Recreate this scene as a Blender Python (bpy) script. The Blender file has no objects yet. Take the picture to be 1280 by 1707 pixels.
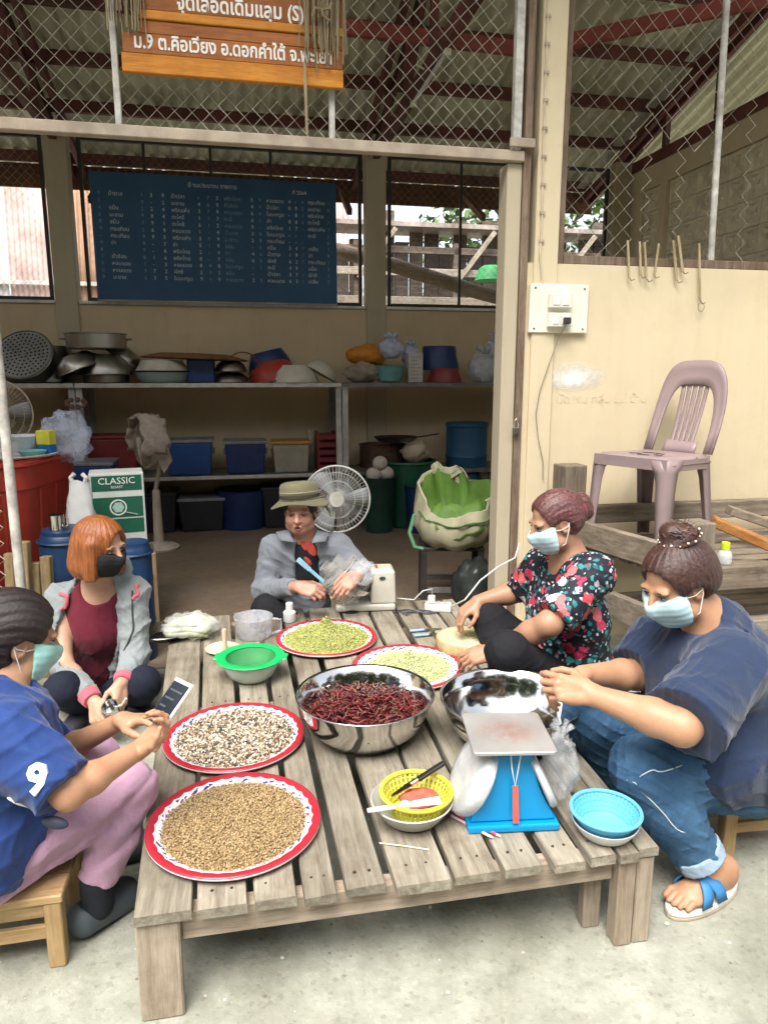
import bpy, math, random
import numpy as np
from mathutils import Vector, Matrix, Euler, noise as mnoise

random.seed(7)
rng = np.random.default_rng(7)
scene = bpy.context.scene
COL = scene.collection
PI = math.pi
R = math.radians

# ------------------------------------------------------------------ camera
CAM_H, PITCH, FPX = 1.42, R(11.0), 1180.0          # eye height, downward tilt, focal length in 1280-wide pixels
cam_data = bpy.data.cameras.new("camera")
cam = bpy.data.objects.new("camera", cam_data)
COL.objects.link(cam)
cam.location = (0, 0, CAM_H)
cam.rotation_euler = (PI / 2 - PITCH, 0, 0)
cam_data.sensor_fit = 'HORIZONTAL'
cam_data.sensor_width = 36.0
cam_data.lens = FPX / 1280.0 * 36.0
cam_data.clip_end = 400.0
scene.camera = cam

# ------------------------------------------------------------------ world, sun, exposure
SUN_EL, SUN_ROT = R(62), R(200)
world = bpy.data.worlds.new("World")
scene.world = world
world.use_nodes = True
wn = world.node_tree
wn.nodes.clear()
w_out = wn.nodes.new("ShaderNodeOutputWorld")
w_bg = wn.nodes.new("ShaderNodeBackground")
w_sky = wn.nodes.new("ShaderNodeTexSky")
w_sky.sky_type = 'NISHITA'
w_sky.sun_disc = False
w_sky.sun_elevation = SUN_EL
w_sky.sun_rotation = SUN_ROT
w_sky.air_density = 1.0
w_sky.dust_density = 4.0
w_sky.ozone_density = 0.6
w_hsv = wn.nodes.new("ShaderNodeHueSaturation")
w_hsv.inputs["Saturation"].default_value = 0.35      # overcast: a nearly white sky
wn.links.new(w_sky.outputs[0], w_hsv.inputs["Color"])
wn.links.new(w_hsv.outputs[0], w_bg.inputs[0])
w_bg.inputs[1].default_value = 0.11
wn.links.new(w_bg.outputs[0], w_out.inputs[0])

sun_data = bpy.data.lights.new("sun", 'SUN')
sun_data.energy = 1.5
sun_data.angle = R(40)
sun_data.color = (1.0, 0.96, 0.9)
sun = bpy.data.objects.new("sun", sun_data)
COL.objects.link(sun)
_sd = Vector((math.sin(SUN_ROT) * math.cos(SUN_EL), math.cos(SUN_ROT) * math.cos(SUN_EL), math.sin(SUN_EL)))
sun.rotation_euler = (-_sd).to_track_quat('-Z', 'Y').to_euler()

vs = scene.view_settings
scene.display_settings.display_device = 'sRGB'
vs.view_transform = 'Standard'
vs.look = 'None'
vs.exposure = 1.85
vs.gamma = 1.0
vs.use_curve_mapping = False
try:
    scene.cycles.max_bounces = 10
    scene.cycles.diffuse_bounces = 5
    scene.cycles.glossy_bounces = 4
    scene.cycles.transmission_bounces = 6
    scene.cycles.transparent_max_bounces = 24
    scene.cycles.caustics_reflective = False
    scene.cycles.caustics_refractive = False
    scene.cycles.sample_clamp_indirect = 6.0
    scene.cycles.use_denoising = True
except Exception:
    pass

# ------------------------------------------------------------------ geometry of the place
def ray(u, v):
    x = (u - 640) / FPX
    y = (v - 853.5) / FPX
    return Vector((x, math.cos(PITCH) - y * math.sin(PITCH), -math.sin(PITCH) - y * math.cos(PITCH)))

def W(u, v, Y):
    """the world point seen at photo pixel (u, v), Y metres ahead of the camera"""
    d = ray(u, v)
    d = d * (Y / d.y)
    return Vector((d.x, d.y, CAM_H + d.z))

def G(u, v, z=0.0):
    """the world point seen at photo pixel (u, v) on the level z"""
    d = ray(u, v)
    t = (z - CAM_H) / d.z
    return Vector((d.x * t, d.y * t, z))

YAW = R(11.5)                                        # the shed stands turned by this much
RM = Matrix.Translation((0.65, 3.6, 0)) @ Matrix.Rotation(YAW, 4, 'Z')   # room frame: u along the wall, v into the room
RMI = RM.inverted()

def RP(u, v, pv):
    """(u, v, z) in the room frame of the photo pixel on the plane v = pv"""
    o = RMI @ Vector((0, 0, CAM_H))
    d = RMI.to_3x3() @ ray(u, v)
    return o + d * ((pv - o.y) / d.y)

# ------------------------------------------------------------------ mesh builder
class MB:
    def __init__(self, M=None):
        self.v, self.f, self.M = [], [], M

    def add(self, vs, fs, M=None):
        o = len(self.v)
        if M is not None:
            vs = [M @ Vector(p) for p in vs]
        self.v.extend([tuple(p) for p in vs])
        self.f.extend([tuple(i + o for i in f) for f in fs])
        return self

    def box(self, x0, x1, y0, y1, z0, z1, M=None):
        vs = [(x, y, z) for x in (x0, x1) for y in (y0, y1) for z in (z0, z1)]
        fs = [(0, 1, 3, 2), (4, 6, 7, 5), (0, 4, 5, 1), (2, 3, 7, 6), (0, 2, 6, 4), (1, 5, 7, 3)]
        return self.add(vs, fs, M)

    def bar(self, a, b, w, h, up=(0, 0, 1), w2=None, h2=None):
        a, b = Vector(a), Vector(b)
        d = (b - a).normalized()
        s = d.cross(Vector(up))
        if s.length < 1e-4:
            s = d.cross(Vector((1, 0, 0)))
        s.normalize()
        t = s.cross(d).normalized()
        w2 = w if w2 is None else w2
        h2 = h if h2 is None else h2
        vs = []
        for p, ww, hh in ((a, w, h), (b, w2, h2)):
            for i, j in ((-1, -1), (1, -1), (1, 1), (-1, 1)):
                vs.append(p + s * (i * ww / 2) + t * (j * hh / 2))
        fs = [(0, 3, 2, 1), (4, 5, 6, 7), (0, 1, 5, 4), (1, 2, 6, 5), (2, 3, 7, 6), (3, 0, 4, 7)]
        return self.add(vs, fs)

    def tube(self, pts, r, n=8, closed=False, caps=True):
        pts = [Vector(p) for p in pts]
        m = len(pts)
        rs = r if isinstance(r, (list, tuple)) else [r] * m
        vs, fs = [], []
        nrm = None
        for i, p in enumerate(pts):
            if closed:
                d = pts[(i + 1) % m] - pts[i - 1]
            else:
                d = pts[min(i + 1, m - 1)] - pts[max(i - 1, 0)]
            d = d.normalized() if d.length > 1e-9 else Vector((0, 0, 1))
            if nrm is None:
                nrm = d.orthogonal().normalized()
            else:
                nrm = nrm - d * nrm.dot(d)
                nrm = nrm.normalized() if nrm.length > 1e-6 else d.orthogonal().normalized()
            b = d.cross(nrm)
            for k in range(n):
                a = 2 * PI * k / n
                vs.append(p + (nrm * math.cos(a) + b * math.sin(a)) * rs[i])
        for i in range(m if closed else m - 1):
            j = (i + 1) % m
            for k in range(n):
                k2 = (k + 1) % n
                fs.append((i * n + k, i * n + k2, j * n + k2, j * n + k))
        if caps and not closed:
            fs.append(tuple(range(n - 1, -1, -1)))
            fs.append(tuple((m - 1) * n + k for k in range(n)))
        return self.add(vs, fs)

    def lathe(self, prof, n=40, M=None, cap0=True, cap1=True, sq=None, wob=0.0):
        """prof: (radius, z) pairs; sq: optional function angle -> radius factor"""
        vs, fs = [], []
        m = len(prof)
        for r, z in prof:
            for k in range(n):
                a = 2 * PI * k / n
                q = r * (sq(a) if sq else 1.0)
                vs.append((q * math.cos(a), q * math.sin(a), z))
        for i in range(m - 1):
            for k in range(n):
                k2 = (k + 1) % n
                fs.append((i * n + k, i * n + k2, (i + 1) * n + k2, (i + 1) * n + k))
        if cap0 and prof[0][0] > 1e-6:
            fs.append(tuple(range(n - 1, -1, -1)))
        if cap1 and prof[-1][0] > 1e-6:
            fs.append(tuple((m - 1) * n + k for k in range(n)))
        return self.add(vs, fs, M)

    def prism(self, poly, z0, z1, M=None):
        n = len(poly)
        vs = [(x, y, z0) for x, y in poly] + [(x, y, z1) for x, y in poly]
        fs = [tuple(range(n - 1, -1, -1)), tuple(range(n, 2 * n))]
        fs += [(i, (i + 1) % n, n + (i + 1) % n, n + i) for i in range(n)]
        return self.add(vs, fs, M)

    def sphere(self, c, r, n=12, m=8, M=None):
        r = r if isinstance(r, (tuple, list)) else (r, r, r)
        vs, fs = [(c[0], c[1], c[2] - r[2])], []
        for i in range(1, m):
            p = PI * i / m - PI / 2
            for k in range(n):
                a = 2 * PI * k / n
                vs.append((c[0] + r[0] * math.cos(p) * math.cos(a), c[1] + r[1] * math.cos(p) * math.sin(a), c[2] + r[2] * math.sin(p)))
        vs.append((c[0], c[1], c[2] + r[2]))
        for k in range(n):
            fs.append((0, 1 + (k + 1) % n, 1 + k))
        for i in range(m - 2):
            for k in range(n):
                k2 = (k + 1) % n
                fs.append((1 + i * n + k, 1 + i * n + k2, 1 + (i + 1) * n + k2, 1 + (i + 1) * n + k))
        t = len(vs) - 1
        for k in range(n):
            fs.append((1 + (m - 2) * n + k, 1 + (m - 2) * n + (k + 1) % n, t))
        return self.add(vs, fs, M)

    def mesh(self, name):
        me = bpy.data.meshes.new(name)
        me.from_pydata(self.v, [], self.f)
        me.update()
        return me

    def build(self, name, mat, parent=None, smooth=False, bevel=0.0, M=None, seg=1):
        return link_mesh(name, self.mesh(name), mat, parent, smooth, bevel, M, seg)


def link_mesh(name, me, mat, parent=None, smooth=False, bevel=0.0, M=None, seg=1):
    if mat is not None:
        for m_ in (mat if isinstance(mat, (list, tuple)) else [mat]):
            me.materials.append(m_)
    o = bpy.data.objects.new(name, me)
    COL.objects.link(o)
    if parent is not None:
        o.parent = parent
    if M is not None:
        o.matrix_local = M
    if smooth:
        me.polygons.foreach_set("use_smooth", [True] * len(me.polygons))
        if smooth != 'all':
            try:
                me.set_sharp_from_angle(angle=R(38))
            except Exception:
                pass
    if bevel:
        b = o.modifiers.new("bevel", 'BEVEL')
        b.width = bevel
        b.segments = seg
        b.limit_method = 'ANGLE'
        b.angle_limit = R(40)
    return o


def tag(o, label=None, cat=None, group=None, kind=None):
    if label:
        o['label'] = label
    if cat:
        o['category'] = cat
    if group:
        o['group'] = group
    if kind:
        o['kind'] = kind
    return o


def thing(name, label, cat, loc=(0, 0, 0), rz=0.0, group=None, M=None, kind=None):
    o = bpy.data.objects.new(name, None)
    o.empty_display_size = 0.05
    COL.objects.link(o)
    if M is not None:
        o.matrix_world = M
    else:
        o.location = loc
        o.rotation_euler = (0, 0, rz)
    return tag(o, label, cat, group, kind)


def room(name, label, cat, u=0, v=0, z=0, rz=0.0, group=None, kind=None):
    return thing(name, label, cat, group=group, kind=kind, M=RM @ Matrix.Translation((u, v, z)) @ Matrix.Rotation(rz, 4, 'Z'))


def copy_tree(o, parent=None):
    c = o.copy()
    COL.objects.link(c)
    if parent is not None:
        c.parent = parent
    for ch in o.children:
        copy_tree(ch, c)
    return c

# ------------------------------------------------------------------ materials
_mats = {}

def new_mat(name):
    m = bpy.data.materials.new(name)
    m.use_nodes = True
    nt = m.node_tree
    bsdf = nt.nodes["Principled BSDF"]
    return m, nt, bsdf


def nd(nt, t, **kw):
    n = nt.nodes.new(t)
    for k, v in kw.items():
        if k in n.inputs:
            n.inputs[k].default_value = v
        else:
            setattr(n, k, v)
    return n


def col4(c):
    return (c[0], c[1], c[2], 1.0)


def coords(nt, kind="Object", scale=(1, 1, 1), jitter=True):
    tc = nd(nt, "ShaderNodeTexCoord")
    mp = nd(nt, "ShaderNodeMapping")
    mp.inputs["Scale"].default_value = scale
    nt.links.new(tc.outputs[kind], mp.inputs["Vector"])
    if jitter:
        oi = nd(nt, "ShaderNodeObjectInfo")
        ml = nd(nt, "ShaderNodeMath", operation='MULTIPLY')
        ml.inputs[1].default_value = 37.0
        nt.links.new(oi.outputs["Random"], ml.inputs[0])
        nt.links.new(ml.outputs[0], mp.inputs["Location"])
    return mp.outputs[0]


def ramp(nt, fac, stops, interp='LINEAR'):
    r = nd(nt, "ShaderNodeValToRGB")
    r.color_ramp.interpolation = interp
    el = r.color_ramp.elements
    while len(el) > 1:
        el.remove(el[0])
    el[0].position, el[0].color = stops[0][0], col4(stops[0][1])
    for p, c in stops[1:]:
        e = el.new(p)
        e.color = col4(c)
    nt.links.new(fac, r.inputs[0])
    return r.outputs[0]


def mixc(nt, fac, a, b, mode='MIX'):
    m = nd(nt, "ShaderNodeMix", data_type='RGBA', blend_type=mode)
    for s, v in ((0, fac), (6, a), (7, b)):
        if hasattr(v, 'is_linked'):
            nt.links.new(v, m.inputs[s])
        elif s == 0:
            m.inputs[0].default_value = v
        else:
            m.inputs[s].default_value = col4(v)
    return m.outputs[2]


def noise(nt, vec, scale, detail=4, rough=0.55, dist=0.0):
    n = nd(nt, "ShaderNodeTexNoise")
    n.inputs["Scale"].default_value = scale
    n.inputs["Detail"].default_value = detail
    n.inputs["Roughness"].default_value = rough
    n.inputs["Distortion"].default_value = dist
    if vec is not None:
        nt.links.new(vec, n.inputs["Vector"])
    return n.outputs[0]


def bump(nt, bsdf, h, strength=0.3, dist=0.01, prev=None):
    b = nd(nt, "ShaderNodeBump")
    b.inputs["Strength"].default_value = strength
    b.inputs["Distance"].default_value = dist
    nt.links.new(h, b.inputs["Height"])
    if prev is not None:
        nt.links.new(prev, b.inputs["Normal"])
    nt.links.new(b.outputs[0], bsdf.inputs["Normal"])
    return b.outputs[0]


def spec(bsdf, v):
    bsdf.inputs["Specular IOR Level"].default_value = v


def basic(name, c, rough=0.6, metal=0.0, var=0.18, scale=12.0, bmp=0.0, bscale=60.0, sp=0.4, grime=0.0, grime_c=(0.05, 0.04, 0.03)):
    """one colour with uneven tone, optional grime patches and fine relief"""
    if name in _mats:
        return _mats[name]
    m, nt, b = new_mat(name)
    v = coords(nt)
    n1 = noise(nt, v, scale, 5)
    lo = tuple(x * (1 - var) for x in c)
    hi = tuple(min(1, x * (1 + var)) for x in c)
    colr = ramp(nt, n1, [(0.3, lo), (0.7, hi)])
    if grime:
        g = ramp(nt, noise(nt, v, scale * 0.35, 8, 0.7), [(0.45, (0, 0, 0)), (0.75, (grime,) * 3)])
        colr = mixc(nt, g, colr, grime_c)
    nt.links.new(colr, b.inputs["Base Color"])
    rr = nd(nt, "ShaderNodeMapRange")
    rr.inputs[3].default_value = max(0.02, rough - 0.08)
    rr.inputs[4].default_value = min(1, rough + 0.1)
    nt.links.new(n1, rr.inputs[0])
    nt.links.new(rr.outputs[0], b.inputs["Roughness"])
    b.inputs["Metallic"].default_value = metal
    spec(b, sp)
    if bmp:
        bump(nt, b, noise(nt, v, bscale, 3), bmp, 0.004)
    _mats[name] = m
    return m


def wood(name, dark, mid, light, axis='Y', rough=0.8, grain=1.0, stain=0.5, stain_c=(0.03, 0.025, 0.02)):
    if name in _mats:
        return _mats[name]
    m, nt, b = new_mat(name)
    sc = {'X': (1.2, 16, 16), 'Y': (16, 1.2, 16), 'Z': (16, 16, 1.2)}[axis]
    v = coords(nt, "Object", sc)
    v2 = coords(nt, "Object", (1, 1, 1))
    n1 = noise(nt, v, 3.0 * grain, 9, 0.68, 0.4)
    n2 = noise(nt, v, 14.0 * grain, 4, 0.6)
    c = ramp(nt, n1, [(0.28, dark), (0.5, mid), (0.74, light)])
    c2 = ramp(nt, n2, [(0.3, (0.6, 0.6, 0.6)), (0.6, (1, 1, 1))])
    c = mixc(nt, 0.55, c, c2, 'MULTIPLY')
    c = mixc(nt, 0.7, c, ramp(nt, noise(nt, v2, 3.2, 6, 0.65), [(0.34, (0.62, 0.58, 0.52)), (0.62, (1.05, 1.05, 1.05))]), 'MULTIPLY')
    oi = nd(nt, "ShaderNodeObjectInfo")
    tone = ramp(nt, oi.outputs["Random"], [(0.0, (0.72, 0.7, 0.68)), (0.5, (1, 0.97, 0.93)), (1.0, (1.0, 1.0, 1.0))])
    c = mixc(nt, 1.0, c, tone, 'MULTIPLY')
    n3 = noise(nt, v2, 7.0, 7, 0.7)
    s = ramp(nt, n3, [(0.52, (0, 0, 0)), (0.8, (stain,) * 3)])
    c = mixc(nt, s, c, stain_c)
    nt.links.new(c, b.inputs["Base Color"])
    b.inputs["Roughness"].default_value = rough
    spec(b, 0.25)
    bump(nt, b, n2, 0.35, 0.003, bump(nt, b, n1, 0.5, 0.004))
    _mats[name] = m
    return m


def clear_film(name, tint=(0.9, 0.93, 0.95), opac=0.35, rough=0.25, milky=0.5):
    """thin plastic: part see-through, part milky"""
    if name in _mats:
        return _mats[name]
    m, nt, b = new_mat(name)
    v = coords(nt)
    n1 = noise(nt, v, 14, 5, 0.6)
    b.inputs["Base Color"].default_value = col4(tint)
    b.inputs["Roughness"].default_value = rough
    spec(b, 0.6)
    al = nd(nt, "ShaderNodeMapRange")
    al.inputs[1].default_value = 0.3
    al.inputs[2].default_value = 0.7
    al.inputs[3].default_value = max(0, opac - 0.2 * milky)
    al.inputs[4].default_value = min(1, opac + 0.35 * milky)
    nt.links.new(n1, al.inputs[0])
    nt.links.new(al.outputs[0], b.inputs["Alpha"])
    bump(nt, b, noise(nt, v, 26, 3, 0.5), 0.6, 0.01)
    _mats[name] = m
    return m


def island_mat(name, stops, rough=0.55, sp=0.35):
    """each loose piece of a heap gets its own tone"""
    m, nt, b = new_mat(name)
    g = nd(nt, "ShaderNodeNewGeometry")
    c = ramp(nt, g.outputs["Random Per Island"], stops, 'CONSTANT')
    nt.links.new(c, b.inputs["Base Color"])
    b.inputs["Roughness"].default_value = rough
    spec(b, sp)
    return m
# ================================================================== materials of the place
def ground_mat():
    m, nt, b = new_mat("concrete_yard")
    v = coords(nt, jitter=False)
    n1 = noise(nt, v, 1.1, 8, 0.65)
    n2 = noise(nt, v, 9, 8, 0.7)
    n3 = noise(nt, v, 70, 4, 0.7)
    c = ramp(nt, n1, [(0.3, (0.275, 0.28, 0.23)), (0.5, (0.35, 0.355, 0.295)), (0.72, (0.42, 0.425, 0.365))])
    c = mixc(nt, 0.8, c, ramp(nt, n2, [(0.3, (0.6, 0.6, 0.58)), (0.62, (1, 1, 1))]), 'MULTIPLY')
    vo = nd(nt, "ShaderNodeTexVoronoi")
    vo.inputs["Scale"].default_value = 95
    nt.links.new(v, vo.inputs["Vector"])
    pick = nd(nt, "ShaderNodeSeparateColor")
    nt.links.new(vo.outputs["Color"], pick.inputs[0])
    st = ramp(nt, pick.outputs[0], [(0.0, (0.42, 0.4, 0.36)), (0.12, (1, 1, 1)), (0.86, (1, 1, 1)), (0.93, (1.25, 1.25, 1.2))])
    c = mixc(nt, 0.3, c, st, 'MULTIPLY')
    vc = nd(nt, "ShaderNodeTexVoronoi", feature='DISTANCE_TO_EDGE')
    vc.inputs["Scale"].default_value = 0.55
    dn = nd(nt, "ShaderNodeTexNoise")
    dn.inputs["Scale"].default_value = 3.0
    dn.inputs["Detail"].default_value = 8
    nt.links.new(v, dn.inputs["Vector"])
    mx = nd(nt, "ShaderNodeMix", data_type='RGBA')
    mx.inputs[0].default_value = .22
    nt.links.new(v, mx.inputs[6])
    nt.links.new(dn.outputs[1], mx.inputs[7])
    nt.links.new(mx.outputs[2], vc.inputs["Vector"])
    crack = ramp(nt, vc.outputs["Distance"], [(0.0, (0.35, 0.33, 0.28)), (0.006, (1, 1, 1))])
    c = mixc(nt, 0.12, c, crack, 'MULTIPLY')
    damp = ramp(nt, noise(nt, v, 2.4, 6, .6), [(0.35, (0.72, 0.70, 0.66)), (0.6, (1, 1, 1))])
    c = mixc(nt, 0.8, c, damp, 'MULTIPLY')
    spk = ramp(nt, noise(nt, v, 38, 6, 0.75), [(0.30, (0.28, 0.27, 0.25)), (0.40, (1, 1, 1))])
    c = mixc(nt, 0.6, c, spk, 'MULTIPLY')
    nt.links.new(c, b.inputs["Base Color"])
    b.inputs["Roughness"].default_value = 0.9
    spec(b, 0.25)
    bump(nt, b, n3, 0.5, 0.004, bump(nt, b, n2, 0.6, 0.01))
    return m

def floor_mat():
    m, nt, b = new_mat("inside_floor")
    v = coords(nt, jitter=False)
    n1 = noise(nt, v, 1.3, 7, 0.6)
    c = ramp(nt, n1, [(0.3, (0.14, 0.10, 0.07)), (0.55, (0.20, 0.15, 0.105)), (0.75, (0.26, 0.215, 0.17))])
    c = mixc(nt, 0.6, c, ramp(nt, noise(nt, v, 14, 6, 0.7), [(0.3, (0.6, 0.58, 0.55)), (0.6, (1, 1, 1))]), 'MULTIPLY')
    nt.links.new(c, b.inputs["Base Color"])
    b.inputs["Roughness"].default_value = 0.55
    bump(nt, b, noise(nt, v, 40, 4), 0.2, 0.004)
    return m

def wall_mat(name, c, stain=0.35):
    m, nt, b = new_mat(name)
    v = coords(nt, jitter=False)
    n1 = noise(nt, v, 1.6, 8, 0.6)
    lo = tuple(x * 0.9 for x in c)
    colr = ramp(nt, n1, [(0.3, lo), (0.65, c)])
    streak = noise(nt, coords(nt, "Object", (9, 9, 0.8), False), 1.6, 7, 0.65)
    colr = mixc(nt, ramp(nt, streak, [(0.5, (0, 0, 0)), (0.8, (stain * .4,) * 3)]), colr, tuple(x * 0.55 for x in c))
    big = ramp(nt, noise(nt, v, 3.1, 9, 0.7, 0.6), [(0.5, (0, 0, 0)), (0.75, (stain * .8,) * 3)])
    colr = mixc(nt, big, colr, tuple(x * y for x, y in zip(c, (.72, .68, .6))))
    spots = ramp(nt, noise(nt, v, 11, 8, 0.75), [(0.62, (0, 0, 0)), (0.78, (stain,) * 3)])
    colr = mixc(nt, spots, colr, (0.22, 0.17, 0.11))
    nt.links.new(colr, b.inputs["Base Color"])
    b.inputs["Roughness"].default_value = 0.75
    spec(b, 0.3)
    bump(nt, b, noise(nt, v, 90, 3), 0.15, 0.003, bump(nt, b, n1, 0.3, 0.01))
    return m

M_ground = ground_mat()
M_floor = floor_mat()
M_wall = wall_mat("cream_wall", (0.68, 0.575, 0.39), .4)
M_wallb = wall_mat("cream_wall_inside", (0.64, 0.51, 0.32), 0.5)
M_pillar = wall_mat("pillar_paint", (0.50, 0.43, 0.31), 0.4)
M_block = basic("breeze_block", (0.74, 0.67, 0.50), 0.9, var=0.12, scale=9, bmp=0.3, grime=0.2)
M_rust = basic("rust_red_steel", (0.15, 0.05, 0.04), 0.65, var=0.35, scale=5, grime=0.6, grime_c=(0.03, 0.02, 0.02))
M_redsteel = basic("red_primer_steel", (0.30, 0.07, 0.06), 0.6, var=0.3, scale=5, grime=0.4)
M_roof = None
M_wire = basic("galvanised_wire", (0.46, 0.43, 0.36), 0.5, 0.3, var=0.2)
M_wire_dark = basic("old_wire", (0.30, 0.27, 0.22), 0.6, 0.3, var=0.3)
M_pipe = basic("flaking_white_pipe", (0.55, 0.53, 0.48), 0.6, 0.1, var=0.25, scale=20, grime=0.8, grime_c=(0.14, 0.10, 0.07))
M_darksteel = basic("dark_frame", (0.05, 0.045, 0.04), 0.5, 0.3)
M_beam = basic("beige_beam", (0.42, 0.35, 0.27), 0.65, var=0.25, scale=8, grime=0.6, grime_c=(0.2, 0.12, 0.08))
M_jamb = wood("jamb_wood", (0.16, 0.11, 0.08), (0.27, 0.20, 0.15), (0.40, 0.32, 0.25), 'Z')
M_plate = wood("brown_plate", (0.10, 0.05, 0.03), (0.17, 0.085, 0.05), (0.24, 0.13, 0.08), 'X')
M_zinc = basic("old_zinc", (0.44, 0.38, 0.34), 0.6, 0.3, var=0.35, scale=4, grime=0.8, grime_c=(0.2, 0.09, 0.05))

def roof_mat():
    m, nt, b = new_mat("fibre_cement")
    v = coords(nt)
    n = noise(nt, v, 2.2, 8, 0.65)
    c = ramp(nt, n, [(0.3, (0.54, 0.53, 0.40)), (0.6, (0.74, 0.73, 0.57)), (0.8, (0.80, 0.79, 0.66))])
    s = ramp(nt, noise(nt, v, 9, 8, 0.75), [(0.58, (0, 0, 0)), (0.85, (0.6, 0.6, 0.6))])
    c = mixc(nt, s, c, (0.22, 0.18, 0.12))
    oi = nd(nt, "ShaderNodeObjectInfo")
    c = mixc(nt, 1.0, c, ramp(nt, oi.outputs["Random"], [(0, (0.8, 0.78, 0.74)), (1, (1, 1, 1))]), 'MULTIPLY')
    nt.links.new(c, b.inputs["Base Color"])
    b.inputs["Roughness"].default_value = 0.85
    bump(nt, b, noise(nt, v, 50, 4), 0.25, 0.004)
    return m
M_roof = roof_mat()

# ================================================================== ground, floor
g = MB()
for i in range(1):
    g.add([(-120, -120, 0), (120, -120, 0), (120, 120, 0), (-120, 120, 0)], [(0, 1, 2, 3)])
tag(g.build("ground", M_ground), kind="structure")
fl = MB().box(-5.66, 2.65, 0.02, 3.66, -0.05, 0.006)
tag(fl.build("floor", M_floor, M=RM), kind="structure")

# ================================================================== walls
def wall(name, label, boxes, mat):
    o = thing(name, label, "wall", M=RM, kind="structure")
    return o

front = thing("wall", "cream plastered front wall under the wide mesh window", "wall", M=RM, kind="structure")
MB().box(0.047, 3.6, 0.0, 0.12, 0, 1.955).build("wall_face", M_wall, front)
MB().box(0.078, 0.2, -0.016, 0.136, 0.0, 3.42).build("pillar", M_wall, front, bevel=0.004)
MB().box(0.2, 3.6, 0.0, 0.12, 3.36, 3.5).build("lintel", M_wall, front)
MB().box(-5.66, -2.9, 0.0, 0.12, 0, 1.955).build("wall_face", M_wall, front)
MB().box(-2.9, -2.72, -0.016, 0.136, 0, 3.42).build("pillar", M_wall, front, bevel=0.004)
# door post: painted concrete edge and a worn timber jamb
MB().box(-0.068, 0.006, 0.0, 0.11, 0, 2.40).build("door_post", M_pillar, front, bevel=0.004)
MB().box(0.008, 0.045, -0.012, 0.10, 0, 3.2).build("jamb", M_jamb, front, bevel=0.003)

back = thing("wall", "dim cream back wall behind the metal shelving", "wall", M=RM, kind="structure")
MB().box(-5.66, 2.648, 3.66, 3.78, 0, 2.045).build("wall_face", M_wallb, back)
for u in (-2.83, 0.0, 2.55):
    MB().box(u - 0.095, u + 0.095, 3.63, 3.81, 0, 3.52).build("pillar", M_pillar, back, bevel=0.004)
M_sill = basic("white_sill", (0.75, 0.74, 0.70), 0.6, var=0.1, grime=0.4)
for u0, u1 in ((-5.5, -2.93), (-2.73, -0.1), (0.1, 2.45)):
    MB().box(u0, u1, 3.64, 3.82, 2.047, 2.075).build("sill", M_sill, back, bevel=0.003)

side = thing("wall", "cream gable wall with rows of pierced breeze blocks", "wall", M=RM, kind="structure")
MB().box(2.65, 2.77, -1.2, 3.82, 0, 2.15).build("wall_face", M_wall, side)
MB().box(2.65, 2.77, -1.2, 3.82, 3.2, 3.5).build("wall_face", M_wall, side)
MB().box(2.65, 2.77, 3.42, 3.82, 2.152, 3.198).build("wall_face", M_wall, side)
MB().box(2.632, 2.79, 3.0, 3.1, 2.15, 3.2).build("mullion", M_wall, side)
bb = MB()
S, D_ = 0.205, 0.08
t = 0.030
bb.box(-D_ / 2, D_ / 2, 0, S, 0, t).box(-D_ / 2, D_ / 2, 0, S, S - t, S)
bb.box(-D_ / 2, D_ / 2, 0, t, t, S - t).box(-D_ / 2, D_ / 2, S - t, S, t, S - t)
for (a, c_) in (((0, t, t), (0, S - t, S - t)), ((0, t, S - t), (0, S - t, t))):
    bb.bar(a, c_, 0.040, D_ * 0.9, up=(1, 0, 0))
b0 = None
for j in range(5):
    for i in range(20):
        vv = 3.42 - 0.209 * (i + 1)
        if i in (1, 2) and False:
            continue
        if b0 is None:
            b0 = bb.build("breeze_block", M_block, side, bevel=0.003)
            o = b0
        else:
            o = b0.copy()
            COL.objects.link(o)
            o.parent = side
        o.matrix_local = Matrix.Translation((2.71 + random.uniform(-.004, .004), vv, 2.153 + 0.209 * j))

left = thing("wall", "cream side wall at the dark left end of the shed", "wall", M=RM, kind="structure")
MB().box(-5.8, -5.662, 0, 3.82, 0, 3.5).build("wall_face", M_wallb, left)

# ================================================================== roof
roof = thing("roof", "corrugated fibre cement roof on rusty red steel trusses", "roof", M=RM, kind="structure")
EV, EZ, SL = 4.85, 3.425, 0.287
def rz_(v):
    return EZ + SL * (EV - v)

def corr_sheet(width=1.03, length=1.42, pitch=0.147, amp=0.024, th=0.007, seg=8):
    b = MB()
    n = int(width / pitch * seg)
    top, bot = [], []
    for i in range(n + 1):
        x = width * i / n
        z = amp * math.cos(2 * PI * x / pitch)
        top.append((x, z + th))
        bot.append((x, z))
    vs, fs = [], []
    for y in (0, length):
        vs += [(x, y, z) for x, z in top] + [(x, y, z) for x, z in bot]
    k = n + 1
    for i in range(n):
        fs.append((i, i + 1, 2 * k + i + 1, 2 * k + i))
        fs.append((k + i, 3 * k + i, 3 * k + i + 1, k + i + 1))
        fs.append((i, k + i, k + i + 1, i + 1))
        fs.append((2 * k + i, 2 * k + i + 1, 3 * k + i + 1, 3 * k + i))
    return b.add(vs, fs)

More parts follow.
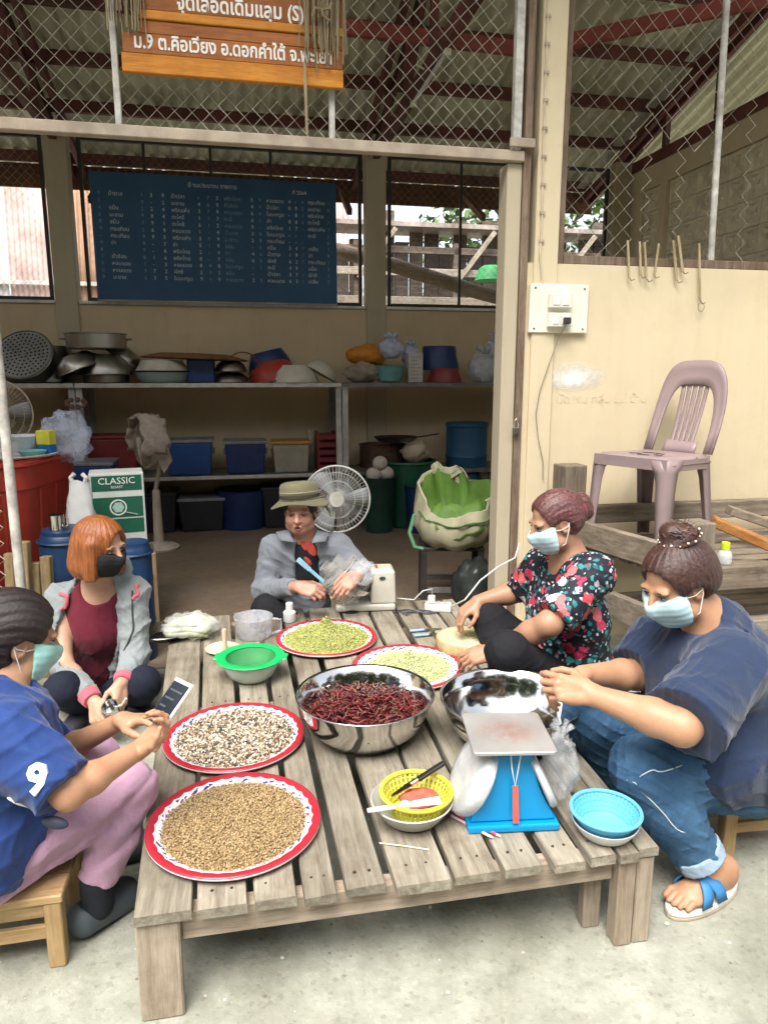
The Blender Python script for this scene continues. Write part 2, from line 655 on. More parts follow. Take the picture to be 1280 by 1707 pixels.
sheet_me = corr_sheet().mesh("roof_sheet")
sheet_me.materials.append(M_roof)
sheet_me.polygons.foreach_set("use_smooth", [True] * len(sheet_me.polygons))
sheet_me.set_sharp_from_angle(angle=R(50))
ang = math.atan(SL)
for r_ in range(4):
    for c_ in range(12):
        o = bpy.data.objects.new("roof_sheet", sheet_me)
        COL.objects.link(o)
        o.parent = roof
        v0 = EV - r_ * 1.28
        o.matrix_local = (Matrix.Translation((-5.85 + c_ * 0.98, v0, rz_(v0) + 0.075 - 0.012 * (r_ % 2) + 0.004 * (c_ % 2)))
                          @ Matrix.Rotation(-ang, 4, 'X') @ Matrix.Rotation(random.uniform(-.004, .004), 4, 'Y') @ Matrix.Translation((0, -1.42, 0)))
front_me = corr_sheet(length=1.1).mesh("roof_sheet")
front_me.materials.append(M_roof)
for c_ in range(9):
    o = bpy.data.objects.new("roof_sheet", front_me)
    COL.objects.link(o)
    o.parent = roof
    o.matrix_local = Matrix.Translation((-5.85 + c_ * 0.98, -0.30, rz_(-0.25) + 0.07)) @ Matrix.Rotation(ang, 4, 'X') @ Matrix.Translation((0, -1.1, 0))
for v in (4.55, 3.78, 3.2, 2.62, 2.02, 1.4, 0.75, 0.1):
    MB().box(-5.8, 2.72, v - 0.025, v + 0.025, rz_(v) - 0.052, rz_(v) + 0.044).build("purlin", M_rust if v > 2 else M_redsteel, roof)
MB().box(-5.8, 2.72, 4.62, 4.66, 3.24, 3.46).build("fascia", M_plate, roof)
for u in (-5.5, -2.83, 0.0, 2.66):
    for du in (-0.055, 0.055):
        MB().bar((u + du, 4.7, rz_(4.7) - 0.10), (u + du, -0.28, rz_(-0.28) - 0.10), 0.045, 0.09).build("rafter", M_rust, roof)
    MB().bar((u, 4.0, 3.46), (u, -.9, 3.46), 0.06, 0.10).build("tie_beam", M_rust, roof)
    for v in (3.1, 2.35, 1.6, 0.85):
        MB().bar((u, v, 3.52), (u, v, rz_(v) - 0.13), 0.05, 0.05).build("truss_web", M_rust, roof)
    if u < 2:
        MB().bar((u, 2.35, 3.52), (u, 1.6, rz_(1.6) - 0.13), 0.04, 0.04).build("truss_web", M_rust, roof)
M_trim = basic("pale_flashing", (0.60, 0.58, 0.52), 0.5, 0.2, var=0.2, grime=0.3)
MB().bar((2.52, 4.6, rz_(4.6) - 0.03), (2.52, -0.2, rz_(-.2) - 0.03), 0.10, 0.015).build("flashing", M_trim, roof)
# long red ties seen through the upper openings
MB().bar(RM.inverted() @ W(575, 45, 5.2), RM.inverted() @ W(875, 82, 5.6), 0.05, 0.09).build("tie_rail", M_redsteel, roof)
MB().bar(RM.inverted() @ W(930, 72, 5.4), RM.inverted() @ W(1300, -8, 5.0), 0.05, 0.09).build("tie_rail", M_redsteel, roof)
# outriggers that carry the eave
M_strut = wood("strut_wood", (0.12, 0.06, 0.04), (0.24, 0.14, 0.09), (0.34, 0.22, 0.16), 'Z')
for u in (-2.6, -1.4, -0.22, 1.15):
    MB().bar((u, 3.86, 2.98), (u + 0.02, 4.6, 3.36), 0.05, 0.06).build("strut", M_strut, roof)

# fluorescent tube under the truss
ta, tb = G(747, 82, 3.40), G(688, 172, 3.40)
tl = thing("tube_light", "unlit fluorescent tube light fixed below the roof truss", "light", loc=(ta + tb) / 2)
ta, tb = ta - (ta + tb) / 2, tb - (ta + tb) / 2
M_tube = basic("tube_glass", (0.75, 0.75, 0.70), 0.3, var=0.05)
M_tubecap = basic("tube_batten", (0.62, 0.58, 0.44), 0.5)
MB().bar(ta + Vector((0, 0, .03)), tb + Vector((0, 0, .03)), 0.05, 0.035).build("batten", M_tubecap, tl)
MB().tube([ta * 0.96, tb * 0.96], 0.014, 10).build("tube", M_tube, tl, smooth=True)
for p, q in ((ta, tb), (tb, ta)):
    d = (q - p).normalized()
    MB().bar(p, p + d * 0.04, 0.04, 0.06).build("end_cap", M_tubecap, tl)
# drop rods that carry the batten
MB().bar((0, 0, 0.045), (-0.09, 0.0, 0.09), 0.012, 0.012).build("bracket", M_tubecap, tl)

# ================================================================== wire mesh
def chain_link(u0, u1, z0, z1, p=0.072, h=0.072, r=0.0018, v=0.0, sag=0.0, holes=None):
    """diamond mesh of interlocking zigzag wires in the plane v"""
    b = MB()
    nz = int((z1 - z0) / (h / 2))
    nk = int((u1 - u0) / (p / 2)) - 1
    for k in range(nk):
        pts = []
        for j in range(nz + 1):
            x = u0 + (k + ((j + k) % 2)) * p / 2
            z = z0 + j * h / 2
            q = mnoise.noise(Vector((x * 1.7, z * 1.7, v)))
            q2 = mnoise.noise(Vector((x * 1.7, z * 1.7, v + 9)))
            bad = holes is not None and holes(x, z, k)
            if bad:
                if len(pts) > 1:
                    b.tube(pts, r, 3, caps=False)
                pts = []
                continue
            pts.append((x + 0.012 * q, v + (0.0022 if j % 2 else -0.0022) + 0.01 * q2 + sag, z + 0.012 * q2))
        if len(pts) > 1:
            b.tube(pts, r, 3, caps=False)
    return b

fm = thing("mesh_screen", "chain link screen in a beige pipe frame above the doorway", "screen", M=RM)
tag(chain_link(-3.3, -0.03, 2.45, 3.25, v=0.0).build("wire_mesh", M_wire, fm), kind="stuff")
MB().box(-3.4, 0.005, -0.028, 0.022, 2.402, 2.45).build("bottom_rail", M_beam, fm, bevel=0.004)
MB().box(-0.052, -0.012, -0.022, 0.018, 2.452, 3.3).build("end_rail", M_pipe, fm, bevel=0.004)
for u in (-1.802, -0.9, -2.7):
    MB().box(u - 0.013, u + 0.013, -0.014, 0.012, 2.45, 3.3).build("upright", M_pipe, fm, bevel=0.003)
MB().box(-0.075, 0.05, -0.045, -0.029, 2.46, 2.50).build("bracket", M_beam, fm, bevel=0.003)

rw = thing("mesh_window", "wide chain link window above the cream wall", "window", M=RM)
tag(chain_link(0.24, 3.2, 2.0, 3.34, p=0.094, h=0.094, r=0.0017, v=0.05,
               holes=lambda x, z, k: (z < 2.75 + 0.25 * math.sin(x * 5)) and (k % 4 != 1) and x > 0.62).build("wire_mesh", M_wire, rw), kind="stuff")
MB().box(0.202, 0.242, 0.015, 0.085, 1.957, 3.358).build("jamb", M_jamb, rw, bevel=0.003)
MB().box(0.242, 3.4, 0.01, 0.09, 1.957, 1.998).build("bottom_rail", M_jamb, rw, bevel=0.003)
MB().tube([(1.08, 0.05, 1.998), (1.045, 0.05, 3.358)], 0.017, 10).build("upright", M_pipe, rw, smooth=True)
MB().tube([(2.1, 0.05, 1.998), (2.09, 0.05, 3.358)], 0.017, 10).build("upright", M_pipe, rw, smooth=True)

def back_window(u0, u1, muls, label):
    w = thing("mesh_window", label, "window", M=RM)
    z0, z1 = 2.08, 3.47
    tag(chain_link(u0 + 0.02, u1 - 0.02, z0, z1, p=0.075, h=0.075, r=0.0016, v=3.72).build("wire_mesh", M_wire_dark, w), kind="stuff")
    MB().box(u0, u1, 3.70, 3.735, z0, z0 + 0.03).box(u0, u0 + 0.03, 3.70, 3.735, z0 + 0.03, z1 - .03).box(u1 - 0.03, u1, 3.70, 3.735, z0 + 0.03, z1 - .03).box(u0, u1, 3.70, 3.735, z1 - 0.03, z1).build("frame", M_darksteel, w)
    for u in muls:
        MB().box(u - 0.012, u + 0.012, 3.695, 3.715, z0 + .03, z1 - .03).build("mullion", M_darksteel, w)
    return w
back_window(-5.4, -2.95, (-4.2,), "mesh window left of the blackboard showing zinc sheets")
back_window(-2.66, -0.13, (-1.52, -0.98, -2.1), "mesh window partly covered by the blue blackboard")
back_window(0.13, 2.43, (0.86, 1.6), "mesh window between pillar and door post showing the timber yard")

gate = thing("gate", "open gate edge with pale steel pole and wire mesh", "gate", loc=(0, 0, 0))
gp = W(15, 780, 3.0)
MB().tube([(gp.x, 3.0, 0.0), (gp.x, 3.0, 1.78)], 0.021, 12).build("pole", M_pipe, gate, smooth=True)
MB().tube([(gp.x - 1.0, 2.75, 0.0), (gp.x - 1.0, 2.75, 1.78)], 0.021, 12).build("pole", M_pipe, gate, smooth=True)
MB().tube([(gp.x, 3.0, 1.76), (gp.x - 1.0, 2.75, 1.76)], 0.018, 10).build("top_rail", M_pipe, gate, smooth=True)
cl = chain_link(-1.0, 0.0, 0.1, 1.74, p=0.07, h=0.07, r=0.0022)
cl.v = [(gp.x + x, 3.0 + 0.25 * x + y, z) for x, y, z in cl.v]
tag(cl.build("wire_mesh", M_wire, gate), kind="stuff")

# ================================================================== yard behind the back windows
fence = thing("fence", "old zinc sheet fence beyond the back windows", "fence", M=RM)
zm = corr_sheet(width=0.8, length=3.3, pitch=0.076, amp=0.009, th=0.002, seg=6)
zmes = []
for nm, c_, gr in (("zinc_grey", (0.50, 0.47, 0.45), 0.7), ("zinc_pink", (0.45, 0.33, 0.30), 0.6), ("zinc_rust", (0.25, 0.15, 0.09), 0.8)):
    me = zm.mesh("zinc_sheet")
    me.materials.append(basic(nm, c_, 0.6, 0.2, var=0.35, scale=3, grime=gr, grime_c=(0.17, 0.08, 0.04)))
    me.polygons.foreach_set("use_smooth", [True] * len(me.polygons))
    zmes.append(me)
for i in range(10):
    o = bpy.data.objects.new("zinc_sheet", zmes[(i * 7 + 1) % 3])
    COL.objects.link(o)
    o.parent = fence
    o.matrix_local = Matrix.Translation((-6.9 + i * 0.74, 8.6 + 0.01 * (i % 2), 1.02 + random.uniform(-.1, .1))) @ Matrix.Rotation(PI / 2, 4, 'X') @ Matrix.Rotation(random.uniform(-.03, .03), 4, 'Z')
for z in (1.0, 2.3, 2.75):
    MB().box(-6.8, 0.8, 8.52, 8.57, z, z + 0.06).build("rail", M_pipe, fence)

M_lumber = wood("grey_lumber", (0.08, 0.065, 0.05), (0.16, 0.13, 0.11), (0.30, 0.26, 0.22), 'X')
M_lumber2 = wood("pale_lumber", (0.30, 0.26, 0.21), (0.45, 0.40, 0.34), (0.62, 0.57, 0.5), 'X')
shed = thing("lumber_shed", "open timber shed full of boards behind the right back window", "shed", M=RM)
for u in (0.3, 1.7, 3.2, 4.6):
    MB().box(u - 0.05, u + 0.05, 6.5, 6.6, 0, 3.2).build("post", M_lumber, shed)
    MB().bar((u, 6.45, 2.7), (u + 0.5, 6.4, 3.35), 0.05, 0.06).build("brace", M_lumber2, shed)
for z, v, d, mt in ((2.35, 6.4, 0.12, M_lumber2), (2.75, 6.45, 0.10, M_lumber2), (3.05, 6.5, 0.09, M_lumber), (2.02, 6.35, 0.12, M_lumber2), (1.7, 6.3, .12, M_lumber)):
    MB().box(0.0, 5.2, v, v + 0.05, z, z + d).build("rail", mt, shed, bevel=0.004)
for i in range(27):
    u = -0.6 + i * 0.22
    MB().box(u, u + random.uniform(.17, .215), 7.0 + random.uniform(0, .1), 7.13, 0.5, 3.5 + random.uniform(-.35, .25)).build("plank", M_lumber, shed)
MB().box(-0.4, 5.6, 6.6, 7.3, 3.42, 3.48).build("roof_panel", M_zinc, shed)

lg = thing("pale_log", "long pale log leaning across the timber yard", "log", M=RM)
la, lb = RP(555, 415, 5.2), RP(890, 512, 4.6)
MB().tube([la, la.lerp(lb, .3) + Vector((0, 0, .015)), la.lerp(lb, .7) - Vector((0, 0, .01)), lb], [0.085, 0.085, 0.08, 0.075], 14).build("trunk", wood("bark_pale", (0.24, 0.19, 0.14), (0.40, 0.33, 0.26), (0.52, 0.45, 0.37), 'X'), lg, smooth=True)
bc = RP(818, 455, 5.6)
gtub = thing("green_tub", "upturned green basket outside the right back window", "basket", M=RM @ Matrix.Translation(bc))
MB().lathe([(0.20, -0.09), (0.19, -0.05), (0.15, 0.06), (0.10, 0.09), (0.0, 0.10)], 24).build("basket", basic("leaf_green_plastic", (0.05, 0.30, 0.10), 0.5), gtub, smooth=True)
MB().tube([(0.2 * math.cos(a), 0.2 * math.sin(a), -0.09) for a in [2 * PI * k / 24 for k in range(24)]], 0.01, 6, closed=True).build("rim", basic("leaf_green_plastic", (0.05, 0.30, 0.10)), gtub, smooth=True)
wst = thing("stacked_boards", "stack of weathered boards below the pale log", "boards", M=RM)
for k in range(4):
    MB().box(-0.4, 4.2, 5.3 - 0.02 * k, 5.9, 1.72 + k * 0.07, 1.775 + k * 0.07).build("board", M_lumber2 if k % 2 else M_lumber, wst, bevel=0.004)
for u in (0.2, 2.0, 3.8):
    MB().box(u, u + 0.1, 5.35, 5.85, 0, 1.715).build("trestle", M_lumber, wst)

# trees: behind the camera (they are what the steel bowls mirror) and beyond the yard
def leaf_mat(name, a, b_):
    m, nt, b = new_mat(name)
    gi = nd(nt, "ShaderNodeNewGeometry")
    c = ramp(nt, gi.outputs["Random Per Island"], [(0, a), (1, b_)])
    nt.links.new(c, b.inputs["Base Color"])
    b.inputs["Roughness"].default_value = 0.6
    return m
M_leaf = leaf_mat("tree_leaf", (0.05, 0.10, 0.02), (0.12, 0.20, 0.05))
M_bark = wood("tree_bark", (0.05, 0.04, 0.03), (0.10, 0.08, 0.06), (0.16, 0.13, 0.10), 'Z')

def tree(x, y, h, label, leaf=1.0, group=None):
    t_ = thing("tree", label, "tree", loc=(x, y, 0), group=group)
    b = MB()
    top = Vector((random.uniform(-.4, .4), random.uniform(-.4, .4), h * 0.75))
    b.tube([(0, 0, 0), top * 0.5, top], [0.18, 0.13, 0.05], 8)
    cs = []
    for k in range(11):
        a = random.uniform(0, 2 * PI)
        c = Vector((math.cos(a) * h * 0.24, math.sin(a) * h * 0.24, h * random.uniform(0.3, 0.92)))
        b.tube([top * random.uniform(0.3, 0.8), c], [0.06, 0.02], 5)
        cs.append(c)
    b.build("trunk", M_bark, t_, smooth=True)
    lf = MB()
    for c in cs:
        for _ in range(220):
            d = Vector((random.gauss(0, 1), random.gauss(0, 1), random.gauss(0, .7))).normalized() * h * 0.19 * random.random() ** 0.4
            p = c + d
            q = Euler((random.uniform(-1, 1), random.uniform(-1, 1), random.uniform(0, 6.28))).to_matrix()
            s = h * random.uniform(0.014, 0.026) * leaf
            lf.add([p + q @ Vector(w_) * s for w_ in ((-1, 0, 0), (0, -.5, 0), (1, 0, 0), (0, .5, 0))], [(0, 1, 2, 3)])
    tag(lf.build("crown", M_leaf, t_), kind="stuff")
    return t_
# the row across the yard: mirrored in the bowls, and it screens the low sky
row = [tree(-11.5, -8.0, 8.5, "tree", 1.9, "row of trees across the yard"), tree(-7.6, -7.2, 7.6, "tree", 1.9, "row of trees across the yard"), tree(-4.0, -8.4, 9.0, "tree", 1.9, "row of trees across the yard")]
for i, x in enumerate((-0.6, 2.9, 6.2, 9.6, 13.0)):
    c = copy_tree(row[i % 3])
    c.location = (x, -8.2 + (i % 2) * 1.1, 0)
    c.rotation_euler = (0, 0, 1.3 * i + .7)
    k_ = (.95, 1.06, .88, 1.1, 1.0)[i]
    c.scale = (k_, k_, k_)
    row.append(c)
for i, o in enumerate(row):
    o['label'] = ("leftmost", "second from the left", "third from the left", "fourth from the left", "fifth from the left", "third from the right", "second from the right", "rightmost")[i] + " tree of the row across the yard"
tree(3.2, 16.5, 6.0, "dark tree rising behind the timber shed")
tree(6.5, 14.5, 6.5, "tall tree farthest back behind the breeze block wall")
# ================================================================== the low slatted table
TT = 0.275                                            # table top height
NLc, NRc = G(222, 1530, TT), G(1097, 1412, TT)
TM = Matrix.Translation((NLc.x, NLc.y, 0)) @ Matrix.Rotation(math.atan2(NRc.y - NLc.y, NRc.x - NLc.x), 4, 'Z')
TMI = TM.inverted()
TL = (NRc - NLc).length                               # about 1.24 m wide, 2 m deep
M_tw = wood("table_wood", (0.15, 0.13, 0.10), (0.29, 0.265, 0.21), (0.41, 0.385, 0.32), 'Y', 0.8, 1.0, 0.8, (0.10, 0.065, 0.045))
M_twx = wood("table_wood_x", (0.24, 0.185, 0.135), (0.40, 0.33, 0.26), (0.50, 0.43, 0.36), 'X', 0.8, 1.0, 0.6, (0.12, 0.085, 0.06))
M_twz = wood("table_wood_z", (0.24, 0.19, 0.14), (0.40, 0.34, 0.27), (0.50, 0.44, 0.37), 'Z', 0.8, 1.0, 0.6, (0.12, 0.085, 0.06))

table = thing("low_table", "low weathered slatted wooden table holding the trays and bowls", "table", M=TM)
DEEP = 1.98
edges_px = [(222, 319), (328, 412), (424, 495), (507, 562), (578, 643), (659, 749), (757, 831), (841, 903), (921, 972), (983, 1024), (1032, 1062), (1066, 1097)]
front_over = [0.0, 0.012, 0.012, 0.018, 0.0, 0.035, 0.012, 0.012, 0.02, 0.02, 0.02, 0.0]

def shear(x):
    return -0.056 + 0.082 * x / TL

def plank(x0, x1, y0, y1, z0, z1, warp=0.003, notch=False, n=9):
    """a worn board along y: slightly bowed, frayed ends, uneven edges"""
    b = MB()
    vs, fs = [], []
    sd = random.uniform(0, 50)
    for i in range(n + 1):
        f = i / n
        y = y0 + (y1 - y0) * f
        w0 = 0.003 * mnoise.noise(Vector((sd, y * 3, 0)))
        w1 = 0.003 * mnoise.noise(Vector((sd + 7, y * 3, 0)))
        dz = warp * mnoise.noise(Vector((sd, 3, y * 1.4)))
        e = 0.006 * mnoise.noise(Vector((sd, i, 5))) if i in (0, n) else 0
        cx = 0.0025
        pr = [(x0 + w0 + cx, z1 + dz), (x1 + w1 - cx, z1 + dz + warp * .4), (x1 + w1, z1 - .003 + dz), (x1 + w1, z0 + dz), (x0 + w0, z0 + dz), (x0 + w0, z1 - .003 + dz)]
        for k, (x, z) in enumerate(pr):
            vs.append((x + shear(x) * y, y + e * (1 if k % 2 else -.6), z))
    for i in range(n):
        for k in range(6):
            k2 = (k + 1) % 6
            fs.append((i * 6 + k, (i + 1) * 6 + k, (i + 1) * 6 + k2, i * 6 + k2))
    fs.append(tuple(range(6)))
    fs.append(tuple(n * 6 + k for k in range(5, -1, -1)))
    return b.add(vs, fs)

for (a, c), ov in zip(edges_px, front_over):
    f0, f1 = (a - 222) / 875, (c - 222) / 875
    # pixel fractions along the receding front edge -> metres
    pa = TMI @ G(a, 1530 - 118 * f0, TT)
    pc = TMI @ G(c, 1530 - 118 * f1, TT)
    x0, x1 = pa.x, pc.x
    p = plank(x0, x1, -ov * 0.6 + random.uniform(-.004, .004), DEEP + random.uniform(-.03, .03), TT - 0.024 + random.uniform(-.001, .001), TT + random.uniform(-.001, .0015))
    p.build("plank", M_tw, table)
    # nail heads at the beams
def under(x0, x1, y0, y1, z0, z1, name, mat):
    b = MB().box(x0, x1, y0, y1, z0, z1)
    b.v = [(x + shear(x) * y, y, z) for x, y, z in b.v]
    b.build(name, mat, table, bevel=0.004)
ZB = TT - 0.028
xl = (TMI @ G(319, 1517, TT)).x
under(0.095, TL - 0.10, 0.030, 0.070, ZB - 0.072, ZB, "front_beam", M_twx)
under(0.0, TL, DEEP - 0.09, DEEP - 0.05, ZB - 0.075, ZB, "rear_beam", M_twx)
under(0.03, TL - 0.03, DEEP * .5, DEEP * .5 + 0.05, ZB - 0.06, ZB, "middle_beam", M_twx)
for x in (-0.004, TL - 0.04):
    under(x, x + 0.035, 0.10, DEEP - 0.10, ZB - 0.085, ZB - 0.004, "side_beam", M_tw)
for nm, x0, x1, y0, y1 in (("leg", 0.0, 0.094, 0.006, 0.034), ("leg", TL - 0.098, TL - 0.051, 0.004, 0.05), ("leg", TL - 0.048, TL - 0.002, 0.006, 0.05),
                           ("leg", TL - 0.15, TL - 0.102, 0.075, 0.11), ("leg", 0.0, 0.09, DEEP - 0.045, DEEP - 0.01), ("leg", TL - 0.09, TL, DEEP - 0.045, DEEP - 0.01)):
    sx0 = shear((x0 + x1) / 2) * (y0 + y1) / 2
    MB().box(x0 + sx0, x1 + sx0, y0, y1, 0.0, ZB).build(nm, M_twz, table, bevel=0.004)
nm_ = MB()
for (a, c) in edges_px[1:-2]:
    for yy in (0.05, DEEP * .5 + .02):
        for s in (0.3, 0.7):
            q = TMI @ G(a + (c - a) * s, 1530 - 118 * ((a - 222) / 875), TT)
            nm_.lathe([(0.004, -.001), (0.0035, 0.0022)], 6, Matrix.Translation((q.x + shear(q.x) * yy, yy, TT)))
tag(nm_.build("nail", basic("rust_nail", (0.06, 0.04, 0.03), 0.6, 0.4), table), kind="stuff")

# ================================================================== enamel trays
def tray_mat():
    m, nt, b = new_mat("enamel_tray")
    tc = nd(nt, "ShaderNodeTexCoord")
    sx = nd(nt, "ShaderNodeSeparateXYZ")
    nt.links.new(tc.outputs["Object"], sx.inputs[0])
    def mth(op, a, c=None):
        n = nd(nt, "ShaderNodeMath", operation=op)
        for i, q in enumerate((a, c)):
            if q is None:
                continue
            if isinstance(q, (int, float)):
                n.inputs[i].default_value = q
            else:
                nt.links.new(q, n.inputs[i])
        return n.outputs[0]
    r = mth('SQRT', mth('ADD', mth('MULTIPLY', sx.outputs[0], sx.outputs[0]), mth('MULTIPLY', sx.outputs[1], sx.outputs[1])))
    an = mth('ARCTAN2', sx.outputs[1], sx.outputs[0])
    sc = mth('MULTIPLY', mth('ABSOLUTE', mth('SINE', mth('MULTIPLY', an, 17.0))), 0.004)
    re = mth('ADD', r, sc)                              # scalloped edge between the red rim and the white band
    red = mth('GREATER_THAN', re, 0.2005)
    flo = nd(nt, "ShaderNodeTexVoronoi")
    flo.inputs["Scale"].default_value = 58
    nt.links.new(tc.outputs["Object"], flo.inputs["Vector"])
    dots = mth('LESS_THAN', flo.outputs["Distance"], 0.46)
    band = mth('MULTIPLY', mth('GREATER_THAN', r, 0.172), mth('LESS_THAN', re, 0.1965))
    wob = mth('GREATER_THAN', mth('SINE', mth('ADD', mth('MULTIPLY', an, 34.0), mth('MULTIPLY', r, 500.0))), -0.35)
    fleck = mth('MULTIPLY', mth('MULTIPLY', band, dots), wob)
    pc = nd(nt, "ShaderNodeSeparateColor")
    nt.links.new(flo.outputs["Color"], pc.inputs[0])
    inkc = ramp(nt, pc.outputs[0], [(0, (0.05, 0.05, 0.16)), (0.6, (0.08, 0.07, 0.13)), (0.8, (0.35, 0.05, 0.12))], 'CONSTANT')
    w = mixc(nt, noise(nt, tc.outputs["Object"], 9, 4), (0.58, 0.56, 0.57), (0.70, 0.68, 0.68))
    c = mixc(nt, fleck, w, inkc)
    c = mixc(nt, red, c, mixc(nt, noise(nt, tc.outputs["Object"], 14, 5), (0.30, 0.016, 0.028), (0.40, 0.026, 0.042)))
    z = mth('LESS_THAN', sx.outputs[2], 0.0195)          # the underside and the rolled edge are white
    outer = mth('GREATER_THAN', r, 0.2162)
    c = mixc(nt, mth('MULTIPLY', z, outer), c, (0.78, 0.76, 0.74))
    nt.links.new(c, b.inputs["Base Color"])
    b.inputs["Roughness"].default_value = 0.22
    spec(b, 0.5)
    return m
M_tray = tray_mat()
tray_prof = [(0.0, 0.0), (0.14, 0.0), (0.17, 0.004), (0.2175, 0.013), (0.2205, 0.017), (0.2195, 0.0215), (0.214, 0.0235), (0.200, 0.0205), (0.182, 0.012), (0.165, 0.0065), (0.14, 0.0045), (0.0, 0.0045)]
M_tray_side = basic("tray_underside", (0.72, 0.70, 0.68), 0.3)

def tray(label, c, z=TT + 0.0015):
    t_ = thing("enamel_tray", label, "tray", loc=(c.x, c.y, z), rz=random.uniform(0, 3), group="red rimmed enamel trays")
    MB().lathe(tray_prof, 72).build("dish", M_tray, t_, smooth='all')
    return t_
def mid(a, b_, v0, v1, z):
    """centre of a round thing from its pixel box: left, right, top, bottom"""
    n_, f_ = G((a + b_) / 2, v1, z), G((a + b_) / 2, v0, z)
    return (n_ + f_) / 2
T1 = mid(245, 537, 1295, 1459, TT + .02)
T2 = mid(270, 513, 1172, 1289, TT + .02)
T3 = mid(458, 630, 1032, 1096, TT + .02)
T4 = mid(587, 771, 1074, 1152, TT + .02)
T1.z = T2.z = T3.z = T4.z = 0
tray("red rimmed tray heaped with light brown seeds at the front table edge", T1)
tray("red rimmed tray of mixed black and white seeds behind the brown seeds", T2)
tray("red rimmed tray under the tall green heap beside the grinder", T3)
tray("red rimmed tray with a thin pale green layer behind the chilli bowl", T4)

# ---------------- seeds, heaps
def ico():
    t = (1 + 5 ** .5) / 2
    v = np.array([(-1, t, 0), (1, t, 0), (-1, -t, 0), (1, -t, 0), (0, -1, t), (0, 1, t), (0, -1, -t), (0, 1, -t), (t, 0, -1), (t, 0, 1), (-t, 0, -1), (-t, 0, 1)], float)
    v /= np.linalg.norm(v[0])
    f = np.array([(0, 11, 5), (0, 5, 1), (0, 1, 7), (0, 7, 10), (0, 10, 11), (1, 5, 9), (5, 11, 4), (11, 10, 2), (10, 7, 6), (7, 1, 8), (3, 9, 4), (3, 4, 2), (3, 2, 6), (3, 6, 8), (3, 8, 9), (4, 9, 5), (2, 4, 11), (6, 2, 10), (8, 6, 7), (9, 8, 1)])
    return v, f

def rand_rot(n):
    q = rng.normal(size=(n, 4))
    q /= np.linalg.norm(q, axis=1)[:, None]
    w, x, y, z = q.T
    return np.stack([np.stack([1 - 2 * (y * y + z * z), 2 * (x * y - z * w), 2 * (x * z + y * w)], -1),
                     np.stack([2 * (x * y + z * w), 1 - 2 * (x * x + z * z), 2 * (y * z - x * w)], -1),
                     np.stack([2 * (x * z - y * w), 2 * (y * z + x * w), 1 - 2 * (x * x + y * y)], -1)], 1)

def scatter_mesh(name, base_v, base_f, pos, rot, scl):
    n, k = len(pos), len(base_v)
    P = np.einsum('nij,nkj->nki', rot, base_v[None] * scl[:, None, :]) + pos[:, None, :]
    F = base_f[None] + (np.arange(n) * k)[:, None, None]
    me = bpy.data.meshes.new(name)
    P = P.reshape(-1, 3)
    F = F.reshape(-1, base_f.shape[1])
    me.vertices.add(len(P))
    me.vertices.foreach_set("co", P.astype(np.float32).ravel())
    me.loops.add(F.size)
    me.loops.foreach_set("vertex_index", F.astype(np.int32).ravel())
    me.polygons.add(len(F))
    me.polygons.foreach_set("loop_start", np.arange(0, F.size, F.shape[1], dtype=np.int32))
    me.polygons.foreach_set("use_smooth", np.ones(len(F), bool))
    me.update(calc_edges=True)
    return me

def disc_pts(n, r):
    a = rng.uniform(0, 2 * PI, n)
    q = r * np.sqrt(rng.uniform(0, 1, n))
    return np.stack([q * np.cos(a), q * np.sin(a)], 1), q

iv, if_ = ico()
def heap(name, label, cat, c, R0, H, prof, n, base, scl, mat, zjit=0.004, bed_c=(0.3, 0.2, 0.1), z0=TT + 0.007, lumps=0.0):
    """a bed that fills the dish plus loose pieces on its surface; one uncountable heap"""
    xy, q = disc_pts(n, R0)
    lum = np.array([mnoise.noise(Vector((x * 22, y * 22, 1.3))) for x, y in xy]) * lumps
    z = H * prof(q / R0) + lum + rng.uniform(-zjit, zjit * 0.6, n)
    pos = np.stack([xy[:, 0], xy[:, 1], z], 1)
    rot = rand_rot(n)
    s = np.array(scl)[None] * rng.uniform(0.8, 1.2, (n, 1))
    me = scatter_mesh(name, base[0], base[1], pos, rot, s)
    o = link_mesh(name, me, mat)
    o.location = (c.x, c.y, z0)
    tag(o, label, cat, kind="stuff")
    # solid core under the loose pieces
    bm_ = MB()
    pr = [(R0 * f, float(H * prof(np.array([f]))[0]) - 0.003) for f in np.linspace(1.0, 0.0, 9)]
    bm_.lathe(pr, 48)
    k = len(me.vertices)
    core = bm_.build("core", basic(name + "_core", bed_c, 0.8, var=0.3, scale=60, bmp=.6, bscale=220), o, smooth=True)
    core['kind'] = 'stuff'
    return o

flat = lambda f: np.clip(1.0 - np.clip((f - 0.72) / 0.28, 0, 1) ** 1.5 * 0.95, 0, 1)
M_cori = island_mat("coriander", [(0, (0.29, 0.20, 0.095)), (0.25, (0.35, 0.25, 0.125)), (0.5, (0.24, 0.16, 0.075)), (0.7, (0.41, 0.30, 0.165)), (0.9, (0.19, 0.125, 0.06))], 0.7)
heap("coriander_seeds", "light brown coriander seeds spread over the front tray", "seeds", T1, 0.194, 0.016, flat, 9500, (iv, if_), (0.0027, 0.0027, 0.0029), M_cori, bed_c=(0.22, 0.14, 0.06))
M_mix = island_mat("mixed_seed", [(0, (0.46, 0.39, 0.30)), (0.2, (0.24, 0.17, 0.10)), (0.36, (0.06, 0.045, 0.035)), (0.54, (0.54, 0.49, 0.40)), (0.66, (0.34, 0.25, 0.15)), (0.80, (0.10, 0.08, 0.06)), (0.93, (0.64, 0.60, 0.54))], 0.6)
heap("mixed_seeds", "mixed black and pale seeds on the second tray", "seeds", T2, 0.196, 0.014, flat, 5200, (iv, if_), (0.0062, 0.0037, 0.0030), M_mix, 0.003, (0.3, 0.24, 0.16))
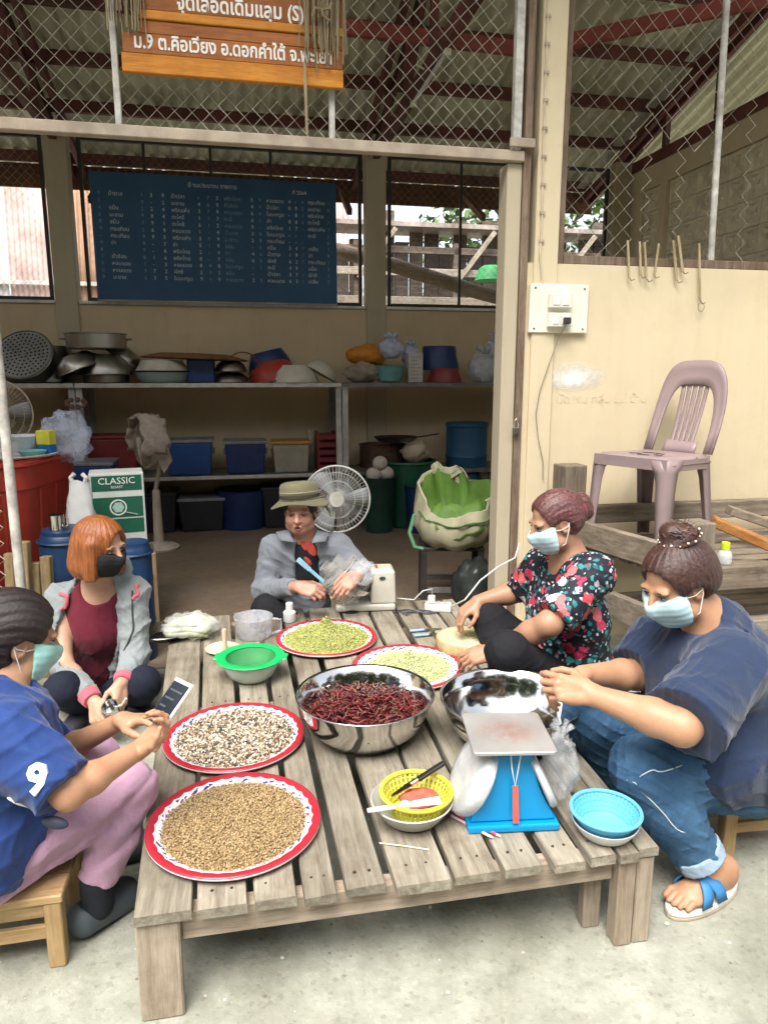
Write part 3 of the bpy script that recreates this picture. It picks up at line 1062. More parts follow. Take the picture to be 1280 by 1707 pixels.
sl = (np.array([(-1, -1, -1), (1, -.6, -.6), (1, .6, -.6), (-1, 1, -1), (-1, -1, 1), (1, -.6, .6), (1, .6, .6), (-1, 1, 1)], float), np.array([(0, 3, 2, 1), (4, 5, 6, 7), (0, 1, 5, 4), (1, 2, 6, 5), (2, 3, 7, 6), (3, 0, 4, 7)]))
M_green = island_mat("chopped_green", [(0, (0.34, 0.38, 0.10)), (0.2, (0.42, 0.43, 0.14)), (0.45, (0.27, 0.32, 0.08)), (0.6, (0.48, 0.47, 0.20)), (0.8, (0.38, 0.36, 0.12)), (0.95, (0.22, 0.24, 0.06))], 0.7)
cone = lambda f: np.clip(1.0 - f, 0, 1) ** 1.15 * 0.62 + np.exp(-(f / 0.16) ** 2) * 0.38 + 0.14 * np.clip(1 - f ** 4, 0, 1)
heap("lemongrass_heap", "tall peaked heap of chopped green lemongrass beside the grinder", "chopped herbs", T3, 0.192, 0.088, cone, 7000, sl, (0.0060, 0.0016, 0.0012), M_green, 0.005, (0.24, 0.27, 0.07), lumps=0.007)
M_green2 = island_mat("chopped_pale_green", [(0, (0.42, 0.48, 0.20)), (0.3, (0.52, 0.52, 0.30)), (0.6, (0.36, 0.44, 0.14)), (0.8, (0.58, 0.55, 0.38))], 0.7)
heap("herb_layer", "thin layer of pale green shreds in the tray behind the chillies", "chopped herbs", T4 + Vector((0.005, 0.015, 0)), 0.165, 0.052, cone, 4400, sl, (0.0065, 0.0017, 0.0012), M_green2, 0.004, (0.38, 0.40, 0.18), lumps=0.004)

# ================================================================== steel bowls
def steel(name="brushed_steel", c=(0.70, 0.69, 0.67), rough=0.13):
    if name in _mats:
        return _mats[name]
    m, nt, b = new_mat(name)
    v = coords(nt)
    b.inputs["Metallic"].default_value = 1.0
    n = noise(nt, v, 3.0, 5, 0.6)
    nt.links.new(ramp(nt, n, [(0.3, tuple(x * .85 for x in c)), (0.7, c)]), b.inputs["Base Color"])
    mr = nd(nt, "ShaderNodeMapRange")
    mr.inputs[3].default_value = rough * 0.6
    mr.inputs[4].default_value = rough * 1.6
    nt.links.new(noise(nt, v, 20, 5, 0.7), mr.inputs[0])
    nt.links.new(mr.outputs[0], b.inputs["Roughness"])
    bump(nt, b, noise(nt, coords(nt, "Object", (1, 1, 1)), 11, 3), 0.10, 0.01)
    _mats[name] = m
    return m
M_steel = steel(rough=0.10)
bowl_prof = [(0.0, 0.0), (0.11, 0.0), (0.145, 0.012), (0.18, 0.05), (0.203, 0.10), (0.213, 0.138), (0.221, 0.144), (0.2225, 0.147), (0.220, 0.1495), (0.211, 0.1445), (0.2, 0.10), (0.177, 0.052), (0.143, 0.0155), (0.11, 0.0035), (0.0, 0.0035)]
BZ = TT + 0.002
B1 = mid(490, 727, 1104, 1217, BZ + .147)
B2 = mid(729, 972, 1108, 1228, BZ + .147)
for c, lab, s in ((B1, "shiny steel bowl full of dried red chillies", (B1, 0)), (B2, "shiny steel bowl between the weighing scale and the floral blouse woman", 0)):
    bt = thing("steel_bowl", lab, "bowl", loc=(c.x, c.y, BZ), group="large shiny steel bowls")
    MB().lathe(bowl_prof, 80).build("basin", M_steel, bt, smooth='all')

# dried chillies: curved, wrinkled, tapering pods
def chillies():
    b = MB()
    n = 620
    for i in range(n):
        a, q = random.uniform(0, 2 * PI), 0.178 * math.sqrt(random.random())
        zc = 0.078 + 0.034 * (1 - (q / .18) ** 2) + random.uniform(-0.022, 0.012)
        L = random.uniform(0.045, 0.085)
        yaw, pit, cur = random.uniform(0, 2 * PI), random.gauss(0, .28), random.uniform(-.9, .9)
        pts, rs = [], []
        rr = random.uniform(0.0021, 0.0036)
        for k in range(7):
            f = k / 6 - 0.5
            d = Vector((f * L, cur * L * (f * f - .1), 0.004 * math.sin(k * 1.7)))
            p = Euler((random.uniform(-.02, .02), -pit, yaw)).to_matrix() @ d + Vector((q * math.cos(a), q * math.sin(a), zc))
            rxy = math.hypot(p.x, p.y)
            lim = 0.178 + 0.5 * max(0, p.z - .052)
            if rxy > lim:
                p.x *= lim / rxy
                p.y *= lim / rxy
            pts.append(p)
            rs.append(rr * (0.35, 0.95, 1.05, 1.0, 0.85, 0.6, 0.2)[k] * random.uniform(.85, 1.12))
        b.tube(pts, rs, 5)
    return b
M_chil = island_mat("dried_chilli", [(0, (0.085, 0.008, 0.010)), (0.25, (0.14, 0.012, 0.012)), (0.5, (0.05, 0.007, 0.009)), (0.7, (0.11, 0.014, 0.012)), (0.9, (0.20, 0.03, 0.018))], 0.38, 0.5)
ch = chillies().build("dried_chillies", M_chil, smooth='all')
ch.location = (B1.x, B1.y, BZ)
tag(ch, "dark red dried chillies piled in the steel bowl", "chillies", kind="stuff")
st_ = MB()
for i in range(60):
    a, q = random.uniform(0, 2 * PI), 0.16 * math.sqrt(random.random())
    p = Vector((q * math.cos(a), q * math.sin(a), 0.113 + 0.015 * (1 - (q / .16) ** 2)))
    d = Vector((random.gauss(0, 1), random.gauss(0, 1), 0.4)).normalized() * 0.02
    st_.tube([p, p + d * .6, p + d + Vector((0, 0, -.002))], 0.001, 4)
so = st_.build("chilli_stalks", basic("dry_stalk", (0.25, 0.14, 0.06)), smooth=True)
so.location = (B1.x, B1.y, BZ)
tag(so, "thin tan stalks among the dried red chillies", "stalks", kind="stuff")
core = MB().lathe([(0.165, 0.045), (0.185, 0.068), (0.12, 0.092), (0.0, 0.1)], 40).build("core", basic("chilli_dark", (0.05, 0.008, 0.008)), ch, smooth=True)
core['kind'] = 'stuff'

# ================================================================== spring scale
SC = (G(775, 1388, TT) + G(930, 1388, TT)) / 2
scl_rz = R(4)
sct = thing("weighing_scale", "bright blue spring scale with a square grey pan", "scale", loc=(SC.x + 0.0, SC.y + 0.085, TT + 0.0015), rz=scl_rz)
def scale_blue():
    return basic("scale_blue", (0.0, 0.24, 0.52), 0.35, var=0.06, scale=6, grime=0.15, sp=0.5)
Mb = scale_blue()
hw = 0.5 * (G(930, 1388, TT) - G(775, 1388, TT)).length
# body: concave flanks, wide foot, narrow neck (looking at its narrow side)
N = 14
prof_w = [(0.0, hw * 0.93), (0.02, hw * 0.86), (0.045, hw * 0.74), (0.08, hw * 0.60), (0.115, hw * 0.51), (0.15, hw * 0.45), (0.172, hw * 0.42)]
bv = MB()
vs, fs = [], []
for z, w in prof_w:
    d = 0.072 - 0.10 * z
    for x, y in ((-w, -d), (w, -d), (w, d), (-w, d)):
        vs.append((x, y, z + 0.022))
for i in range(len(prof_w) - 1):
    for k in range(4):
        k2 = (k + 1) % 4
        fs.append((i * 4 + k, i * 4 + k2, (i + 1) * 4 + k2, (i + 1) * 4 + k))
fs += [(3, 2, 1, 0), tuple((len(prof_w) - 1) * 4 + k for k in range(4))]
bv.add(vs, fs).build("body", Mb, sct, bevel=0.003, seg=2)
MB().box(-hw, hw, -0.09, 0.09, 0.0, 0.02).build("foot", Mb, sct, bevel=0.005, seg=2)
M_sgrey = basic("scale_steel", (0.45, 0.44, 0.43), 0.45, 0.7, var=0.2, grime=0.4)
MB().box(-0.028, 0.028, -0.028, 0.028, 0.196, 0.222).build("neck", basic("dark_neck", (0.05, 0.06, 0.09), 0.5), sct, bevel=0.002)
dw = basic("dial_white", (0.55, 0.56, 0.56), 0.35)
for s in (-1, 1):
    # a round dial on each flank, its rim towards the viewer
    tilt = Matrix.Translation((s * hw * 0.62, -0.005, 0.108)) @ Matrix.Rotation(s * R(66), 4, 'Y')
    MB().lathe([(0.0, 0.0), (0.084, 0.0), (0.090, 0.004), (0.090, 0.016), (0.084, 0.02), (0.0, 0.02)], 40, tilt).build("dial", dw, sct, smooth=True)
    hand = MB().box(-0.002, 0.002, -0.01, 0.065, 0.021, 0.0225)
    hand.build("hand", basic("scale_hand", (0.5, 0.03, 0.03), 0.4), sct, M=tilt)
    tk = MB()
    for k in range(40):
        a = 2 * PI * k / 40
        q = 0.062 if k % 5 else 0.056
        tk.bar((q * math.cos(a), q * math.sin(a), 0.0207), (0.072 * math.cos(a), 0.072 * math.sin(a), 0.0207), 0.0015, 0.001)
    tag(tk.build("tick", basic("tick_ink", (0.03, 0.03, 0.04)), sct, M=tilt), kind="stuff")
# square pan, worn, slightly tilted
pan_z = 0.222
pm = Matrix.Translation((-0.004, 0.0, pan_z)) @ Matrix.Rotation(R(-2), 4, 'Z')
def pan_mat():
    m, nt, b = new_mat("scale_pan")
    v = coords(nt, jitter=False)
    c = ramp(nt, noise(nt, v, 7, 6), [(0.3, (0.30, 0.29, 0.28)), (0.7, (0.40, 0.39, 0.375))])
    gr = nd(nt, "ShaderNodeTexGradient", gradient_type='SPHERICAL')
    mp = nd(nt, "ShaderNodeMapping")
    mp.inputs["Scale"].default_value = (9.5, 11.5, 1)
    tc = nd(nt, "ShaderNodeTexCoord")
    nt.links.new(tc.outputs["Object"], mp.inputs[0])
    nt.links.new(mp.outputs[0], gr.inputs[0])
    ml = nd(nt, "ShaderNodeMath", operation='MULTIPLY')
    nt.links.new(gr.outputs[1], ml.inputs[0])
    nt.links.new(ramp(nt, noise(nt, v, 30, 8, 0.75), [(0.35, (0, 0, 0)), (0.6, (1, 1, 1))]), ml.inputs[1])
    c = mixc(nt, ml.outputs[0], c, (0.30, 0.15, 0.11))
    nt.links.new(c, b.inputs["Base Color"])
    b.inputs["Roughness"].default_value = 0.42
    b.inputs["Metallic"].default_value = 0.35
    return m
pw = 0.105
pan = MB()
seg_ = 4
pts = []
for cx, cy, a0 in ((pw - .012, pw - .012, 0), (-pw + .012, pw - .012, 90), (-pw + .012, -pw + .012, 180), (pw - .012, -pw + .012, 270)):
    for k in range(seg_ + 1):
        a = R(a0 + 90 * k / seg_)
        pts.append((cx + .012 * math.cos(a), cy + .012 * math.sin(a)))
pan.prism(pts, 0.0, 0.010)
pan.build("pan", pan_mat(), sct, M=pm, bevel=0.002)
# red tape and white string hanging from the pan
tp = thing("red_tape_loop", "red tape and string hanging down the front of the blue scale", "tape", loc=sct.location, rz=scl_rz)
yf = -0.074
MB().add([(-0.006, yf - .005, 0.125), (0.008, yf - .005, 0.125), (0.010, yf - .02, 0.03), (-0.006, yf - .02, 0.03), (-0.006, yf - .003, 0.125), (0.008, yf - .003, 0.125), (0.010, yf - .018, 0.03), (-0.006, yf - .018, 0.03)],
         [(0, 3, 2, 1), (4, 5, 6, 7), (0, 1, 5, 4), (1, 2, 6, 5), (2, 3, 7, 6), (3, 0, 4, 7)]).build("tape", basic("coral_tape", (0.62, 0.09, 0.07), 0.5), tp)
MB().tube([(-0.012, yf + .005, 0.215), (-0.008, yf - .0, 0.17), (0.0, yf - .006, 0.124), (0.008, yf - .001, 0.17), (0.016, yf + .004, 0.215)], 0.0017, 5).build("string", basic("white_string", (0.7, 0.68, 0.64)), tp)

# ================================================================== film bags on the scale
def film_bag(name, label, cat, loc, size, mat, seed, squash=1.0, knot=True, n=26, m=16, crump=0.3):
    """crumpled bag: a noisy sphere, folded in on itself, with a tied neck"""
    t_ = thing(name, label, cat, loc=loc)
    b = MB().sphere((0, 0, 0), 1.0, n, m)
    out = []
    for p in b.v:
        p = Vector(p)
        q = p * 2.1 + Vector((seed, seed * 2, 0))
        d = 1 + crump * mnoise.noise(q) + crump * 0.6 * mnoise.noise(q * 2.7) + crump * .3 * mnoise.noise(q * 6)
        p = Vector((p.x * d * size[0], p.y * d * size[1], max(p.z * d * squash, -0.97) * size[2]))
        out.append(p)
    b.v = [tuple(p) for p in out]
    b.build("film", mat, t_, smooth='all')
    if knot:
        k = MB()
        for i in range(5):
            a = i * 1.25 + seed
            k.tube([(0, 0, size[2] * .9), (0.3 * size[0] * math.cos(a), .3 * size[1] * math.sin(a), size[2] * 1.25), (0.6 * size[0] * math.cos(a), .6 * size[1] * math.sin(a), size[2] * 1.45)], [size[0] * .10, size[0] * .12, size[0] * .2], 6)
        k.build("tied_neck", mat, t_, smooth='all')
    return t_
M_film = clear_film("clear_bag", (0.72, 0.74, 0.76), opac=0.16)
M_film2 = clear_film("milky_bag", (0.60, 0.62, 0.62), 0.62, 0.3)
bp = sct.location + Vector((0.145, 0.03, 0.115))
film_bag("plastic_bag", "crumpled clear bag hanging at the right of the blue scale", "bag", bp, (0.046, 0.05, 0.085), M_film, 3.3, crump=.36, n=34, m=22)
# clear cover over the left dial
cov = thing("dial_cover", "cloudy plastic cover tied over the scale dial", "cover", loc=sct.location, rz=scl_rz)
cvm = Matrix.Translation((-hw * 0.72, -0.01, 0.112)) @ Matrix.Rotation(R(-62), 4, 'Y')
MB().lathe([(0.102, -0.004), (0.106, 0.012), (0.10, 0.03), (0.07, 0.037), (0.0, 0.036)], 40, cvm, cap0=False).build("film", M_film2, cov, smooth='all')

# ================================================================== bowls and baskets on the table
YB = mid(634, 754, 1283, 1368, TT + .07)
grit = MB()
gv, gf = ico()
for k in range(700):
    x, y = random.uniform(-1.4, 1.6), random.uniform(.75, 3.2)
    r_ = random.uniform(.0012, .0042) * (1.0 if random.random() < .9 else 1.5)
    grit.add([(x + p[0] * r_ * 1.2, y + p[1] * r_, r_ * .4 + p[2] * r_ * .7) for p in gv], [tuple(q) for q in if_])
tag(grit.build("grit", island_mat("grit_tones", [(0, (.30, .28, .24)), (.3, (.42, .41, .37)), (.6, (.18, .16, .13)), (.75, (.55, .54, .5)), (.9, (.12, .09, .06))], .9)), kind="stuff")
gb = thing("grey_bowl", "grey plastic bowl under the yellow basket", "bowl", loc=(YB.x - 0.012, YB.y - .005, TT + .0015))
MB().lathe([(0.0, 0.0), (0.055, 0.0), (0.075, 0.012), (0.098, 0.042), (0.108, 0.058), (0.105, 0.06), (0.094, 0.044), (0.072, 0.015), (0.054, 0.004), (0.0, 0.004)], 48).build("basin", basic("grey_plastic", (0.42, 0.42, 0.39), 0.4), gb, smooth=True)

def basket(name, label, c, z, r0, r1, h, mat, rim_r=0.005, n=40, rows=5, col=None):
    """an open basket: slit side wall, solid foot, rolled rim"""
    t_ = thing(name, label, "basket", loc=(c.x, c.y, z))
    MB().lathe([(0.0, 0.0), (r0, 0.0), (r0 + 0.006, 0.006), (r0 + .004, 0.007), (r0 - .002, 0.0025), (0.0, 0.0025)], 40).build("foot", mat, t_, smooth=True)
    b = MB()
    for k in range(n):
        a = 2 * PI * k / n
        p, q = (r0 + .004), r1
        b.bar((p * math.cos(a), p * math.sin(a), 0.006), (q * math.cos(a), q * math.sin(a), h), 2 * PI * (p + q) / 2 / n * 0.62, 0.002, up=(-math.sin(a) * .0 + math.cos(a), math.sin(a), 0))
    tag(b.build("rib", mat, t_), kind="stuff")
    for j in range(1, rows):
        f = j / rows
        rr = r0 + (r1 - r0) * f
        MB().tube([(rr * math.cos(2 * PI * k / 36), rr * math.sin(2 * PI * k / 36), h * f) for k in range(36)], 0.0016, 5, closed=True).build("hoop", mat, t_, smooth=True)
    MB().tube([(r1 * math.cos(2 * PI * k / 44), r1 * math.sin(2 * PI * k / 44), h) for k in range(44)], rim_r, 8, closed=True).build("rim", mat, t_, smooth=True)
    return t_
M_yel = basic("yellow_green_plastic", (0.62, 0.60, 0.06), 0.35, var=0.06)
basket("yellow_basket", "yellow green basket with red paste sitting in the grey bowl", YB, TT + .012, 0.062, 0.092, 0.066, M_yel, 0.006)
ps = MB().sphere((0, 0, 0), (0.055, 0.05, 0.02), 24, 12)
ps.v = [(x * (1 + .25 * mnoise.noise(Vector((x * 40, y * 40, 1)))), y, z * (1 + .5 * mnoise.noise(Vector((x * 60, y * 60, 4))))) for x, y, z in ps.v]
pso = ps.build("red_paste", basic("paste_red", (0.50, 0.10, 0.07), 0.55, var=0.35, scale=40, bmp=0.5), smooth='all')
pso.location = (YB.x + 0.012, YB.y + 0.012, TT + 0.042)
tag(pso, "pinkish red shrimp paste lump inside the yellow basket", "paste")
lump = MB().sphere((0, 0, 0), (0.016, 0.014, 0.013), 10, 7)
lump.v = [(x * (1 + .4 * mnoise.noise(Vector((x * 90, y * 90, z * 90)))), y, z) for x, y, z in lump.v]
lo_ = lump.build("white_lump", basic("white_lump_m", (0.7, 0.68, 0.64), 0.6), smooth='all')
lo_.location = (YB.x - 0.03, YB.y - 0.03, TT + 0.055)
tag(lo_, "small white lump beside the red paste", "lump")
# knife with black handle resting across the basket
ka, kb = W(740, 1270, YB.y + .12), W(655, 1330, YB.y - 0.02)
ka, kb = G(740, 1272, TT + .115), G(652, 1328, TT + .055)
kn = thing("knife", "black handled knife leaning in the yellow basket", "knife", loc=(0, 0, 0))
kd = (kb - ka).normalized()
MB().bar(ka, ka + kd * 0.085, 0.016, 0.010, h2=0.009, w2=0.018).build("handle", basic("black_handle", (0.015, 0.015, 0.017), 0.35), kn, bevel=0.003, seg=2)
MB().bar(ka + kd * 0.083, ka + kd * 0.108, 0.012, 0.012).build("bolster", M_steel, kn, bevel=0.002)
MB().bar(ka + kd * 0.106, kb, 0.022, 0.0022, w2=0.008).build("blade", M_steel, kn)
# white plastic spatula
sa, sb = G(612, 1352, TT + .077), G(735, 1334, TT + .083)
sp_ = thing("spatula", "white plastic spatula lying across the yellow basket", "spatula")
sd_ = (sb - sa).normalized()
M_wp = basic("white_plastic", (0.64, 0.64, 0.62), 0.35, var=0.05)
MB().bar(sa, sa + sd_ * 0.10, 0.013, 0.007, w2=0.015).build("handle", M_wp, sp_, bevel=0.002, seg=2)
MB().bar(sa + sd_ * 0.098, sb, 0.020, 0.005, w2=0.034, h2=0.003).build("blade", M_wp, sp_, bevel=0.002)

BB = mid(958, 1061, 1326, 1389, TT + .06)
wb = thing("white_bowl", "white plastic bowl under the blue basket", "bowl", loc=(BB.x, BB.y, TT + .0015))
MB().lathe([(0.0, 0.0), (0.045, 0.0), (0.062, 0.01), (0.078, 0.032), (0.083, 0.043), (0.080, 0.043), (0.075, 0.032), (0.06, 0.013), (0.045, 0.004), (0.0, 0.004)], 48).build("basin", M_wp, wb, smooth=True)
M_lblue = basic("light_blue_plastic", (0.12, 0.42, 0.62), 0.35, var=0.06)
bk = basket("blue_basket", "light blue basket nested in a white bowl at the table corner", BB, TT + .018, 0.055, 0.085, 0.052, M_lblue, 0.005, 44)
MB().lathe([(0.06, 0.008), (0.083, 0.046)], 44, cap0=False, cap1=False).build("inner_wall", M_lblue, bk, smooth=True)

# green rimmed strainer bowl
GB = mid(362, 474, 1075, 1119, TT + .085)
gsb = thing("strainer_bowl", "translucent bowl with a bright green strainer rim", "bowl", loc=(GB.x, GB.y, TT + .0015))
M_trans = clear_film("cloudy_plastic", (0.70, 0.80, 0.74), 0.78, 0.25, 0.3)
M_grn = basic("bright_green_plastic", (0.01, 0.38, 0.10), 0.35, var=0.08)
MB().lathe([(0.0, 0.0), (0.06, 0.0), (0.085, 0.02), (0.108, 0.065), (0.112, 0.08), (0.109, 0.08), (0.104, 0.065), (0.082, 0.022), (0.06, 0.004), (0.0, 0.004)], 48).build("basin", M_trans, gsb, smooth=True)
MB().lathe([(0.100, 0.078), (0.124, 0.081), (0.130, 0.087), (0.127, 0.091), (0.104, 0.092), (0.094, 0.088), (0.098, 0.080)], 48, cap0=False, cap1=False).build("rim", M_grn, gsb, smooth=True)
MB().lathe([(0.0, 0.03), (0.05, 0.032), (0.08, 0.05), (0.099, 0.086), (0.097, 0.087), (0.078, 0.053), (0.05, 0.035), (0.0, 0.033)], 40).build("strainer", basic("dark_green_mesh", (0.03, 0.19, 0.06), 0.6, bmp=0.6, bscale=300), gsb, smooth=True)
for s in (-1, 1):
    MB().box(s * .118 - .022, s * .118 + .022, -.03, .03, 0.083, 0.090).build("handle", M_grn, gsb, bevel=0.003)

# clear tub (grinder jar) behind it
JB = mid(392, 455, 1040, 1078, TT + .01)
jr = thing("clear_jar", "empty clear plastic jar behind the green strainer bowl", "jar", loc=(JB.x, JB.y, TT + .0015))
M_clear = clear_film("smoky_clear", (0.55, 0.56, 0.60), 0.30, 0.12, 0.5)
MB().lathe([(0.0, 0.0), (0.070, 0.0), (0.078, 0.01), (0.082, 0.09), (0.086, 0.095), (0.083, 0.097), (0.078, 0.09), (0.074, 0.012), (0.068, 0.004), (0, 0.004)], 40).build("wall", M_clear, jr, smooth=True)
MB().lathe([(0.014, 0.004), (0.012, 0.12), (0.0, 0.125)], 16).build("spindle", M_clear, jr, smooth=True)
MB().tube([(0.082, 0, .085), (0.12, 0, .08), (0.122, 0, .03), (0.08, 0, .015)], 0.006, 8).build("handle", M_clear, jr, smooth=True)

# little round plate with a wooden pestle in front
PL = mid(342, 400, 1068, 1096, TT + .01)
pt = thing("small_plate", "small pale plate behind the green strainer bowl", "plate", loc=(PL.x, PL.y, TT + .0015))
MB().lathe([(0.0, 0.0), (0.05, 0.0), (0.072, 0.012), (0.07, 0.014), (0.048, 0.004), (0, 0.004)], 36).build("dish", basic("pale_enamel", (0.52, 0.48, 0.36), 0.35), pt, smooth=True)
pk = G(375, 1082, TT + .01)
pe = thing("wooden_stick", "short pale wooden handle standing on the small plate", "stick", loc=(pk.x, pk.y, TT + .007))
MB().lathe([(0.011, 0.0), (0.0095, 0.05), (0.0105, 0.085), (0.008, 0.092)], 12).build("shaft", wood("pale_stick", (0.40, 0.32, 0.2), (0.55, 0.46, 0.32), (0.65, 0.57, 0.42), 'Z'), pe, smooth=True)
# bag of banana leaf pieces at the far left corner
LB = mid(275, 360, 1020, 1072, TT + .05)
film_bag("leaf_bag", "clear bag of pale green stems at the far left table corner", "bag", (LB.x, LB.y, TT + .055), (0.115, 0.09, 0.052), clear_film("clear_bag2", (0.75, 0.78, 0.72), 0.4, 0.2), 8.1, knot=False)
lbs = thing("green_bundle", "bundle of pale green stalks packed inside the clear bag", "bundle", loc=(LB.x, LB.y, TT + .002))
for k in range(9):
    y = -0.05 + 0.012 * k
    MB().tube([(-0.085 + random.uniform(-.01, .01), y, 0.02 + .02 * (k % 3)), (0, y + .005, 0.03 + .02 * (k % 3)), (0.085, y + random.uniform(-.02, .02), 0.02 + .02 * (k % 3))], 0.010, 8).build("stem", basic("pale_stem", (0.42, 0.46, 0.26), 0.5), lbs, smooth=True)
DP = mid(248, 300, 1040, 1074, TT + .02)
dpan = thing("dark_dish", "dark metal dish half under the clear bag of stems", "dish", loc=(DP.x, DP.y, TT + .0015))
MB().lathe([(0.0, 0.0), (0.07, 0.0), (0.105, 0.028), (0.112, 0.032), (0.110, 0.035), (0.10, 0.03), (0.068, 0.004), (0, 0.004)], 40).build("basin", steel("dark_steel", (0.3, 0.29, 0.27), 0.25), dpan, smooth=True)

# white bottle
WB = G(483, 1036, TT)
bt = thing("white_bottle", "small white plastic bottle standing behind the green heap", "bottle", loc=(WB.x, WB.y, TT + .0015))
MB().lathe([(0.0, 0), (0.028, 0), (0.030, 0.004), (0.030, 0.045), (0.02, 0.055), (0.0, 0.056)], 24).build("body", M_wp, bt, smooth=True)
MB().lathe([(0.018, 0.056), (0.017, 0.088), (0.014, 0.091), (0, 0.091)], 20).build("cap", M_wp, bt, smooth=True)

# chopping block
CB = mid(724, 832, 1040, 1086, TT + .06)
cb = thing("chopping_block", "thick round wooden chopping block by the floral blouse woman", "chopping block", loc=(CB.x, CB.y, TT + .0015))
M_cb = wood("block_wood", (0.34, 0.25, 0.12), (0.46, 0.36, 0.19), (0.54, 0.45, 0.27), 'Z', stain=0.3)
MB().lathe([(0.0, 0.0), (0.125, 0.0), (0.130, 0.006), (0.133, 0.045), (0.129, 0.058), (0.11, 0.060), (0.0, 0.059)], 48, sq=lambda a: 1 + 0.012 * math.sin(3 * a + 1) + .008 * math.sin(7 * a)).build("block", M_cb, cb, smooth=True)
MB().lathe([(0.122, 0.0602), (0.118, 0.062), (0.0, 0.0615)], 40, cap0=False).build("cut_face", basic("cut_face_pale", (0.50, 0.44, 0.27), 0.8, var=.15, scale=18, grime=.3, grime_c=(.25, .25, .08), bmp=.3), cb, smooth=True)
scr = MB()
for k in range(160):
    a, q = random.gauss(.4, .8), abs(random.gauss(.06, .03))
    p = Vector((q * math.cos(a), q * math.sin(a), .0635))
    scr.bar(p, p + Vector((random.uniform(-.01, .01), random.uniform(-.01, .01), .001)), .003, .0015)
scro = scr.build("herb_scraps", M_green)
scro.location = cb.location
tag(scro, "green herb scraps scattered on the round chopping block", "chopped herbs", kind="stuff")
# blue handled knives
for k, (pa, pb) in enumerate((((683, 1052), (728, 1048)), ((690, 1060), (735, 1056)))):
    a, c = G(*pa, TT + .01), G(*pb, TT + .01)
    kk = thing("knife", ("blue handled knife lying behind the other blue one" if k == 0 else "front one of two blue handled knives beside the chopping block"), "knife", group="blue handled knives")
    d = (c - a).normalized()
    MB().bar(a, a + d * 0.07, 0.014, 0.010).build("handle", basic("pale_blue_handle", (0.25, 0.38, 0.60), 0.4), kk, bevel=0.003)
    MB().bar(a + d * 0.069, a + d * 0.15, 0.018, 0.002, w2=0.008).build("blade", M_steel, kk)

# ================================================================== grinder (food slicer) with clear hopper
GR = (G(585, 1024, TT) + G(664, 1018, TT)) / 2
gr = thing("food_grinder", "cream electric food grinder with a tilted clear bowl", "food grinder", loc=(GR.x, GR.y + .09, TT + .0015), rz=R(6))
M_cream = basic("cream_plastic", (0.56, 0.53, 0.45), 0.35, var=0.08, grime=0.2)
MB().box(-0.20, 0.095, -0.085, 0.075, 0.0, 0.035).build("base", M_cream, gr, bevel=0.012, seg=3)
MB().box(-0.195, 0.09, -0.08, 0.07, -0.001, 0.006).build("foot", basic("dark_rubber", (0.03, 0.03, 0.03)), gr, bevel=0.002)
tw = MB()
vs, fs = [], []
for z, w, d in ((0.035, 0.062, 0.075), (0.12, 0.06, 0.072), (0.19, 0.058, 0.068), (0.205, 0.05, 0.06)):
    for x, y in ((-w, -d), (w, -d), (w, d), (-w, d)):
        vs.append((x + 0.035, y, z))
for i in range(3):
    for k in range(4):
        fs.append((i * 4 + k, i * 4 + (k + 1) % 4, (i + 1) * 4 + (k + 1) % 4, (i + 1) * 4 + k))
fs += [(3, 2, 1, 0), (12, 13, 14, 15)]
tw.add(vs, fs).build("motor_tower", M_cream, gr, bevel=0.010, seg=3)
MB().lathe([(0.016, 0), (0.016, 0.003), (0, 0.003)], 20, Matrix.Translation((0.03, -0.0705, 0.165)) @ Matrix.Rotation(PI / 2, 4, 'X') @ Matrix.Scale(0.55, 4, (0, 1, 0))).build("badge", basic("badge_green", (0.03, 0.08, 0.07), 0.3), gr, smooth=True)
MB().box(0.0, 0.012, -0.03, 0.02, 0.2045, 0.212).build("switch", basic("red_switch", (0.45, 0.05, 0.05), 0.4), gr, bevel=0.002)
M_jar = clear_film("jar_clear", (0.50, 0.50, 0.47), 0.34, 0.06, 0.3)
M_jar2 = clear_film("jar_edge", (0.60, 0.59, 0.55), 0.85, 0.12, 0.2)
hm = Matrix.Translation((-0.125, -0.01, 0.125)) @ Matrix.Rotation(R(-42), 4, 'Y') @ Matrix.Scale(1.3, 4)
MB().lathe([(0.075, -0.045), (0.082, -0.03), (0.085, 0.06), (0.088, 0.065), (0.083, 0.066), (0.08, -0.028), (0.0, -0.04)], 40, hm, cap0=False).build("clear_bowl", M_jar, gr, smooth=True)
for q in (-.03, .0, .03, .066):
    MB().tube([hm @ Vector((.0865 * math.cos(a), .0865 * math.sin(a), q)) for a in [2 * PI * k / 32 for k in range(32)]], .0022, 6, closed=True).build("rim_ring", M_jar2, gr, smooth=True)
for a in [2 * PI * k / 8 for k in range(8)]:
    MB().tube([hm @ Vector((.085 * math.cos(a), .085 * math.sin(a), q)) for q in (-.03, .066)], .0016, 5).build("jar_rib", M_jar2, gr, smooth=True)
MB().lathe([(0.086, 0.064), (0.088, 0.075), (0.05, 0.078), (0.048, 0.12), (0.044, 0.12), (0.045, 0.074), (0.082, 0.068)], 40, hm, cap0=False, cap1=False).build("lid", M_jar, gr, smooth=True)
MB().lathe([(0.02, -0.04), (0.018, 0.05), (0.0, 0.05)], 16, hm).build("spindle", M_cream, gr, smooth=True)
sc_ = MB()
for k in range(90):
    a, q = random.uniform(0, 6.28), .07 * math.sqrt(random.random())
    p = hm @ Vector((q * math.cos(a), q * math.sin(a), random.uniform(-.03, .03)))
    sc_.bar(p, p + Vector((random.uniform(-.01, .01), random.uniform(-.01, .01), random.uniform(-.004, .004))), .003, .002)
so_ = sc_.build("herb_scraps", M_green2)
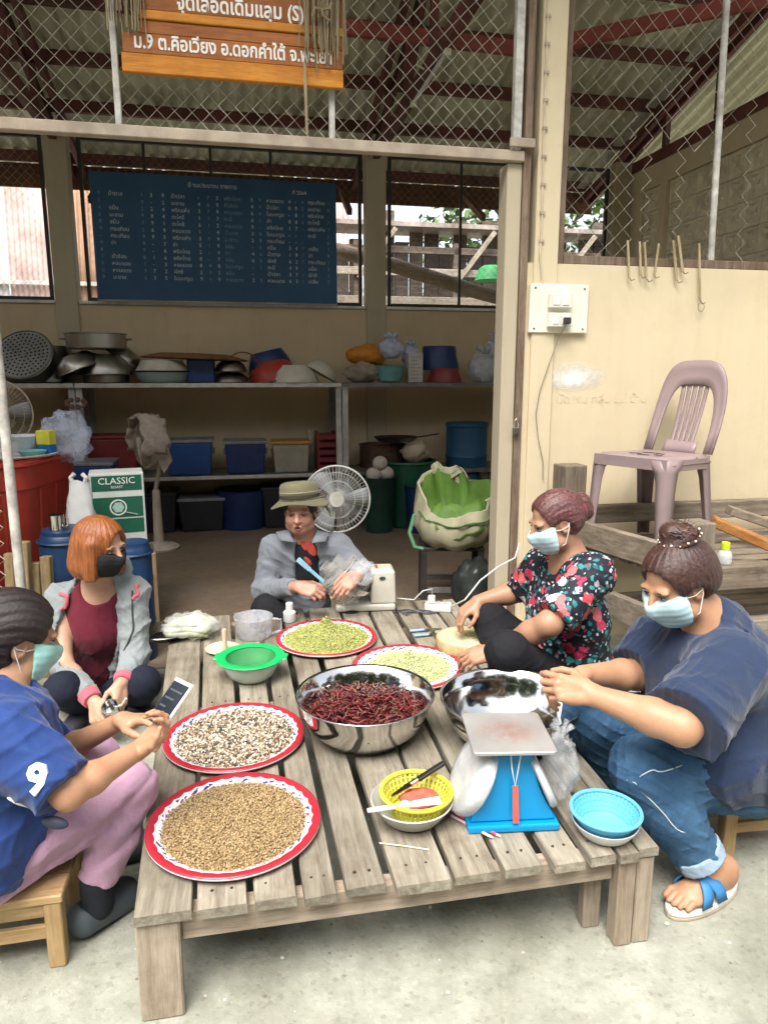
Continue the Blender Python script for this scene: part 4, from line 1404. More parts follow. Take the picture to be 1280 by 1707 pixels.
so_.matrix_world = Matrix.Translation(gr.location) @ Matrix.Rotation(R(6), 4, 'Z')
tag(so_, "pale herb scraps stuck inside the clear grinder bowl", "chopped herbs", kind="stuff")

# ================================================================== extension socket and cables
EX = G(730, 1018, TT)
ex = thing("extension_socket", "white extension socket block at the far table corner", "socket", loc=(EX.x, EX.y, TT + .0015), rz=R(-8))
MB().box(-0.065, 0.065, -0.03, 0.03, 0, 0.036).build("case", M_wp, ex, bevel=0.005, seg=2)
for x in (-.035, 0.0, .035):
    MB().lathe([(0.014, 0), (0.014, 0.0015), (0, 0.0015)], 16, Matrix.Translation((x, 0, 0.0365))).build("outlet", basic("outlet_grey", (0.4, 0.4, 0.38)), ex)
MB().box(-0.05, -0.015, -0.016, 0.016, 0.039, 0.075).build("plug", M_wp, ex, bevel=0.005, seg=2)
cable = thing("white_cable", "white cable rising from the extension socket to the door post", "cable")
pA = Vector((EX.x + .065, EX.y, TT + .02))
MB().tube([pA, W(775, 1000, 3.25), W(800, 968, 3.3), W(830, 945, 3.42), W(858, 930, 3.5), W(866, 905, 3.53)], 0.0038, 7).build("cord", M_wp, cable, smooth=True)
cable2 = thing("grinder_cable", "cable looping from the grinder to the extension socket", "cable")
MB().tube([Vector((GR.x + .11, GR.y + .1, TT + .04)), W(690, 1000, 3.35), W(705, 985, 3.35), W(720, 982, 3.32), Vector((EX.x - .03, EX.y, TT + .075))], 0.0032, 7).build("cord", M_wp, cable2, smooth=True)
wires = thing("dark_wires", "tangle of thin dark cables between grinder and socket", "cable")
for k in range(5):
    a = G(660 + 4 * k, 1018 + 2 * k, TT + .006)
    MB().tube([a, a + Vector((0.05, -.03 + .02 * k, .015)), a + Vector((0.11, .02 * math.sin(k * 2), .004)), a + Vector((0.16, -.02 + .012 * k, .006))], 0.003, 6).build("wire", basic("dark_cable", (0.03, 0.03, 0.05), 0.4), wires, smooth=True)

# straws by the scale, broken skewer
for k, (pa, pb, c_, lab) in enumerate((((755, 1356), (828, 1392), (0.62, 0.08, 0.12), "red and white pen lying at the foot of the blue scale"), ((752, 1360), (815, 1394), (0.75, 0.5, 0.55), "pale pink straw lying in front of the red pen"))):
    a, c = G(*pa, TT + .006), G(*pb, TT + .006)
    pn = thing("straw" if k else "pen", lab, "straw" if k else "pen")
    MB().tube([a, c], 0.0036, 8).build("barrel", basic("pen%d" % k, c_, 0.35), pn, smooth=True)
    MB().tube([c, c + (c - a).normalized() * .012], [0.0036, 0.001], 8).build("tip", M_wp, pn, smooth=True)
a, c = G(632, 1406, TT + .004), G(715, 1417, TT + .004)
sk = MB().tube([a, (a + c) / 2 + Vector((0, 0, .001)), c], 0.0017, 6).build("skewer", basic("pale_bamboo", (0.66, 0.58, 0.42)), smooth=True)
tag(sk, "thin pale bamboo skewer lying on the bare planks", "skewer")
# ================================================================== lettering
def text(body, size, mat, parent, M, name="lettering", align='LEFT', extrude=0.0008, spacing=1.0, line=1.0, bold=0.0, kind=None):
    cu = bpy.data.curves.new(name, 'FONT')
    cu.body = body
    cu.size = size
    cu.align_x = align
    cu.extrude = extrude
    cu.offset = bold
    cu.space_character = spacing
    cu.space_line = line
    cu.resolution_u = 2
    cu.materials.append(mat)
    o = bpy.data.objects.new(name, cu)
    COL.objects.link(o)
    dg = bpy.context.evaluated_depsgraph_get()
    me = bpy.data.meshes.new_from_object(o.evaluated_get(dg))
    me.name = name
    bpy.data.objects.remove(o)
    me.materials.clear()
    return tag(link_mesh(name, me, mat, parent, False, 0, M), kind=kind)
UP = Matrix.Rotation(PI / 2, 4, 'X')
M_white = basic("sign_white", (0.78, 0.76, 0.70), 0.5, var=0.05)

# ------------------------------------------------------------------ orange signboard
sg = room("signboard", "orange and brown wooden signboard with white lettering above the doorway", "sign", -1.31, -0.05, 2.64)
M_or = wood("orange_board", (0.50, 0.18, 0.02), (0.64, 0.25, 0.03), (0.72, 0.33, 0.05), 'X', 0.5, stain=0.2)
M_br = wood("brown_board", (0.30, 0.10, 0.025), (0.40, 0.145, 0.04), (0.48, 0.19, 0.06), 'X', 0.5, stain=0.3)
MB().box(-0.458, 0.455, -0.014, 0.012, 0.0, 0.072).build("bottom_board", M_or, sg, bevel=0.003)
MB().box(-0.452, 0.452, -0.008, 0.010, 0.073, 0.15).build("letter_board", M_br, sg, bevel=0.003)
MB().box(-0.385, 0.455, -0.006, 0.010, 0.151, 0.200).build("middle_board", M_br, sg, bevel=0.003)
MB().box(-0.385, 0.455, -0.014, 0.012, 0.202, 0.236).build("upper_board", M_or, sg, bevel=0.003)
MB().box(-0.385, 0.455, -0.006, 0.010, 0.238, 0.52).build("top_board", M_br, sg, bevel=0.003)
text("ม.๑ ต.คือเวียง อ.ดอกคำใต้ จ.พะเยา".replace("๑", "9"), 0.064, M_white, sg, Matrix.Translation((0.0, -0.0095, 0.094)) @ UP @ Matrix.Diagonal((.93, 1.15, 1, 1)), align='CENTER', bold=0.0016)
text("จุดเลือดเดิมแลุม (S)", 0.070, M_white, sg, Matrix.Translation((0.03, -0.0075, 0.250)) @ UP @ Matrix.Diagonal((.95, 1.15, 1, 1)), align='CENTER', bold=0.0016)
M_straw = wood("dry_straw", (0.17, 0.13, 0.07), (0.32, 0.26, 0.16), (0.44, 0.37, 0.25), 'Z', stain=0.2)
for nm, lab, x0, x1, zb, n in (("straw_bundle", "bundle of dried straw hanging over the sign's left corner", -0.50, -0.36, 0.13, 34), ("straw_bundle", "bundle of dried straw tied in a knot over the sign's right end", 0.27, 0.47, 0.09, 48)):
    sb_ = room(nm, lab, "straw", -1.31, -0.075, 2.64, group="dried straw bundles on the sign")
    b = MB()
    for k in range(n):
        x = random.uniform(x0, x1)
        z = zb + random.uniform(0, 0.08) + (0.0 if random.random() < .8 else -0.05)
        y = random.uniform(-0.02, 0.012)
        b.bar((x, y, 0.55), (x + random.uniform(-.02, .02), y + random.uniform(-.012, .006), z), random.uniform(.006, .014), 0.0025, up=(0, 1, 0), w2=.004)
    tag(b.build("straw", M_straw, sb_), kind="stuff")
    MB().tube([((x0 + x1) / 2 - .09, -.02, .40), ((x0 + x1) / 2, -.03, .385), ((x0 + x1) / 2 + .09, -.02, .40)], 0.006, 6).build("tie", M_straw, sb_, smooth=True)
    if x0 > 0:
        for k in range(4):
            MB().tube([(0.36, -.03, .28), (0.36 + .03 * math.cos(k * 1.6), -.045, .28 + .03 * math.sin(k * 1.6)), (.36 + .05 * math.cos(k * 1.6 + .6), -.03, .28 + .05 * math.sin(k * 1.6 + .6))], 0.006, 6).build("knot", M_straw, sb_, smooth=True)
        MB().bar((0.285, -.012, .08), (0.29, -.012, -0.20), 0.012, 0.003, up=(0, 1, 0)).build("trailing_blade", M_straw, sb_)

# ------------------------------------------------------------------ blue blackboard
bd = room("blackboard", "large blue board of faint chalked rows on the back wall", "board", -1.475, 3.585, 2.085)
def board_mat():
    m, nt, b = new_mat("board_blue")
    v = coords(nt, jitter=False)
    c = ramp(nt, noise(nt, v, 1.6, 7, 0.6), [(0.3, (0.010, 0.058, 0.14)), (0.7, (0.022, 0.095, 0.20))])
    c = mixc(nt, ramp(nt, noise(nt, v, 12, 8, 0.75), [(0.55, (0, 0, 0)), (0.85, (0.35,) * 3)]), c, (0.10, 0.16, 0.26))
    nt.links.new(c, b.inputs["Base Color"])
    b.inputs["Roughness"].default_value = 0.55
    return m
MB().box(-1.08, 1.085, 0.0, 0.014, 0.0, 1.075).build("panel", board_mat(), bd)
MB().box(-1.08, 1.085, -0.004, 0.016, -0.014, -0.001).build("chalk_rail", M_beam, bd)
M_chalk = basic("chalk", (0.60, 0.66, 0.70), 0.9, var=0.3, scale=30)
M_chalk2 = basic("chalk_faint", (0.22, 0.32, 0.42), 0.9, var=0.4, scale=30)
words = ["กระเทียม", "หอมแดง", "พริกแห้ง", "ตะไคร้", "ข่า", "ผักชี", "เกลือ", "น้ำตาล", "กะปิ", "มะขาม", "ถั่วลิสง", "ใบมะกรูด", "ขมิ้น", "พริกไทย", "งา", "น้ำปลา"]
def column(x, kind, rows, size, mat, seed):
    rr = random.Random(seed)
    if kind == 'w':
        body = "\n".join(rr.choice(words) if rr.random() < .98 else "" for _ in range(rows))
    else:
        body = "\n".join(str(rr.randint(1, 9)) if rr.random() < .85 else "-" for _ in range(rows))
    text(body, size, mat, bd, Matrix.Translation((x, -0.0015, 0.885)) @ UP @ Matrix.Rotation(R(-.6), 4, 'Z'), "chalk_column", kind="stuff", line=0.0715 / size * 0.82, extrude=0.0004)
for k, (x, kd, mt) in enumerate(((-1.02, 'd', 2), (-0.93, 'w', 1), (-0.66, 'd', 2), (-0.58, 'd', 1), (-0.48, 'd', 1), (-0.40, 'w', 1), (-0.17, 'd', 1), (-0.09, 'd', 2), (-0.01, 'd', 1), (0.06, 'w', 2), (0.30, 'd', 1), (0.37, 'd', 2), (0.44, 'w', 1), (0.64, 'd', 1), (0.70, 'd', 1), (0.76, 'd', 2), (0.82, 'w', 1), (1.0, 'd', 2))):
    column(x, kd, 13, 0.046, M_chalk if mt == 1 else M_chalk2, 40 + k)
text("ปี งบประมาณ รายการ", 0.05, M_chalk, bd, Matrix.Translation((-0.25, -0.0015, 0.985)) @ UP, "chalk_heading")
text("ที่ 2564", 0.045, M_chalk, bd, Matrix.Translation((0.68, -0.0015, 0.965)) @ UP, "chalk_heading")

# ------------------------------------------------------------------ metal rack
SV0, SV1, SZ, LZ = 3.0, 3.56, 1.345, 0.535
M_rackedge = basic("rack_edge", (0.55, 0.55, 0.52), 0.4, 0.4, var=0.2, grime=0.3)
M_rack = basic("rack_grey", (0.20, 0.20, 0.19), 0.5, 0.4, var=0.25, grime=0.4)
def rack(u0, u1, label, lower=True, lip=M_rackedge):
    r_ = room("metal_rack", label, "rack", (u0 + u1) / 2, (SV0 + SV1) / 2, 0, group="metal shelving along the back wall")
    w, d = (u1 - u0) / 2, (SV1 - SV0) / 2
    for z, t_, nm in ((SZ, 0.035, "top_shelf"), (LZ, 0.03, "lower_shelf")):
        MB().box(-w + .002, w - .002, -d + 0.004, d, z - 0.02, z).build(nm, M_rack, r_)
        MB().box(-w, w, -d - 0.004, -d + 0.003, z - t_, z + 0.003).build("shelf_lip", lip, r_, bevel=0.002)
    for x in (-w + 0.025, w - 0.025):
        for y in (-d + 0.03, d - 0.03):
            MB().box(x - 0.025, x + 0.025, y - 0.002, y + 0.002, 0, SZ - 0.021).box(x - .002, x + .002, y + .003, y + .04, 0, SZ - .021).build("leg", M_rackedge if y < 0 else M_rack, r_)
    return r_
rack(-4.6, -2.70, "metal rack at the far left loaded with aluminium steamers")
rack(-2.69, -0.44, "metal rack below the blackboard holding basins and lidded boxes", lip=M_rackedge)
rack(-0.43, 1.5, "metal rack by the door post holding bags and buckets", lip=M_rack)

def on_shelf(name, label, cat, u, v=3.22, z=SZ + 0.004, rz=0.0, group=None):
    return room(name, label, cat, u, v, z, rz, group)
M_alu = steel("dull_aluminium", (0.42, 0.40, 0.36), 0.33)
M_alud = steel("dark_aluminium", (0.24, 0.21, 0.18), 0.35)
M_creamp = basic("cream_enamel", (0.60, 0.57, 0.47), 0.35, var=0.08, grime=0.25)
M_mint = basic("mint_enamel", (0.42, 0.52, 0.48), 0.35, var=0.08, grime=0.2)
M_navy = basic("navy_plastic", (0.015, 0.035, 0.12), 0.4, var=0.15)
M_blue = basic("blue_plastic", (0.02, 0.07, 0.24), 0.4, var=0.12)
M_red = basic("red_plastic", (0.42, 0.05, 0.03), 0.4, var=0.12, grime=0.15)
M_dred = basic("dark_red_plastic", (0.20, 0.03, 0.03), 0.45, var=0.15)
M_teal = basic("teal_enamel", (0.14, 0.34, 0.33), 0.35)
M_orange = basic("orange_stuff", (0.55, 0.20, 0.02), 0.5, var=0.25, scale=25)

def inv_basin(name, label, cat, u, r, h, mat, v=3.22, z=SZ + 0.004, tilt=None, rim=None, group=None, foot=0.55):
    t_ = on_shelf(name, label, cat, u, v, z, group=group)
    M = Matrix.Identity(4)
    if tilt:
        M = tilt
    MB().lathe([(r + .006, 0.0), (r, 0.004), (r * .97, h * .25), (r * 0.86, h * 0.62), (r * foot * 1.05, h * 0.96), (r * foot, h), (0, h * .985)], 40, cap0=False).build("basin", mat, t_, smooth=True, M=M)
    MB().tube([((r + .004) * math.cos(2 * PI * k / 40), (r + .004) * math.sin(2 * PI * k / 40), 0.004) for k in range(40)], 0.006, 6, closed=True).build("rim", rim or mat, t_, smooth=True, M=M)
    return t_

# steamer trays with pierced bottoms, leaning at the left
stm = on_shelf("steamer_tray", "aluminium steamer tray leaning with its pierced bottom out", "steamer", -3.10, 3.20, SZ + 0.004)
TM1 = Matrix.Translation((0.0, 0.02, 0.205)) @ Matrix.Rotation(R(-12), 4, 'Y') @ Matrix.Rotation(R(58), 4, 'X')
MB().lathe([(0.235, 0.0), (0.24, 0.004), (0.24, 0.13), (0.235, 0.13), (0.232, 0.01), (0.0, 0.008)], 48, TM1 @ Matrix.Translation((0, 0, -.065)) @ Matrix.Rotation(PI, 4, 'X') @ Matrix.Translation((0, 0, -.13)), cap0=False).build("pan", M_alu, stm, smooth=True)
MB().lathe([(0.0, 0.0), (0.225, 0.0)], 40, TM1 @ Matrix.Translation((0, 0, 0.066))).build("bottom_plate", basic("steamer_plate", (0.50, 0.50, 0.48), 0.4, 0.6), stm)
hl = MB()
for ri in range(1, 7):
    for k in range(6 * ri):
        a = 2 * PI * k / (6 * ri)
        q = 0.033 * ri
        hl.lathe([(0.0085, 0.0), (0, 0.0)], 7, TM1 @ Matrix.Translation((q * math.cos(a), q * math.sin(a), 0.068)))
tag(hl.build("hole", basic("hole_black", (0.012, 0.012, 0.012), 0.9), stm), kind="stuff")
pot = on_shelf("steamer_pot", "tall aluminium pot standing behind the pierced steamer tray", "pot", -2.98, 3.42)
MB().lathe([(0.0, 0), (0.19, 0), (0.2, 0.01), (0.2, 0.31), (0.207, 0.315), (0.19, 0.315), (0.19, 0.02), (0, 0.02)], 44).build("pot", M_alu, pot, smooth=True)
pot2 = on_shelf("steamer_pot", "flat aluminium pot on the very top of the basin stack", "pot", -2.53, 3.22, SZ + 0.29)
MB().lathe([(0.0, 0), (0.235, 0), (0.245, 0.008), (0.245, 0.12), (0.255, 0.125), (0.255, 0.13), (0.238, 0.13), (0.235, 0.01), (0, 0.01)], 48).build("pot", M_alu, pot2, smooth=True)
for s in (-1, 1):
    MB().tube([(s * .245, -.05, .08), (s * .285, -.03, .085), (s * .285, .03, .085), (s * .245, .05, .08)], 0.007, 6).build("handle", M_alu, pot2, smooth=True)
inv_basin("aluminium_basin", "upturned aluminium basin at the bottom right of the stack", "basin", -2.47, 0.215, 0.17, M_alu, z=SZ + .075)
inv_basin("aluminium_basin", "tilted aluminium basin leaning at the left of the stack", "basin", -2.66, 0.20, 0.14, M_alu, v=3.17, z=SZ + .11, tilt=Matrix.Rotation(R(-20), 4, 'Y'))
ab = on_shelf("aluminium_pot", "shallow dark aluminium pot at the bottom of the stack", "pot", -2.47)
MB().lathe([(0.0, 0), (0.18, 0), (0.19, 0.006), (0.19, 0.068), (0.18, 0.07), (0, 0.07)], 40).build("pot", M_alud, ab, smooth=True)
inv_basin("aluminium_basin", "aluminium basin standing on edge against the wall", "basin", -2.36, 0.20, 0.12, M_alu, v=3.42, z=SZ + .20, tilt=Matrix.Rotation(R(40), 4, 'Y'))
# cream and mint basins
wbn = on_shelf("enamel_basin", "mint enamel basin under the upturned cream basin", "basin", -2.0)
MB().lathe([(0.0, 0), (0.17, 0), (0.205, 0.03), (0.225, 0.085), (0.232, 0.09), (0.22, 0.09), (0.2, 0.03), (0, 0.01)], 44).build("basin", M_mint, wbn, smooth=True)
inv_basin("enamel_basin", "cream enamel basin upturned on the mint basin", "basin", -2.0, 0.225, 0.10, M_creamp, z=SZ + .1, rim=basic("black_rim", (0.02, 0.02, 0.02)), foot=0.75)
wv = on_shelf("woven_tray", "large flat brown woven tray lying across the basins", "tray", -1.72, 3.28, SZ + 0.235, R(3))
MB().lathe([(0.0, 0.03), (0.30, 0.022), (0.44, -0.01), (0.47, -0.02), (0.46, -0.028), (0.3, 0.008), (0.0, 0.02)], 48, Matrix.Rotation(R(2), 4, 'Y') @ Matrix.Scale(0.62, 4, (0, 1, 0))).build("tray", wood("rattan", (0.16, 0.07, 0.03), (0.28, 0.14, 0.06), (0.38, 0.22, 0.11), 'X'), wv, smooth=True)
bx = on_shelf("storage_tub", "blue ribbed tub under the woven tray", "tub", -1.67, 3.30)
MB().box(-0.12, 0.12, -0.1, 0.1, 0, 0.20).build("body", M_blue, bx, bevel=0.01, seg=2)
for k in range(7):
    MB().box(-0.10 + k * .033, -0.09 + k * .033, -.104, -.1005, 0.01, 0.18).build("rib", M_blue, bx)
for k, (r, h, z, lb) in enumerate(((0.155, 0.09, 0, "lower dark wok upside down beside the blue tub"), (0.14, 0.10, 0.095, "upper dark wok upside down beside the blue tub"))):
    inv_basin("wok", lb, "wok", -1.41, r, h, M_alud, z=SZ + .004 + z, group="dark woks on the shelf")
kh = on_shelf("wok_ring", "thin pale wire ring leaning round the dark woks", "ring", -1.30, 3.16, SZ + .01)
MB().tube([(0.14 * math.cos(a), 0.02 * math.cos(a), 0.13 + .13 * math.sin(a)) for a in [2 * PI * k / 30 for k in range(30)]], 0.006, 6, closed=True).build("ring", M_dred, kh, smooth=True)
inv_basin("plastic_basin", "navy blue plastic basin tilted at the back of the shelf", "basin", -1.05, 0.20, 0.16, M_navy, v=3.36, z=SZ + .13, tilt=Matrix.Rotation(R(-14), 4, 'Y'), foot=0.7)
inv_basin("plastic_basin", "red plastic basin upturned behind the cream basin", "basin", -1.02, 0.23, 0.18, M_red, v=3.30, z=SZ + .02, tilt=Matrix.Rotation(R(-10), 4, 'Y'), foot=0.6)
inv_basin("enamel_basin", "wide cream basin upturned in front of the red basin", "basin", -0.85, 0.22, 0.155, M_creamp, v=3.2)
inv_basin("enamel_basin", "small cream basin tilted against the wide cream one", "basin", -0.60, 0.155, 0.10, M_creamp, v=3.26, z=SZ + .08, tilt=Matrix.Rotation(R(30), 4, 'Y'))
# right rack: bags, bowls, carton
orb = on_shelf("orange_bag", "bag of orange packets at the back of the right rack", "bag", -0.14, 3.3, SZ + .25)
b = MB().sphere((0, 0, 0), (0.2, 0.1, 0.10), 24, 14)
b.v = [(x * (1 + .3 * mnoise.noise(Vector((x * 9, y * 9, z * 9)))), y, z * (1 + .4 * mnoise.noise(Vector((x * 12, y * 12, z * 12 + 5))))) for x, y, z in b.v]
b.build("packets", M_orange, orb, smooth='all')
film_bag("plastic_bag", "bluish clear bag bunched on the orange packets", "bag", RM @ Vector((0.06, 3.22, SZ + .31)), (0.11, 0.09, 0.09), clear_film("blue_film", (0.60, 0.66, 0.86), 0.65, 0.3), 1.7)
film_bag("cloth_bag", "dusty greyish bag slumped left of the teal bowl", "bag", RM @ Vector((-0.22, 3.18, SZ + .09)), (0.17, 0.10, 0.09), basic("dusty_film", (0.30, 0.25, 0.19), 0.6, var=0.35, scale=14), 5.5, knot=False)
tb_ = on_shelf("teal_bowl", "deep teal enamel bowl on the right rack", "bowl", 0.03, 3.14)
MB().lathe([(0.0, 0), (0.08, 0), (0.10, 0.01), (0.128, 0.10), (0.135, 0.15), (0.14, 0.155), (0.128, 0.155), (0.12, 0.1), (0.0, 0.02)], 40).build("bowl", M_teal, tb_, smooth=True)
ct = on_shelf("carton", "pale grey carton standing beside the teal bowl", "carton", 0.27, 3.16)
MB().box(-0.07, 0.07, -0.05, 0.05, 0, 0.27).build("box", basic("carton_grey", (0.52, 0.50, 0.45), 0.7, var=0.12), ct, bevel=0.003)
lm = MB()
for k in range(7):
    lm.box(-0.055, 0.055 - .02 * (k % 3), -.0520, -.0506, 0.03 + k * .032, 0.045 + k * .032)
lm.build("printed_panel", basic("carton_print", (0.42, 0.40, 0.36), 0.7), ct)
film_bag("plastic_bag", "knotted clear bag behind the grey carton", "bag", RM @ Vector((0.27, 3.3, SZ + .24)), (0.08, 0.07, 0.10), clear_film("blue_film", (0.60, 0.66, 0.86), 0.65, 0.3), 2.9)
inv_basin("plastic_basin", "red plastic basin under the navy tub on the right rack", "basin", 0.56, 0.16, 0.13, M_dred, v=3.15, foot=0.75)
inv_basin("plastic_tub", "navy plastic tub upturned on the red basin", "tub", 0.54, 0.19, 0.22, M_navy, v=3.28, z=SZ + .12, foot=0.8)
film_bag("plastic_bag", "big knotted clear bag at the right end of the rack", "bag", RM @ Vector((0.98, 3.2, SZ + .13)), (0.15, 0.10, 0.14), clear_film("grey_film", (0.62, 0.66, 0.70), 0.55, 0.3), 6.2)
film_bag("plastic_bag", "upper knotted bag stacked on the big clear bag", "bag", RM @ Vector((1.06, 3.22, SZ + .31)), (0.08, 0.07, 0.10), clear_film("grey_film", (0.62, 0.66, 0.70), 0.55, 0.3), 9.2)

# lower shelf
def lid_box(name, label, cat, u, w, d, h, mat, lidm, v=3.2, z=LZ + 0.004, taper=0.9, rz=0.0):
    t_ = on_shelf(name, label, cat, u, v, z, rz)
    b = MB()
    vs = []
    for zz, k in ((0, taper), (h, 1.0)):
        vs += [(-w * k, -d * k, zz), (w * k, -d * k, zz), (w * k, d * k, zz), (-w * k, d * k, zz)]
    b.add(vs, [(3, 2, 1, 0), (4, 5, 6, 7), (0, 1, 5, 4), (1, 2, 6, 5), (2, 3, 7, 6), (3, 0, 4, 7)])
    b.build("body", mat, t_, bevel=0.012, seg=2)
    MB().box(-w - 0.012, w + 0.012, -d - 0.012, d + 0.012, h + .001, h + 0.028).build("lid", lidm, t_, bevel=0.006, seg=2)
    for s in (-1, 1):
        MB().box(s * w - .012, s * w + .02, -0.05, 0.05, h * .62, h * .8).build("clip", lidm, t_, bevel=0.004)
    return t_
M_greylid = basic("grey_lid", (0.22, 0.23, 0.25), 0.45)
lid_box("storage_box", "red storage box behind the white covered fan", "storage box", -2.45, 0.21, 0.17, 0.33, M_dred, M_dred, v=3.28)
lid_box("storage_box", "deep blue storage box with a grey lid left of centre", "storage box", -1.80, 0.20, 0.16, 0.29, M_blue, M_greylid)
lid_box("storage_box", "blue storage box second from the left on the lower shelf", "storage box", -1.31, 0.18, 0.16, 0.27, M_navy, M_greylid)
lid_box("storage_box", "pale storage box with an orange lid on the lower shelf", "storage box", -0.90, 0.165, 0.15, 0.26, basic("pale_box", (0.36, 0.33, 0.26), 0.5, var=0.2, scale=6), basic("orange_lid", (0.45, 0.22, 0.06), 0.45))
lid_box("storage_box", "dark blue box at floor level near the left rack", "storage box", -2.62, 0.25, 0.17, 0.20, M_blue, M_greylid, v=2.75, z=0.50)
MB().box(-2.87, -2.37, 2.58, 2.92, 0.0, 0.495)
cr0 = room("plastic_crate", "dark crate under the blue box by the left rack", "crate", -2.62, 2.75, 0)
for k in range(5):
    MB().box(-0.25, 0.25, -0.17, 0.17, 0.02 + k * .095, 0.09 + k * .095).build("slat", M_navy, cr0, bevel=0.004)
for x in (-.24, .24):
    MB().box(x - .018, x + .018, -.178, .178, 0, 0.495).build("corner", M_navy, cr0)
crt = on_shelf("plastic_crate", "dark red slatted crate right of the orange lidded box", "crate", -0.56, 3.26, LZ + .004)
for k in range(5):
    MB().box(-0.09, 0.09, -0.14, 0.14, 0.01 + k * .07, 0.055 + k * .07).build("slat", M_dred, crt, bevel=0.003)
for x in (-.085, .085):
    MB().box(x - .01, x + .01, -.145, .145, 0, 0.36).build("corner", M_dred, crt)
tins = on_shelf("tin_can", "tall cream tin standing behind the orange lidded box", "tin", -0.68, 3.40, LZ + .004)
MB().lathe([(0, 0), (0.05, 0), (0.05, 0.36), (0.04, 0.37), (0, 0.37)], 20).build("can", basic("tin_cream", (0.4, 0.36, 0.28), 0.5, var=0.3), tins, smooth=True)
# garlic balls, green bin, pans, blue drum
gbk = room("green_bin", "dark green plastic bin heaped with bags under the right rack", "bin", 0.20, 3.08, 0)
MB().lathe([(0, 0), (0.20, 0), (0.22, 0.02), (0.255, 0.60), (0.27, 0.61), (0.265, 0.63), (0.24, 0.63), (0.2, 0.05), (0, 0.04)], 36).build("bin", basic("bin_green", (0.015, 0.09, 0.05), 0.45), gbk, smooth=True)
film_bag("filled_bag", "pale lumpy bag of dry goods on top of the green bin", "bag", RM @ Vector((0.26, 3.06, 0.70)), (0.13, 0.12, 0.10), basic("lump_bag", (0.42, 0.36, 0.26), 0.55, var=0.25), 4.4, knot=False)
pn_ = room("frying_pan", "dark frying pan lying across the bags by the rack leg", "pan", 0.10, 3.18, 0.80, R(10))
MB().lathe([(0, 0), (0.17, 0), (0.21, 0.035), (0.215, 0.04), (0.2, 0.035), (0.165, 0.006), (0, 0.006)], 40).build("pan", M_alud, pn_, smooth=True)
MB().bar((0.2, -.02, .03), (0.42, -.06, .06), 0.025, 0.012).build("handle", basic("pan_handle", (0.02, 0.02, 0.02)), pn_, bevel=0.003)
und = room("wicker_basket", "brown wicker basket holding the frying pan beside the rack leg", "basket", 0.0, 3.34, 0)
MB().lathe([(0, 0), (0.16, 0), (0.2, 0.1), (0.22, 0.74), (0.23, 0.76), (0.21, 0.76), (0.19, 0.1), (0, 0.05)], 32).build("basket", wood("wicker_dark", (0.08, 0.045, 0.03), (0.15, 0.09, 0.06), (0.24, 0.16, 0.1), 'X'), und, smooth=True)
gbu = room("green_bucket", "dark bucket holding round white melons by the fan", "bucket", -0.13, 2.85, 0)
MB().lathe([(0, 0), (0.12, 0), (0.15, 0.5), (0.158, 0.51), (0.14, 0.51), (0.12, 0.05), (0, 0.04)], 32).build("bucket", basic("bin_dark", (0.012, 0.05, 0.035), 0.45), gbu, smooth=True)
for k, (x, y, z) in enumerate(((-0.06, -0.05, 0.54), (0.06, -0.04, 0.545), (0.0, -.05, 0.64))):
    ml_ = MB().sphere((0, 0, 0), (0.068, 0.068, 0.064), 20, 12).build("white_gourd", basic("gourd_white", (0.55, 0.50, 0.43), 0.55), smooth='all')
    ml_.matrix_world = RM @ Matrix.Translation((-0.13 + x, 2.85 + y, z))
    tag(ml_, ("lower left white gourd in the dark bucket", "lower right white gourd in the dark bucket", "white gourd resting on two other gourds")[k], "gourd", "white gourds in the bucket")
drm = room("blue_drum", "dark blue plastic drum standing at the right end of the rack", "drum", 0.82, 3.24, 0)
MB().lathe([(0, 0), (0.19, 0), (0.2, 0.02), (0.2, 0.25), (0.207, 0.27), (0.2, 0.29), (0.2, 0.62), (0.207, 0.64), (0.2, 0.66), (0.2, 0.92), (0.21, 0.93), (0.21, 0.96), (0.19, 0.965), (0, 0.965)], 40).build("barrel", basic("drum_blue", (0.02, 0.09, 0.17), 0.4, var=0.12), drm, smooth=True)
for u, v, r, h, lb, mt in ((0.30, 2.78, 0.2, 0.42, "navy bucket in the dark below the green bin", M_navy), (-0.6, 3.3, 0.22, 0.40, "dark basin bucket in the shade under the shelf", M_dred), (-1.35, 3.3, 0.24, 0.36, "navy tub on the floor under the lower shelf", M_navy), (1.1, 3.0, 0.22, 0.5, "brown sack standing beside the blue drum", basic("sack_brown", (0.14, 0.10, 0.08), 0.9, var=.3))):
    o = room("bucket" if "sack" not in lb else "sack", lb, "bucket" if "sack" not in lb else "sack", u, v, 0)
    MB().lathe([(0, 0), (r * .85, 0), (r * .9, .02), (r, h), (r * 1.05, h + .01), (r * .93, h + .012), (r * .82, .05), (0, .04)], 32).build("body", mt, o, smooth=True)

for k, (u, w, h) in enumerate(((-2.2, .26, .34), (-0.95, .22, .36), (0.62, .2, .30), (-1.72, .2, .28))):  # near-black boxes added to deepen the shade below the lower shelf
    lid_box("storage_box", ("black box added to fill the shade under the shelf beside the dark crate", "dark box added to fill the shade under the orange lidded one", "dark box added to fill the floor shade between bin and drum", "black box added to fill the floor shade next to the navy tub")[k], "storage box", u, w, .17, h, basic("shade_fill_black", (0.02, 0.02, 0.024), .5), M_greylid if k == 3 else basic("shade_fill_black", (0.02, 0.02, 0.024), .5), v=3.3, z=.008)
